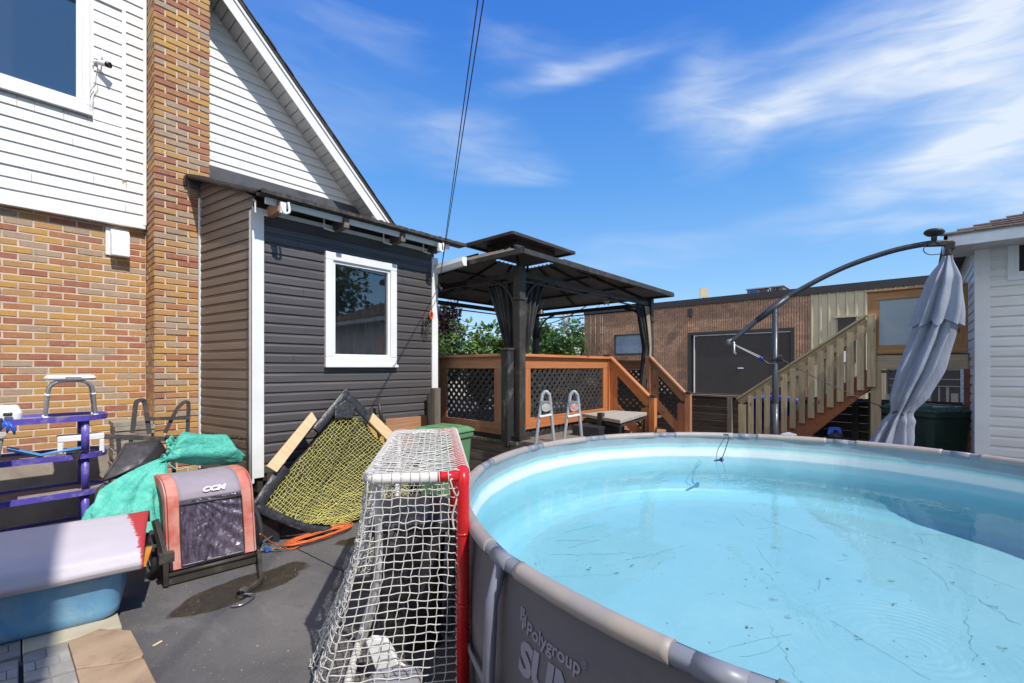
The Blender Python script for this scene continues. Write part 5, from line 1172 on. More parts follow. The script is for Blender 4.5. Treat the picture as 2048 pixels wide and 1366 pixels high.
for k in range(33): d = .04+k*.043; b.tube([GP(d+.006*a/6.28, .036*math.sin(a), GH+.036*math.cos(a)) for a in [3.2+i*math.pi/5 for i in range(7)]], .0024, 4)
b.build('lacing', twine, goal)
b = MB(); b.tube(bez([GP(.02, .015, GH-.04), GP(-.01, .03, GH-.12), GP(.0, .05, GH-.2), GP(0, .04, GH-.27)], 5), .005, 5); b.tube(bez([GP(.0, .02, GH-.03), GP(-.03, .06, GH-.02), GP(-.02, .03, GH-.10), GP(-.02, .01, GH-.03)], 5), .004, 5); b.build('loose_twine', twine, goal)
# things stored inside the goal
P = GP(.62, .20, 0); P = V((1.62, 2.28, 0)); t_ = thing('lidded_tote', 'black plastic storage tub with domed lid standing inside the hockey goal', 'tub', tuple(P))
blk = mk('black_tote', (.022, .021, .026), .35, (.03, .028, .035), 6, bst=.05)
def rrect(c, a, ww, dd_, z, r=.06, n=5):
    out_ = []; ux_, uy_ = V((math.cos(a), math.sin(a), 0)), V((-math.sin(a), math.cos(a), 0))
    for sx_, sy_, a0 in ((1, 1, 0), (-1, 1, 90), (-1, -1, 180), (1, -1, 270)):
        for k in range(n+1): t = math.radians(a0+90*k/n); out_.append(V(c)+ux_*(sx_*(ww/2-r)+r*math.cos(t))+uy_*(sy_*(dd_/2-r)+r*math.sin(t))+UP*z)
    return out_
def stack(b, rings, cap0=True, cap1=True, smooth=False):
    n = len(rings[0]); b.add(sum(rings, []), [(i*n+j, i*n+(j+1) % n, (i+1)*n+(j+1) % n, (i+1)*n+j) for i in range(len(rings)-1) for j in range(n)]+([tuple(range(n))[::-1]] if cap0 else [])+([tuple(range((len(rings)-1)*n, len(rings)*n))] if cap1 else []), smooth=smooth)
b = MB(); aa = .9; stack(b, [rrect(P, aa, .40, .34, .0), rrect(P, aa, .46, .40, .66), rrect(P, aa, .49, .43, .67), rrect(P, aa, .49, .43, .70)]); b.build('body', blk, t_, bevel=.004)
b = MB(); stack(b, [rrect(P, aa, .51, .45, .702), rrect(P, aa, .51, .45, .735), rrect(P, aa, .44, .38, .765, .1), rrect(P, aa, .2, .16, .79, .07)]); b.build('lid', blk, t_, bevel=.006)
b = MB(); c_ = P+V((-.215, -.13, 0)); b.box(c_+V((-.03, -.02, .58)), c_+V((.03, .02, .74))); b.build('latch', mk('dark_grey', (.09, .09, .1), .3), t_, bevel=.006)
P = V((1.17, 1.79, 0)); t_ = thing('pool_pump', 'grey pool filter pump with white outlet pipe and blue cap inside the goal net', 'pump', tuple(P))
b = MB(); stack(b, [rrect(P, .9, .34, .26, .0, .05), rrect(P, .9, .34, .26, .10, .05), rrect(P, .9, .30, .22, .13, .06)]); b.build('body', mk('pump_grey', (.30, .30, .33), .45, bst=.02), t_, bevel=.006)
pg = [Dp(u, v, 2.25) for u, v in ((731, 1284), (742, 1277), (770, 1279), (783, 1300), (797, 1330), (812, 1340), (812, 1362), (797, 1380), (765, 1380))]
b = MB(); b.prism(pg, FW*.035); b.build('bracket', M['trim'], t_, bevel=.006)
b = MB(); b.lathe([(0, .002), (.026, .002), (.026, -.004), (.030, -.004), (.030, .01)], Dp(797, 1350, 2.245), 18, -FW); b.build('port', M['black_metal'], t_)
b = MB(); b.lathe([(.085, 0), (.09, .03), (.07, .045), (0, .05)], Dp(805, 1384, 2.12), 24); b.build('cap', blue, t_)

# ================================================================ YELLOW REBOUND NET leaning on the lean-to
O_, N_ = V((2.0, 4.20, 0)), V((0, -1, .275)); Q = lambda u, v, o=0: Pp(u, v, O_, N_)+N_.normalized()*-1*-o
rb = thing('rebound_net', 'folded black framed training net with yellow mesh leaning on the charcoal wall', 'sports net', tuple(Q(650, 1068)))
nyl = mk('black_nylon', (.022, .022, .025), .38, (.035, .034, .038), 20, bs=40, bst=.5, bd=.01)
yel = mk('yellow_twine', (.88, .80, .24), .75, (.70, .66, .18), 30)
A_, L_, B_, R_ = (691, 779), (506, 1008), (655, 1066), (885, 975)
path = bez([Q(*A_), Q(648, 830), Q(600, 882), Q(550, 945), Q(*L_)], 8)+bez([Q(*L_), Q(520, 1024), Q(560, 1042), Q(610, 1060), Q(*B_), Q(720, 1064), Q(785, 1048), Q(845, 1015), Q(*R_)], 8)[1:]+bez([Q(*R_), Q(800, 893), Q(745, 836), Q(*A_)], 8)[1:]
b = MB(); b.tube(path, .012, 8, closed=False); b.build('frame', mk('pole_grey', (.08, .08, .09), .35), rb)
def sleeve(pts, w0, w1, nm='sleeve', inward=None):
    """cloth pocket folded over the pole, as a crumpled lens section tube"""
    b = MB(); ctr_ = Q(690, 950); n = len(pts)
    def f(k, j):
        x = j*(n-1); i = min(int(x), n-2); p = pts[i].lerp(pts[i+1], x-i); tdir = (pts[i+1]-pts[i]).normalized(); inn = (ctr_-p); inn -= tdir*inn.dot(tdir); inn.normalize()
        a = 2*math.pi*k; w_ = w0+(w1-w0)*j; c = p+inn*(w_*.5-.014); q_ = c+inn*math.cos(a)*w_*.5-N_.normalized()*-.018*math.sin(a)*-1
        return q_+N_.normalized()*(.005*nz(q_*14)+.003*nz(q_*34))*(1 if math.sin(a) < 0 else .4)
    b.grid(f, 16, max(20, n*3), closeu=True); return b.build(nm, nyl, rb)
sleeve(path[:13], .085, .10); sleeve(path[22:35], .12, .10)
sleeve(path[32:66], .08, .075); sleeve(path[-13:], .10, .10); b = MB(); b.grid(lambda s, t: Q(668+44*s*(1-.2*t), 800+38*t-abs(s-.5)*-30*(1-t), 0)+N_.normalized()*(.02+.008*nz((s*7, t*7, 0))), 14, 10); b.build('apex_patch', nyl, rb, solid=.003)
def netS(s, t):   # s along A->L side, t along A->R side
    A2, L2, B2, R2 = Q(690, 818), Q(524, 1004), Q(668, 1052), Q(866, 972)
    p = (A2*(1-s)*(1-t)+L2*s*(1-t)+R2*(1-s)*t+B2*s*t)
    down = (Q(640, 1075)-Q(640, 1000)); p = p+down*(.35*math.sin(math.pi*t)*s*(1-t)*1.2+.55*s*t*math.sin(math.pi*s)*0+.12*math.sin(math.pi*s)*t)
    return p+V((0, .10*math.sin(math.pi*s)*math.sin(math.pi*t), 0))+V((0, 0, .012*nz((s*9, t*9, 0))))
net(netS, 34, 40, r=.0025, jit=.009, name='net', m=yel, par=rb, seed=9, sub=2, sides=3)
pn = M['pine']
b = MB(); b.grid(lambda s, t: netS(s, t)+V((0, .05, 0))+V((0, .02*nz((s*6, t*6, 2)), 0)), 24, 24); b.build('backing', mk('black_mesh_cloth', (.018, .018, .016), .8, (.05, .05, .035), 9, bs=60, bst=.6), rb)
def plank(pts, nm, m, par=None, th=.03, **k):
    b = MB(); P4 = [V(q) for q in pts]; ax_ = (P4[1]-P4[0]); up_ = (P4[3]-P4[0]); N2 = ax_.cross(up_).normalized()
    c = sum(P4, V((0, 0, 0)))/4; L2 = ax_.length
    vs = P4+[q+N2*th for q in P4]; bc = []
    for q in vs: d = q-P4[0]; bc.append((d.dot(ax_.normalized()), d.dot(up_.normalized()), d.dot(N2)))
    b.add(vs, [(3, 2, 1, 0), (4, 5, 6, 7), (0, 1, 5, 4), (1, 2, 6, 5), (2, 3, 7, 6), (3, 0, 4, 7)], bc); return b.build(nm, m, par, bevel=.002, **k)
fo = lambda u, v, o: Q(u, v)+N_.normalized()*o
plank([fo(619, 826, .03), fo(629, 842, .03), fo(549, 946, .03), fo(529, 934, .03)][::-1], 'board', pn, rb)
plank([fo(741, 828, .03), fo(792, 878, .03), fo(780, 893, .03), fo(734, 846, .03)][::-1], 'board', pn, rb)
bk_ = lambda u, v: Yp(u, v, 4.60)
plank([bk_(713, 836), bk_(782, 880), bk_(800, 1030), bk_(713, 1030)], 'plank', wood('yellow_board', (.62, .42, .16), (.50, .32, .10), rv=.1), None, .02, label='yellowish wooden board standing behind the right half of the yellow net', cat='board')
plank([bk_(556, 1000), bk_(556, 860), bk_(690, 795), bk_(700, 1010)], 'dark_sheet', mk('dark_sheet', (.02, .02, .024), .5, bst=.4, bs=20, bd=.01), None, .01, label='black plastic sheet hanging behind the left half of the yellow net', cat='sheet') if 0 else None
# ---------------- small items by the net
t_ = thing('spade', 'garden tool with green shaft and black grip leaning behind the yellow net', 'shovel', tuple(Yp(773, 890, 4.45)))
b = MB(); b.tube([Yp(765, 850, 4.5), Yp(777, 905, 4.4), Yp(792, 990, 4.3)], .017, 10); b.build('shaft', mk('green_paint', (.015, .12, .10), .4, bst=.02), t_)
b = MB(); b.tube([Yp(757, 797, 4.58), Yp(765, 851, 4.5)], .021, 10); b.build('grip', M['black_metal'], t_)
plank([Yp(772, 900, 4.62), Yp(857, 900, 4.62), Yp(857, 831, 4.62), Yp(772, 838, 4.62)], 'plywood_sheet', M['plywood'], None, -.015, label='reddish plywood offcut leaning against the base of the charcoal wall', cat='plywood')
b = MB(); p0 = Yp(871, 900, 4.35); b.box((p0.x-.045, p0.y-.045, 0), (p0.x+.045, p0.y+.045, Yp(871, 776, 4.35).z)); b.build('timber_post', M['grey_wood'], label='weathered grey timber post in front of the white corner trim', cat='post', bevel=.006)
b = MB(); p0 = Yp(860, 830, 4.60); b.box((p0.x-.03, p0.y, Yp(860, 872, 4.60).z), (p0.x+.035, p0.y+.03, Yp(860, 790, 4.60).z)); b.build('rubber_block', M['black_metal'], label='black bar fixed low on the charcoal wall beside the timber post', cat='bar', bevel=.005)
# orange extension cord
b = MB(); random.seed(11); org = mk('orange_cord', (.80, .17, .04), .5, bst=0); c0_ = Zp(640, 1072, .03)
for k in range(9):
    pts = []; a0 = random.random()*6.28
    for i in range(26):
        a = a0+i*2*math.pi/24; pts.append(c0_+V((1.0, .08, 0)).normalized()*math.cos(a)*(.24+.02*k*.6+.012*random.random())+V((-.08, 1, 0)).normalized()*math.sin(a)*(.055+.006*k)+UP*(.004+.008*random.random()+.006*(k % 3)))
    b.tube(bez(pts, 2), .0042, 6)
b.tube(bez([Zp(560, 1092, .02), Zp(540, 1083, .1), Zp(525, 1070, .22), Zp(520, 1068, .3)], 6), .005, 6)
b.tube(bez([Zp(540, 1099, .02), Zp(575, 1093, .015), Zp(605, 1086, .02), Zp(625, 1080, .03)], 6), .0045, 6)
b.tube(bez([Zp(545, 1095, .02), Zp(580, 1098, .015), Zp(600, 1090, .02), Zp(590, 1078, .03)], 6), .0045, 6)
b.build('extension_cord', org, label='coiled orange extension cord on the asphalt below the yellow net', cat='cord')
t_ = thing('power_bar', 'white power bar with tangled wires on the asphalt right of the bicycle trailer', 'power bar', tuple(Zp(513, 1098, 0)))
b = MB(); b.bar(Zp(500, 1097, .035), Zp(528, 1097, .035), .04, .035); b.build('casing', M['trim'], t_, bevel=.006)
b = MB()
for k in range(7):
    p0 = Zp(505+k*6, 1098, .03); pts = [p0+V((random.uniform(-.12, .14), random.uniform(-.1, .12), random.uniform(-.02, .08)))*min(1, i*.6) for i in range(5)]; b.tube(bez(pts, 4), .003, 5)
b.build('wires', mk('grey_wire', (.12, .2, .2), .5), t_)
b = MB(); b.bar(Zp(530, 1102, .02), Zp(542, 1098, .02), .03, .025); b.build('plug', blue, t_, bevel=.004)
P = V((1.52, 4.45, 0)); t_ = thing('timer_box', 'dark green lidded box in the shadow under the charcoal shed corner', 'box', tuple(P))
b = MB(); stack(b, [rrect(P, 0, .26, .2, 0, .03), rrect(P, 0, .28, .22, .24, .03)]); b.build('body', blk, t_, bevel=.004)
b = MB(); stack(b, [rrect(P, 0, .29, .23, .245, .03), rrect(P, 0, .27, .21, .30, .06)]); b.build('lid', mk('dark_teal', (.01, .05, .045), .4), t_, bevel=.006)

# ================================================================ BICYCLE TRAILER
tx0, tx1 = .775, 1.325
tr_ = thing('bike_trailer', 'faded red and grey child bicycle trailer with clear plastic front window', 'bicycle trailer', (1.05, 4.4, 0))
TY = lambda y, x: y-.10*(x-tx0)
prof = [(4.085, .10), (4.10, .16), (4.14, .40), (4.175, .595), (4.215, .66), (4.30, .715), (4.42, .735), (4.62, .725), (4.78, .66), (4.86, .45), (4.86, .14)]
prs = bez([(0, a, c) for a, c in prof], 4)
oran = mk('faded_red', (.48, .10, .07), .8, (.55, .24, .19), 4, bs=30, bst=.3, bd=.006, dirt=(.6, .3, .25), ds=6, lo=.4, hi=.6); gry = mk('faded_grey', (.32, .28, .32), .8, (.27, .235, .27), 3, bs=30, bst=.25, bd=.006, dirt=(.4, .36, .38))
def strip(x0, x1, i0, i1, off=0, nx=4):
    b = MB()
    def f(s, t):
        k = i0+t*(i1-i0); i = min(int(k), len(prs)-2); p = prs[i].lerp(prs[i+1], k-i); tg = (prs[i+1]-prs[i]).normalized(); nn_ = V((0, -tg.z, tg.y)); x = x0+(x1-x0)*s
        sag = .012*math.sin(math.pi*(x-tx0)/(tx1-tx0)); wr = .004*nz((x*9, k*.5, 0))+.003*nz((x*25, k*1.5, 0))
        return V((x, TY(p.y, x), p.z))+nn_*(off-sag*.5+wr)
    b.grid(f, nx*3, int((i1-i0)*2)); return b
n_ = len(prs)-1
strip(tx0, tx0+.07, 0, n_).build('side_fabric', oran, tr_, solid=.004); strip(tx1-.07, tx1, 0, n_).build('side_fabric', oran, tr_, solid=.004)
strip(tx0+.07, tx1-.07, 11.6, n_-4).build('canopy', gry, tr_, solid=.004); strip(tx0+.07, tx1-.07, 0, 2.4).build('lower_panel', gry, tr_, solid=.004)
# transparent window
m, t, p = nt('vinyl_window'); vec = mapped(t, 'obj', (3, 1, 1)); c = mixc(t, rng(t, tex(t, vec, 5, 6, .7, 2), .4, .75), (.045, .032, .05), (.16, .13, .18))
c = mixc(t, rng(t, tex(t, mapped(t, 'obj', (1, 1, 1)), 3, 4), .52, .75, 0, .6), c, (.30, .24, .30)); t.links.new(c, p.inputs['Base Color']); p.inputs['Roughness'].default_value = .14; p.inputs['Specular IOR Level'].default_value = .8
bump(t, p, tex(t, mapped(t, 'obj', (1, 1, .5)), 7, 6, .6, 2.5), 1.0, .02); VW = m
b = strip(tx0+.07, tx1-.07, 2.4, 11.6, -.006)
o_v = V((tx0+.12, 0, .60))
b.v = [q+V((0, .007*math.sin(math.atan2(o_v.z-q.z, q.x-o_v.x)*26)*min(1, ((q.x-o_v.x)**2+(q.z-o_v.z)**2)**.5*5), 0)) for q in b.v]
b = MB(); 
def win(s, tt):
    k = 2.4+tt*9.2; i = min(int(k), len(prs)-2); p = prs[i].lerp(prs[i+1], k-i); x = tx0+.07+(tx1-tx0-.14)*s; d = math.hypot(x-o_v.x, p.z-.60); a = math.atan2(.62-p.z, x-o_v.x+.001)
    return V((x, TY(p.y, x)+.004+.006*math.sin(a*30+nz((x*5, p.z*5, 0))*3)*min(1, d*6), p.z))
b.grid(win, 60, 60); b.build('window', VW, tr_)
b = MB(); pi = lambda x, k: V((x, TY(prs[int(k)].y, x)-.008, prs[int(k)].z))
b.tube([pi(tx0+.07, 2), pi(tx1-.07, 2), pi(tx1-.07, 7), pi(tx1-.07, 11), pi(tx0+.07, 11), pi(tx0+.07, 7)], .006, 6, closed=True); b.build('window_piping', M['black_metal'], tr_)
# side panels
for X, s_ in ((tx0, -1), (tx1, 1)):
    b = MB(); pl = [V((X+.004*s_, TY(q.y, X), q.z)) for q in prs]; b.add(pl, [tuple(range(len(pl)))]); b.build('side_panel', mk('side_dark_%d' % s_, (.05, .03, .035), .5, (.02, .05, .045), 4, bs=20, bst=.5, bd=.01), tr_, solid=.006)
    b = MB(); 
    for (i, sc0) in ((0, 0),): 
        ctr_ = V((X+.008*s_, TY(4.5, X), .42)); ring1 = [q+V((.006*s_, 0, 0)) for q in pl]; ring2 = [ctr_+(q-ctr_)*.76 for q in ring1]; n2 = len(pl)
        b.add(ring1+ring2, [(k, k+1, n2+k+1, n2+k) for k in range(n2-1)]+[(n2-1, 0, n2, 2*n2-1)])
    b.build('side_trim', oran, tr_, solid=.01)
b = MB(); cy_ = 4.30
for X, dx_ in ((tx0-.075, -1), (tx1+.075, 1)):
    c = V((X, TY(cy_, X)+.05, .195)); 
    b = MB(); b.tube([c+V((0, math.cos(a), math.sin(a)))*.178 for a in [k*math.pi/18 for k in range(36)]], .019, 8, closed=True); w_ = b.build('wheel', mk('tyre', (.03, .03, .032), .8, bs=200, bst=.8) if X < 1 else bpy.data.materials['tyre'], tr_)
    b = MB(); b.tube([c+V((0, math.cos(a), math.sin(a)))*.155 for a in [k*math.pi/18 for k in range(36)]], .009, 6, closed=True); b.tube([c-V((.03, 0, 0)), c+V((.03, 0, 0))], .016, 10)
    for k in range(20): a = k*math.pi/10; b.tube([c+V((.018*(-1)**k, 0, 0)), c+V((0, math.cos(a), math.sin(a)))*.155], .0014, 3)
    b.build('rim', mk('chrome', (.6, .6, .6), .25, metal=.9, bst=0) if X < 1 else bpy.data.materials['chrome'], w_)
b = MB(); fb = .085
b.tube([V((tx0-.02, TY(4.05, tx0), fb)), V((tx1+.03, TY(4.05, tx1), fb))], .016, 8); b.tube([V((tx0-.02, TY(4.05, tx0), fb)), V((tx0-.02, 4.85, fb+.05))], .014, 8); b.tube([V((tx1+.03, TY(4.05, tx1), fb)), V((tx1+.03, 4.80, fb+.05))], .014, 8)
b.bar(V((tx0-.03, TY(4.06, tx0), .05)), V((tx1+.03, TY(4.06, tx1), .05)), .02, .07); b.build('frame', M['black_metal'], tr_)
b = MB(); a_ = Yp(310, 1040, 4.12); c_ = Yp(331, 1120, 4.0); d_ = Zp(333, 1170, .02); b.bar(a_, c_, .03, .05); b.bar(c_, d_, .03, .045); b.box(c_-V((.04, .02, .02)), c_+V((.05, .03, .05))); b.bar(Yp(293, 1095, 4.1), Yp(322, 1090, 4.1), .03, .02); b.build('fork_bracket', M['black_metal'], tr_, bevel=.003)
b = MB(); q0 = V((tx1+.02, TY(4.04, tx1), .09)); q1 = Zp(523, 1160, .03); q2 = Zp(485, 1188, .025); b.bar(q0, q1, .028, .035); b.bar(q1, q2, .028, .03); b.build('tow_arm', M['black_metal'], tr_, bevel=.003)
b = MB(); b.lathe([(.03, -.03), (.035, 0), (.03, .03)], q2+V((0, 0, .01)), 12, gw); b.tube(bez([q2, q2+V((.05, -.08, 0)), q2+V((-.04, -.13, -.01)), q2+V((-.10, -.10, -.012))], 5), .008, 6); b.build('hitch', mk('steel', (.35, .35, .35), .3, metal=.9), tr_)
vs, fs = text('CCM', .060, .001, .003, .35); cxm = max(v.x for v in vs)
def onfab(v, x0_, z0_):
    x = x0_+v.x; z = z0_+v.y; k = 11
    for i in range(10, len(prs)-1):
        if prs[i].z <= z <= prs[i+1].z: k = i; break
    f = (z-prs[k].z)/max(1e-6, prs[k+1].z-prs[k].z); p = prs[k].lerp(prs[k+1], f); return V((x, TY(p.y, x)-.012-v.z, z-.0))
b = MB(); b.add([onfab(V((v.x*1.15, v.y*.72, v.z)), 1.045-cxm*1.15/2+.03, .628) for v in vs], fs); b.build('lettering', mk('white_print', (.8, .78, .78), .6, bst=0), tr_)

# ================================================================ BLUE TUB and its cover
ta = math.radians(-12); e1 = V((math.cos(ta), math.sin(ta), 0)); e2 = V((-math.sin(ta), math.cos(ta), 0)); T0 = Zp(238, 1236, .05)
tubm = mk('blue_tub', (.16, .38, .60), .45, (.13, .33, .54), 2, bs=25, bst=.08, bd=.004, dirt=(.32, .48, .56), ds=4)
tc_ = T0-e1*.62+e2*.24
def rr2(x0, x1, y0, y1, z, r=.08, n=6):
    o = []
    for cx_, cy__, a0 in ((x1-r, y1-r, 0), (x0+r, y1-r, 90), (x0+r, y0+r, 180), (x1-r, y0+r, 270)):
        for k in range(n+1): t = math.radians(a0+90*k/n); o.append(T0+e1*(cx_+r*math.cos(t))+e2*(cy__+r*math.sin(t))+UP*(z-.05))
    return o
t_ = thing('storage_tub', 'large light blue plastic tub standing on the pavers under the pale cover', 'tub', tuple(tc_))
b = MB(); stack(b, [rr2(-1.2, -.03, .03, .46, .052), rr2(-1.22, -.008, .01, .48, .075), rr2(-1.22, 0, 0, .5, .12), rr2(-1.24, .01, -.02, .52, .30), rr2(-1.25, .02, -.03, .53, .315), rr2(-1.25, .02, -.03, .53, .37)], smooth=True); ob = b.build('body', tubm, t_)
b = MB(); b.tube([q for q in rr2(-1.26, .03, -.04, .54, .375)], .012, 8, closed=True); b.build('rim', tubm, t_)
cov = bpy.data.materials.new('pale_cover'); m, t, p = nt('pale_cover_lid'); vec = mapped(t, 'obj', (1, 1, 1))
c = mixc(t, rng(t, tex(t, vec, 2.2, 5, .6), .35, .7), (.52, .48, .51), (.45, .41, .45)); c = mixc(t, rng(t, tex(t, mapped(t, 'obj', (1, 1.3, 1.3)), 15, 6, .8, .4), .64, .70, 0, .8), c, (.17, .06, .06))
sx = t.nodes.new('ShaderNodeSeparateXYZ'); t.links.new(vec, sx.inputs[0]); ad = t.nodes.new('ShaderNodeMath'); ad.operation = 'MULTIPLY_ADD'; t.links.new(tex(t, vec, 30, 4, .8), ad.inputs[0]); ad.inputs[1].default_value = .09; t.links.new(sx.outputs[0], ad.inputs[2])
c = mixc(t, rng(t, ad.outputs[0], .685, .695), c, (.42, .035, .04)); t.links.new(c, p.inputs['Base Color']); p.inputs['Roughness'].default_value = .5; bump(t, p, tex(t, vec, 4, 3), .3, .02)
LF0, LF1 = T0-e1*1.35-e2*.10, T0+e1*.125-e2*.10
zf = lambda s: .352+.01*s
def lidf(s, tt):
    p0 = LF0.lerp(LF1, s); e = 1-abs(2*s-1)**14
    y = [(-.0, .00), (-.015, .03), (.02, .10), (.12, .155), (.30, .20), (.50, .225), (.58, .20), (.62, .12)]
    k = tt*(len(y)-1); i = min(int(k), len(y)-2); f = k-i; yy = y[i][0]*(1-f)+y[i+1][0]*f; z = y[i][1]*(1-f)+y[i+1][1]*f
    q_ = p0+e2*yy; q_.z = zf(s)+z+.004*nz((s*6, tt*4, 0)); return q_
b = MB(); b.grid(lidf, 60, 28); o_ = b.build('tub_cover', m, label='long pale lilac cover with red painted end lying across the blue tub', cat='cover', solid=.008)
b = MB(); pts4 = [T0+e1*.0+e2*.02, T0+e1*.13+e2*.0, T0+e1*.145+e2*.35, T0+e1*.0+e2*.4]
for q in pts4: q.z = .335
b.prism(pts4, (0, 0, .012)); b.build('orange_sheet', mk('orange_board', (.75, .28, .02), .5), label='orange board peeking out beneath the pale cover near the trailer wheel', cat='board')

# ================================================================ PAVERS in the foreground
pm = [mk('tan_slab', (.42, .29, .185), .85, (.34, .235, .15), 6, bs=60, bst=.5, bd=.004, dirt=(.2, .12, .07), ds=5, rv=.1), mk('pale_slab', (.50, .44, .33), .85, (.42, .36, .26), 5, bs=60, bst=.4, bd=.004), mk('grey_paver', (.36, .34, .31), .85, (.28, .265, .24), 8, bs=80, bst=.5, bd=.004, rv=.1)]
slabs = [([(45, 1268), (110, 1248), (235, 1225), (244, 1252), (205, 1260), (130, 1281), (45, 1305)], 1, 'pale stone slab edge directly under the right end of the blue tub'),
         ([(136, 1282), (200, 1257), (262, 1260), (287, 1306), (284, 1312), (255, 1322), (152, 1336)], 0, 'tan stone slab with chipped corner right of the pavers'),
         ([(152, 1339), (255, 1324), (288, 1316), (330, 1400), (175, 1420)], 0, 'tan stone slab with rusty stain cut by the bottom edge of the view')]
for pts, mi, lab in slabs:
    b = MB(); b.prism([Zp(u, v, .05) for u, v in pts], (0, 0, -.05)); b.build('stepping_stone', pm[mi], label=lab, cat='slab', bevel=.005)
gl_ = [[(-60, 1296), (42, 1270), (42, 1308), (-60, 1338)], [(-60, 1342), (37, 1317), (37, 1372), (-60, 1400)], [(46, 1309), (134, 1283), (150, 1337), (48, 1366)], [(50, 1370), (151, 1341), (172, 1420), (55, 1440)]]
lb = ['grey paver block at the left edge below the blue tub', 'grey paver block in the bottom left corner', 'shaded grey paver block left of the tan slab', 'shaded grey paver block cut by the bottom edge left of the tan slab']
for pts, lab in zip(gl_, lb):
    c4 = [Zp(u, v, .045) for u, v in pts]
    t_ = thing('paver_block', lab, 'paver', tuple(sum(c4, V((0, 0, 0)))/4-UP*.045), 'grey pavers under the tub')
    b = MB(); k = 2
    for i in range(k):
        for j in range(3):
            f = lambda s, tt: c4[0].lerp(c4[1], s).lerp(c4[3].lerp(c4[2], s), tt)
            off = .25 if j % 2 else 0
            s0, s1 = max(0, i/k+off-(.5 if off and i == 0 else 0)*0), min(1, (i+1)/k+off)
            if j % 2 and i == 0: b.prism([f(0.01, j/3+.015), f(.24, j/3+.015), f(.24, (j+1)/3-.015), f(0.01, (j+1)/3-.015)], (0, 0, -.045))
            if s1-s0 > .05: b.prism([f(s0+.01, j/3+.015), f(s1-.01, j/3+.015), f(s1-.01, (j+1)/3-.015), f(s0+.01, (j+1)/3-.015)], (0, 0, -.045))
    b.build('surface', pm[2], t_, bevel=.003)
    b = MB(); b.prism([q-UP*.006 for q in c4], (0, 0, -.039)); b.build('base', pm[2], t_)
b = MB(); q = Zp(315, 1287, .006); b.bar(q-V((.022, .01, 0)), q+V((.022, .012, 0)), .014, .004); b.build('wood_chip', pn, label='small pale wood chip lying on the asphalt right of the slabs', cat='wood chip')
# ================================================================ PURPLE SHELF
pur = mk('purple_plastic', (.12, .09, .46), .38, (.10, .075, .40), 5, bs=20, bst=.05, dirt=(.35, .32, .40), ds=14)
SYf = 5.28; sx1 = .575; sx0 = -.62
sh = thing('shelf_unit', 'purple plastic shelving unit with dusty rounded shelves against the brick wall', 'shelf', (0, 5.5, 0))
def srr(x0, x1, y0, y1, z, r):
    o = []
    for cx_, cy__, a0 in ((x1-r, y1-r, 0), (x0+r, y1-r, 90), (x0+r, y0+r, 180), (x1-r, y0+r, 270)):
        for k in range(7): t = math.radians(a0+90*k/6); o.append(V((cx_+r*math.cos(t), cy__+r*math.sin(t), z)))
    return o
dust = mk('dusty_shelf', (.33, .29, .26), .9, (.20, .17, .19), 6, bs=40, bst=.4)
sz = [1.145, .824, .51, .19]
for z in sz:
    b = MB(); stack(b, [srr(sx0, sx1, SYf, SYf+.46, z-.002, .19), srr(sx0-.005, sx1+.005, SYf-.005, SYf+.465, z+.045, .19), srr(sx0+.01, sx1-.01, SYf+.01, SYf+.45, z+.045, .18), srr(sx0+.012, sx1-.012, SYf+.012, SYf+.448, z+.02, .18)], cap0=True, cap1=False)
    s_o = b.build('shelf', pur, sh)
    b = MB(); pl = srr(sx0+.012, sx1-.012, SYf+.012, SYf+.448, z+.021, .18); b.add(pl, [tuple(range(len(pl)))]); b.build('surface', dust, s_o)
for (x, y) in ((.42, SYf+.06), (.42, SYf+.40), (-.46, SYf+.06), (-.46, SYf+.40)):
    b = MB()
    for z0, z1 in ((.0, .187), (.236, .507), (.556, .821), (.87, 1.142)): b.tube([(x, y, z0), (x, y, z1)], .027, 16)
    b.build('post', pur, sh)
tz = sz[0]+.045
st_ = thing('shower_stool', 'white topped stool with tubular grey legs standing on the purple shelf', 'stool', (.34, 5.5, tz))
z1 = 1.49; b = MB(); stack(b, [srr(.19, .49, 5.40, 5.62, z1, .05), srr(.175, .505, 5.385, 5.635, z1+.02, .06), srr(.195, .485, 5.405, 5.615, z1+.045, .05)]); b.build('seat', M['trim'], st_, bevel=.005)
b = MB(); b.box((.30, 5.375, z1+.008), (.40, 5.39, z1+.03)); b.build('handle_slot', mk('slot_grey', (.25, .25, .25), .5), st_)
lg = mk('alu_tube', (.42, .42, .43), .3, metal=.7, bst=.02)
for y in (5.42, 5.60):
    b = MB(); b.tube(bez([(.185, y, tz-.02), (.20, y, z1-.12), (.215, y, z1-.05), (.27, y, z1-.01), (.41, y, z1-.01), (.465, y, z1-.05), (.48, y, z1-.12), (.495, y, tz-.02)], 5), .0125, 10); b.build('leg_arch', lg, st_)
    b = MB()
    for x in (.185, .495): b.tube([(x, y, tz-.024), (x, y, tz+.0)], .017, 10); 
    b.tube([(.197, y, z1-.13), (.199, y, z1-.115)], .016, 10); b.tube([(.483, y, z1-.13), (.481, y, z1-.115)], .016, 10); b.build('cap', M['trim'], st_)
z2 = sz[1]+.024
t_ = thing('step_stool', 'small white plastic step stool lying on the middle purple shelf', 'step stool', (.42, 5.55, z2))
b = MB(); x0, x1, y0 = .25, .545, 5.34
b.box((x0, y0, z2+.12), (x1, y0+.02, z2+.17)); b.box((x0, y0, z2), (x0+.035, y0+.02, z2+.12)); b.box((x1-.035, y0, z2), (x1, y0+.02, z2+.12)); b.box((x0+.15, y0, z2), (x0+.20, y0+.02, z2+.12)); b.box((x0, y0+.021, z2+.15), (x1, y0+.17, z2+.17)); b.box((x0+.036, y0, z2), (x0+.149, y0+.018, z2+.035))
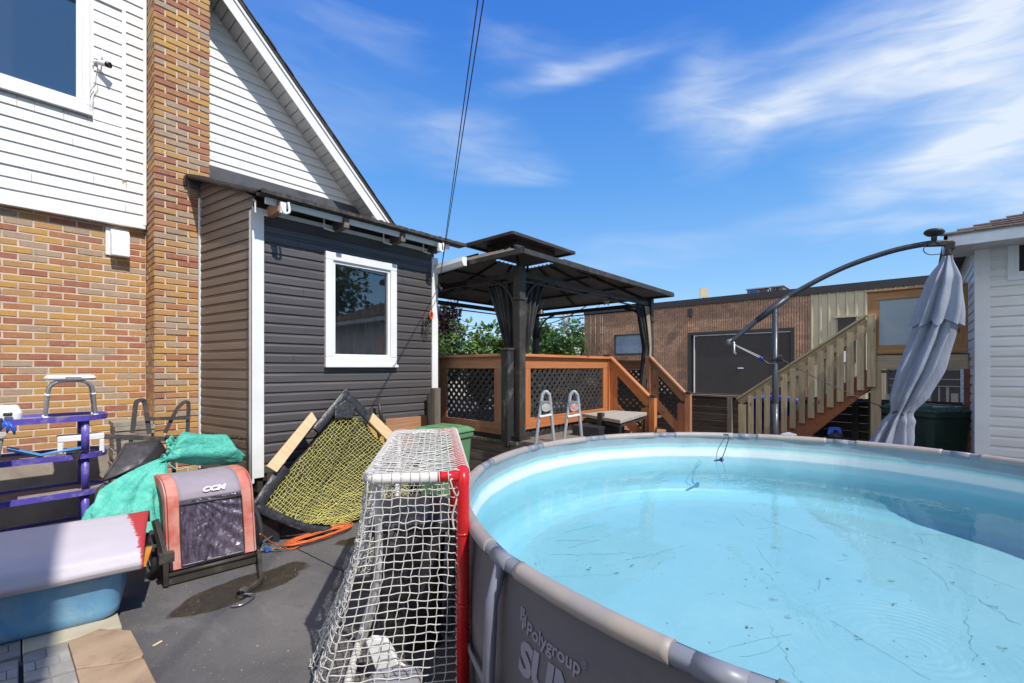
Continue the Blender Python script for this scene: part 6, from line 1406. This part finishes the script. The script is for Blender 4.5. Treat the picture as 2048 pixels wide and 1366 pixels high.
b.build('body', M['trim'], t_, bevel=.008)
t_ = thing('scoop', 'light blue plastic scoop on the middle purple shelf', 'scoop', (.13, 5.38, z2))
lb_ = mk('light_blue', (.10, .32, .62), .4, (.08, .28, .56), 5, bst=.02)
b = MB(); b.grid(lambda s, t: V((-.03+.20*s, 5.30+.02*t+.10*t, z2+.07+.03*abs(t-.5)*4*(1-s*.6)*.5-.055*s+.02*(1-s))), 14, 10); b.build('blade', lb_, t_, solid=.006)
b = MB(); b.tube([(.15, 5.35, z2+.03), (.24, 5.35, z2+.045), (.40, 5.345, z2+.06)], [.012, .013, .015], 10); b.build('handle', lb_, t_)
b = MB(); b.grid(lambda s, t: V((.12+.24*s, 5.31+.1*t, z2+.01+.03*math.sin(math.pi*s)*math.sin(math.pi*t)+.004*nz((s*9, t*9, 0)))), 14, 8); b.build('cloth_rag', mk('rag', (.33, .23, .14), .9, (.08, .06, .05), 9), label='crumpled brown rag beneath the blue scoop', cat='rag')
b = MB(); b.grid(lambda s, t: V((.30+.13*s, 5.262+.09*t, z2+.035-.0*t+.012*nz((s*7, t*7, 3)))), 10, 8); b.prism([(.33, 5.262, z2+.03), (.39, 5.262, z2+.035), (.365, 5.262, z2-.045)], (0, .01, 0)); b.build('black_cloth', M['black_metal'], label='small black cloth hanging over the middle shelf edge', cat='cloth')
t_ = thing('white_bag', 'white plastic jug at the left end of the top purple shelf', 'jug', (-.08, 5.36, tz))
b = MB(); stack(b, [srr(-.22, .05, 5.3, 5.46, tz-.02, .04), srr(-.22, .055, 5.3, 5.46, tz+.05, .04), srr(-.19, .03, 5.33, 5.44, tz+.11, .04)]); b.build('body', M['trim'], t_, bevel=.01)
t_ = thing('clamp_tool', 'bright blue and black clamps hanging over the left shelf edge', 'clamps', (.0, 5.26, tz-.1))
b = MB()
for k in range(4): p0 = V((-.10+.025*k, 5.262, tz+.03-.015*k)); b.tube([p0, p0+V((.03, -.01, -.05)), p0+V((-.01+.015*k, -.01, -.10))], [.010, .015, .006], 8)
b.build('jaw', blue, t_)
b = MB(); b.box((-.05, 5.245, tz+.03), (.0, 5.275, tz+.06)); b.box((-.10, 5.24, tz-.07), (-.05, 5.27, tz+.02)); b.build('grip', M['black_metal'], t_, bevel=.008)
t_ = thing('beige_bin', 'beige plastic planter box at the left edge below the top purple shelf', 'box', (-.15, 5.15, .78))
b = MB(); P = Yp(4, 880, 4.9); stack(b, [rrect((P.x-.17, 5.0, 0), 0, .30, .2, P.z-.21, .02), rrect((P.x-.17, 5.0, 0), 0, .36, .24, P.z+.01, .03), rrect((P.x-.17, 5.0, 0), 0, .38, .26, P.z+.015, .03), rrect((P.x-.17, 5.0, 0), 0, .38, .26, P.z+.03, .03)]); b.build('body', mk('beige', (.45, .42, .36), .6), t_)
# ================================================================ PAVER STACK
ORD = 'second third fourth fifth sixth seventh eighth ninth tenth eleventh twelfth thirteenth fourteenth fifteenth sixteenth seventeenth eighteenth nineteenth twentieth twenty-first twenty-second twenty-third lowest'.split(); random.seed(5); sm = mk('stack_slab', (.38, .33, .26), .85, (.29, .25, .19), 6, bs=50, bst=.5, bd=.004, rv=.2, dirt=(.14, .11, .08), ds=5); top_ = 1.07; nsl = 24; th_ = top_/nsl
for k in range(nsl):
    z = k*th_; w_ = .30+random.uniform(-.015, .015); ox = random.uniform(-.012, .012); oy = random.uniform(-.012, .012)
    b = MB(); b.box((.655+ox, 5.74+oy, z+.001), (.655+ox+w_, 6.06+oy, z+th_-.002))
    o = b.build('patio_stone', sm, bevel=.003, label='topmost flat grey stone of the stack beside the chimney' if k == nsl-1 else ORD[nsl-2-k]+' flat grey stone from the top of the stack beside the chimney' if k else 'lowest flat grey stone of the stack beside the chimney', cat='patio stone', group='flat slabs stacked beside the chimney')
# ================================================================ WHEELBARROW
wb = thing('wheelbarrow', 'black wheelbarrow turned on its nose with flat steel frame loops against the chimney', 'wheelbarrow', tuple(V((.75, 5.0, 0))))
stl = mk('black_steel', (.045, .042, .045), .5, (.07, .06, .055), 12, dirt=(.20, .12, .08), ds=9)
Y_ = 5.05; q = lambda u, v, y=Y_: Yp(u, v, y)
def strap(pts, w_=.034, t=.006, nm='loop', par=wb):
    b = MB(); pts = [V(p) for p in pts]; vs = []; bc = []; L = 0
    for i, p in enumerate(pts):
        a_ = pts[max(i-1, 0)]; c_ = pts[min(i+1, len(pts)-1)]; tg = (c_-a_).normalized(); sd = V((0, 1, 0)); nn_ = tg.cross(sd).normalized()
        if i: L += (p-pts[i-1]).length
        # flat bar shows its width in the picture plane
        for s1_, s2_ in ((-1, -1), (1, -1), (1, 1), (-1, 1)): vs.append(p+nn_*w_/2*s1_+sd*t*s2_); bc.append((L, s1_, s2_))
    fs = [(i*4+j, i*4+(j+1) % 4, (i+1)*4+(j+1) % 4, (i+1)*4+j) for i in range(len(pts)-1) for j in range(4)]+[(3, 2, 1, 0), tuple(len(vs)-4+j for j in range(4))]
    b.add(vs, fs, bc); return b.build(nm, stl, par)
strap(bez([q(265, 866), q(271, 812), q(276, 802), q(286, 801), q(290, 810), q(299, 868)], 5)); strap(bez([q(330, 866), q(352, 822), q(366, 806), q(374, 804), q(377, 812), q(375, 866)], 5), .03)
strap([q(290, 838, 5.03), q(377, 836, 5.03)], .03, nm='cross_bar')
b = MB(); b.bar(q(209, 873), q(336, 878), .02, .04); b.build('frame_bar', stl, wb)
b = MB(); b.tube([q(330, 874, 5.02), q(386, 876, 5.0)], .019, 12); b.build('handle', M['black_metal'], wb)
b = MB(); b.tube([q(386, 872, 5.15), q(478, 875, 4.95)], .02, 12); b.build('handle', M['black_metal'], wb)
for (u0, v0, u1, v1) in ((237, 878, 240, 945), (262, 878, 262, 900), (340, 878, 350, 960)): b = MB(); b.bar(q(u0, v0), q(u1, v1), .03, .008, (0, 1, 0)); b.build('leg', stl, wb)
b = MB(); P0 = [q(252, 888, 5.0), q(318, 881, 5.0), q(330, 900, 5.0), q(326, 925, 4.95), q(255, 950, 4.85), q(203, 962, 4.8), q(222, 935, 4.85)]
cc_ = sum(P0, V((0, 0, 0)))/7
def tray(s, tt):
    k = s*7; i = int(k) % 7; f = k-int(k); p = P0[i].lerp(P0[(i+1) % 7], f); return p.lerp(cc_, tt)+V((0, -.13*math.sin(tt*math.pi/2)**.7, -.02*tt))
b.grid(tray, 56, 10, closeu=True); b.build('tray', mk('tray_black', (.035, .033, .037), .45, (.05, .046, .05), 8, dirt=(.12, .10, .09), ds=5), wb, solid=.01)
b = MB(); b.tube([p+V((0, -.0, 0)) for p in P0], .011, 8, closed=True); b.build('tray_rim', M['black_metal'], wb)
c = q(213, 1003, 4.75); b = MB(); b.tube([c+V((math.cos(a)*.05, math.sin(a)*.08, 0))+UP*math.sin(a)*.11+UP*0 for a in [k*math.pi/12 for k in range(24)]], .022, 8, closed=True); b.build('wheel', M['black_metal'], wb)
b = MB(); b.lathe([(0, -.01), (.06, -.01), (.06, .01), (0, .01)], c, 16, V((.8, -.5, .1))); b.build('hub', M['trim'], wb)
# ================================================================ GREEN TARP
m, t, p = nt('green_tarp'); vec = mapped(t, 'obj', (1, 1, 1)); c = mixc(t, rng(t, tex(t, vec, 5, 6, .7, 1.5), .38, .66), (.06, .42, .32), (.13, .56, .44)); c = mixc(t, rng(t, tex(t, vec, 22, 5, .8, 1), .62, .72, 0, .5), c, (.35, .72, .62))
t.links.new(c, p.inputs['Base Color']); p.inputs['Roughness'].default_value = .4; bump(t, p, tex(t, vec, 13, 6, .65, 2), .9, .02); TP = m
tp = thing('tarpaulin', 'crumpled green tarpaulin tied round a bundle behind the bicycle trailer', 'tarpaulin', (.9, 4.75, 0))
knot = Yp(327, 918, 4.72)
ea = [(knot, .035, .035), (Yp(340, 900, 4.72), .07, .09), (Yp(362, 893, 4.74), .11, .13), (Yp(400, 897, 4.76), .12, .14), (Yp(440, 899, 4.78), .12, .14), (Yp(466, 898, 4.8), .115, .135), (Yp(474, 898, 4.8), .07, .08)]
def bun(k, j):
    t = j*(len(ea)-1); i = min(int(t), len(ea)-2); f = t-i; f2 = f; c = ea[i][0].lerp(ea[i+1][0], f); ry = ea[i][1]*(1-f2)+ea[i+1][1]*f2; rz_ = ea[i][2]*(1-f2)+ea[i+1][2]*f2; a = 2*math.pi*k
    d = V((-.15*math.sin(a)*(j-.5), math.cos(a)*ry, math.sin(a)*rz_*.98)); 
    w_ = 1+.10*math.sin(a*5+j*6)*(1.2-j)+.14*nz((math.cos(a)*1.3, math.sin(a)*1.3, j*3.2))+.05*nz((math.cos(a)*4, math.sin(a)*4, j*10), 1, 5)
    return c+d*w_
b = MB(); b.grid(bun, 120, 60, closeu=True); b.v = b.v; b.build('bundle', TP, tp)
end = Yp(475, 898, 4.8); 
fl = [(knot, .03), (Yp(300, 938, 4.65), .10), (Yp(275, 970, 4.58), .19), (Yp(262, 1010, 4.5), .25), (Yp(262, 1060, 4.45), .27)]
def dr_(k, j):
    t = j*(len(fl)-1); i = min(int(t), len(fl)-2); f = t-i; c = fl[i][0].lerp(fl[i+1][0], f); r = fl[i][1]*(1-f)+fl[i+1][1]*f; a = 2*math.pi*k
    w_ = 1+.16*math.sin(a*6+j*3)+.10*math.sin(a*11-j*5)+.25*nz((math.cos(a)*1.4, math.sin(a)*1.4, j*2.5), 1, 3)
    return c+V((math.cos(a)*r*w_, math.sin(a)*r*.55*w_, .25*r*math.sin(a)*(1-j)))
b = MB(); b.grid(dr_, 140, 60, closeu=True); b.build('drape', TP, tp)
b = MB(); b.grid(lambda s, t: Yp(338+24*s-10*t, 905-38*t*(1-abs(s-.5)*1.2)+8*s, 4.66).lerp(Yp(338+24*s, 905-38*t, 4.66), .3)+V((0, .03*nz((s*5, t*5, 0)), 0)), 20, 16); b.build('flap', TP, tp, solid=.004)
b = MB(); pts = [knot+V((math.cos(a)*.01, -.045*math.cos(a)-.01, .04*math.sin(a))) for a in [k*math.pi/8 for k in range(16)]]; b.tube(pts, .005, 6, closed=True); b.tube(bez([knot+V((.02, -.05, -.03)), knot+V((.08, -.09, -.09)), knot+V((.14, -.1, -.08)), knot+V((.19, -.1, -.1))], 6), .004, 6); b.build('cord', mk('teal_cord', (.12, .5, .45), .7), tp)
b = MB(); b.tube([Yp(476, 876, 4.84), Yp(482, 877, 4.84)], .016, 8); b.build('rod_end', M['black_metal'], wb)

# ================================================================ CLOTHESLINE
A = Yp(876, 573, SY-.03); kk = V((.26, -.29, 4.05))-V((0, 0, 0)); Bk = A+(kk-A)*2.1
cl_ = thing('clothesline', 'pair of thin dark lines running overhead to the white corner of the charcoal shed', 'clothesline', tuple(A))
lm_ = mk('line_dark', (.05, .05, .06), .6, bst=0)
T1 = Yp(882, 490, SY-.09)
for du, dk_ in ((0, 0), (10, .05)):
    S0 = A+V((0, -.02, du*.001)); E0 = CAM+(RT*(.39+dk_-.05)+UP*2.5)
    dirp = Dp(884+du*.6, 490, S0.dot(FW))
    b = MB(); n = 24; d = (E0-S0); b.tube([S0+d*(i/n)*2.2 for i in range(n+1)], .0038, 5); b.build('line', lm_, cl_)
Eb = A+(CAM+(RT*.39+UP*2.5)-A)*2.2
b = MB(); b.tube([(Eb.x, Eb.y, 0), (Eb.x, Eb.y, Eb.z+.2)], .09, 10); b.build('utility_pole', M['grey_wood'], label='round timber pole behind the viewpoint carrying the clothesline', cat='pole')
b = MB(); b.lathe([(.022, -.012), (.03, 0), (.022, .012)], A+V((0, -.02, 0)), 12, (0, 1, 0)); b.bar(A+V((-.05, -.02, -.005)), A+V((.05, -.02, -.02)), .012, .02); b.bar(A+V((.0, -.02, .03)), A+V((.03, -.03, -.05)), .01, .012); b.build('cleat', mk('cleat_metal', (.35, .32, .27), .4, metal=.6), cl_)
H_ = Yp(862, 622, SY-.04); b = MB(); b.tube(bez([A, A+V((-.02, -.02, -.12)), H_+V((.02, 0, .05)), H_], 5), .003, 5); b.build('tail_rope', lm_, cl_)
t_ = thing('red_snap_hook', 'small red rope clip hanging on the white corner trim with coiled black cord', 'clip', tuple(H_))
b = MB(); b.tube(bez([H_, H_+V((-.02, 0, -.05)), H_+V((.0, 0, -.11)), H_+V((.025, 0, -.05)), H_+V((.005, 0, .0))], 5), .012, 8); b.build('hook', mk('orange_red', (.65, .09, .03), .4), t_)
b = MB(); c0_ = Yp(850, 648, SY-.03)
for k in range(4): b.tube([c0_+V((math.cos(a)*(.03+.006*k), -.008*k, math.sin(a)*(.085+.008*k)-.02*k)) for a in [i*math.pi/10 for i in range(20)]], .004, 5, closed=True)
b.build('coil', M['black_metal'], t_)

# ================================================================ TREES and the far background
def leafmat(nm, c, c2, c3):
    m, t, p = nt(nm); col = mixc(t, rndv(t, 0, 1), c, c2); col = mixc(t, rng(t, tex(t, mapped(t, 'obj', (1, 1, 1)), 1.2, 4), .45, .65), col, c3)
    t.links.new(col, p.inputs['Base Color']); p.inputs['Roughness'].default_value = .55
    tr = t.nodes.new('ShaderNodeBsdfTranslucent'); t.links.new(col, tr.inputs[0]); ms = t.nodes.new('ShaderNodeMixShader'); ms.inputs[0].default_value = .3
    t.links.new(p.outputs[0], ms.inputs[1]); t.links.new(tr.outputs[0], ms.inputs[2]); t.links.new(ms.outputs[0], t.nodes['Material Output'].inputs[0]); return m
LMs = {'bush': leafmat('bush_leaf', (.09, .17, .03), (.20, .30, .07), (.05, .10, .02)), 'maple': leafmat('maple_leaf', (.05, .12, .025), (.12, .22, .05), (.04, .085, .02)), 'red': leafmat('plum_leaf', (.055, .035, .03), (.10, .06, .05), (.03, .02, .02))}
bark = mk('bark', (.12, .09, .065), .9, (.07, .05, .035), 8, bs=30, bst=1, bd=.02)
def tree(name, P, rx, rz_, cz, lab, lm__, n=2600, ls=.09, seed=1, cat='tree', group=None, lobes=9):
    random.seed(seed); P = V((P.x, P.y, 0)); t_ = thing(name, lab, cat, tuple(P), group)
    lb = [(V((random.gauss(0, .42)*rx, random.gauss(0, .42)*rx, cz+random.uniform(-.7, .75)*rz_)), random.uniform(.30, .55)) for _ in range(lobes)]+[(V((0, 0, cz)), .65)]
    b = MB()
    for k in range(n):
        c, s_ = random.choice(lb); d = V((random.gauss(0, 1), random.gauss(0, 1), random.gauss(0, 1))).normalized(); rr = random.random()**.33
        p_ = P+c+V((d.x*rx*s_, d.y*rx*s_, d.z*rz_*s_))*rr*(1+.3*nz(d*2+c, 1.5))
        if p_.z < .3: continue
        s1 = ls*random.uniform(.6, 1.3); u_ = V((random.gauss(0, 1), random.gauss(0, 1), random.gauss(0, .6))).normalized(); w_ = u_.cross(V((random.gauss(0, .5), random.gauss(0, .5), 1))).normalized()
        b.add([p_+u_*s1, p_+w_*s1*.42+u_*s1*.1, p_-u_*s1*.8, p_-w_*s1*.42+u_*s1*.1], [(0, 1, 2, 3)])
    b.build('crown', lm__, t_)
    b = MB(); b.tube([P, P+V((.03, .02, cz*.5)), P+V((0, .05, cz))], [rx*.10, rx*.07, rx*.03], 8)
    for c, s_ in lb[:6]: b.tube([P+UP*cz*.45, P+c*.5+UP*cz*.25, P+c], [rx*.045, rx*.03, rx*.01], 6)
    b.build('trunk', bark, t_)
P = Dp(962, 700, 11.0); tree('leafy_shrub', P, 1.05, 1.35, 1.55, 'rounded broad-leaved green shrub between the charcoal shed and the gazebo post', LMs['bush'], 5200, .095, 2, 'shrub', lobes=12)
P = Dp(1095, 700, 26); tree('maple_tree', P, 2.0, 2.0, 2.2, 'pale green tree seen just right of the near gazebo post', LMs['maple'], 4200, .16, 3, group='trees behind the gazebo')
P = Dp(1062, 700, 31); tree('maple_tree', P, 1.7, 1.6, 2.0, 'lower green tree close against the near gazebo curtain', LMs['maple'], 3600, .16, 4, group='trees behind the gazebo')
P = Dp(1150, 700, 33); tree('maple_tree', P, 2.1, 2.4, 2.6, 'taller green tree at the corner of the brown building', LMs['maple'], 4200, .17, 5, group='trees behind the gazebo')
P = Dp(872, 700, 19); tree('plum_tree', P, 1.2, 1.7, 2.9, 'dark purple leaved tree right behind the white corner trim of the shed', LMs['red'], 3800, .12, 6)
for k, (u, D, rx) in enumerate(((820, 70, 6), (905, 85, 6), (1010, 80, 7), (1120, 90, 8), (1230, 95, 8))):
    P = Dp(u, 700, D); tree('distant_tree', P, rx, rx*.55, rx*.5, ['far green tree hidden partly by the charcoal shed', 'far tree behind the neighbouring grey roof', 'far tree behind the near gazebo post', 'far tree behind the utility pole', 'far tree behind the brown building corner'][k], LMs['maple'], 1800, .5, 20+k, group='distant trees on the horizon')
# neighbouring house
P = Dp(893, 735, 24); nh = thing('neighbour_house', 'low neighbouring house with blue-grey shingled roof left of the green shrub', 'house', (P.x, P.y, 0))
ex = RT; ey = FW; bs_ = lambda a, d, z: V((P.x, P.y, 0))+ex*a+ey*d+UP*z
b = MB(); b.prism([bs_(-6, 0, 0), bs_(1.4, 0, 0), bs_(1.4, 6, 0), bs_(-6, 6, 0)], (0, 0, 1.7)); b.build('wall', mk('beige_wall', (.5, .46, .4), .8), nh)
b = MB(); b.add([bs_(-6.5, -.5, 1.68), bs_(1.8, -.5, 1.68), bs_(.6, 3, 2.5), bs_(-6, 3, 2.5), bs_(1.8, 6.5, 1.68), bs_(-6.5, 6.5, 1.68)], [(0, 1, 2, 3), (1, 4, 2), (4, 5, 3, 2)]); b.build('roof', mk('bluegrey_shingle', (.19, .21, .26), .9, (.14, .16, .2), 20), nh, solid=.1)
b = MB(); q0 = bs_(.5, 1.6, 2.25); b.lathe([(.1, 0), (.1, .2), (.22, .22), (.18, .32), (0, .34)], q0, 12); b.build('roof_vent', M['black_metal'], nh)
# utility pole with lamp, wires
P = Dp(1130, 700, 30); up_ = thing('utility_pole', 'wooden utility pole with small street lamp among the trees behind the gazebo', 'utility pole', (P.x, P.y, 0)); zt = Dp(1130, 623, 30).z
b = MB(); b.tube([V((P.x, P.y, 0)), V((P.x, P.y, zt))], lambda t: .16-.04*t, 10); b.build('shaft', mk('pole_wood', (.42, .40, .36), .9, (.34, .32, .28), 8), up_)
b = MB(); h0 = V((P.x, P.y, Dp(1130, 660, 30).z)); b.tube(bez([h0, h0-RT*.8+UP*.25, h0-RT*.5+UP*.3], 5), .03, 6); b.tube(bez([h0-UP*.4, h0+RT*.6-UP*.1, h0+RT*1.2-UP*.25], 5), .035, 6); b.build('arm', lg, up_)
b = MB(); b.lathe([(0, -.1), (.2, -.06), (.24, 0), (.1, .08), (0, .1)], h0+RT*1.35-UP*.28, 12); b.build('lamp', M['trim'], up_)
b = MB(); b.tube([h0+UP*.2-FW*.2, h0+UP*.9-FW*.2], .16, 10); b.build('transformer', mk('tr_grey', (.35, .36, .38), .5), up_)
wr_ = mk('wire_black', (.03, .03, .035), .6, bst=0)
for i, (pa, pb, r) in enumerate((((820, 642, 26), (1062, 640, 30), .022), ((1062, 652, 30), (1190, 600, 24), .028), ((820, 656, 30), (1128, 655, 30), .012), ((820, 668, 34), (1128, 664, 30), .010), ((1132, 628, 30), (1200, 610, 26), .012), ((1132, 636, 30), (1220, 640, 26), .010))):
    a_, c_ = Dp(*pa), Dp(*pb); b = MB(); b.tube([a_.lerp(c_, k/16)-UP*(.35*4*(k/16)*(1-k/16)) for k in range(17)], r, 5)
    b.build('overhead_wire', wr_, label=['thick overhead wire crossing the sky left of the green shrub', 'heavy sagging service cable rising from the gazebo curtain to the right', 'thin overhead wire second below the thick one left of the shrub', 'lowest thin overhead wire left of the shrub', 'thin wire from the top of the utility pole to the right', 'lower thin wire running right from the utility pole'][i], cat='wire', group='overhead wires')
P = Dp(1146, 704, 26); t_ = thing('rooftop_condenser', 'pale grey air conditioner box showing above the deck rail by the utility pole', 'air conditioner', (P.x, P.y, 0))
b = MB(); b.prism([P+RT*-.35+UP*-.28, P+RT*.25+UP*-.28, P+RT*.25+UP*.28, P+RT*-.35+UP*.28], FW*.6); b.build('casing', mk('light_grey', (.55, .55, .54), .5), t_)
b = MB(); b.prism([P+RT*.26+UP*-.28, P+RT*.42+UP*-.15, P+RT*.42+UP*.2, P+RT*.26+UP*.28], FW*.5); b.build('side', mk('light_grey2', (.6, .6, .58), .5), t_)
b = MB(); b.prism([V((P.x, P.y, 0))+RT*-1.5+FW*.0, V((P.x, P.y, 0))+RT*1.6, V((P.x, P.y, 0))+RT*1.6+FW*3, V((P.x, P.y, 0))+RT*-1.5+FW*3], (0, 0, P.z-.29)); b.build('base', mk('brown_flat', (.25, .17, .12), .8), t_)
# the house behind the photographer that shades the left end of the tub, and trees that show in the window reflection
bh = thing('house_behind', 'tall plain house wall behind the viewpoint casting shade on the left end of the tub', 'house', (-3, -3, 0))
cxe = .20-.123*4.9
b = MB(); b.prism([(-9, -6, 0), (cxe-.70, -6, 0), (cxe, -1, 0), (-9, -1, 0)], (0, 0, 7.2)); b.build('wall', mk('tan_wall', (.42, .34, .26), .9), bh)
b = MB(); b.prism([(-9.1, -6.1, 7.21), (cxe-.72, -6.1, 7.21), (cxe, -1, 7.21), (-9.1, -1, 7.21)], (0, 0, .14)); b.build('roof', M['roof'], bh)
tree('yard_tree', V((9.5, -9.5, 0)), 2.6, 2.6, 4.4, 'leafy tree in the yard behind the viewpoint mirrored in the shed window', LMs['maple'], 3500, .2, 41)
tree('yard_tree', V((5.5, -13, 0)), 2.8, 3.0, 4.8, 'second leafy tree farther behind the viewpoint', LMs['maple'], 3500, .2, 42)
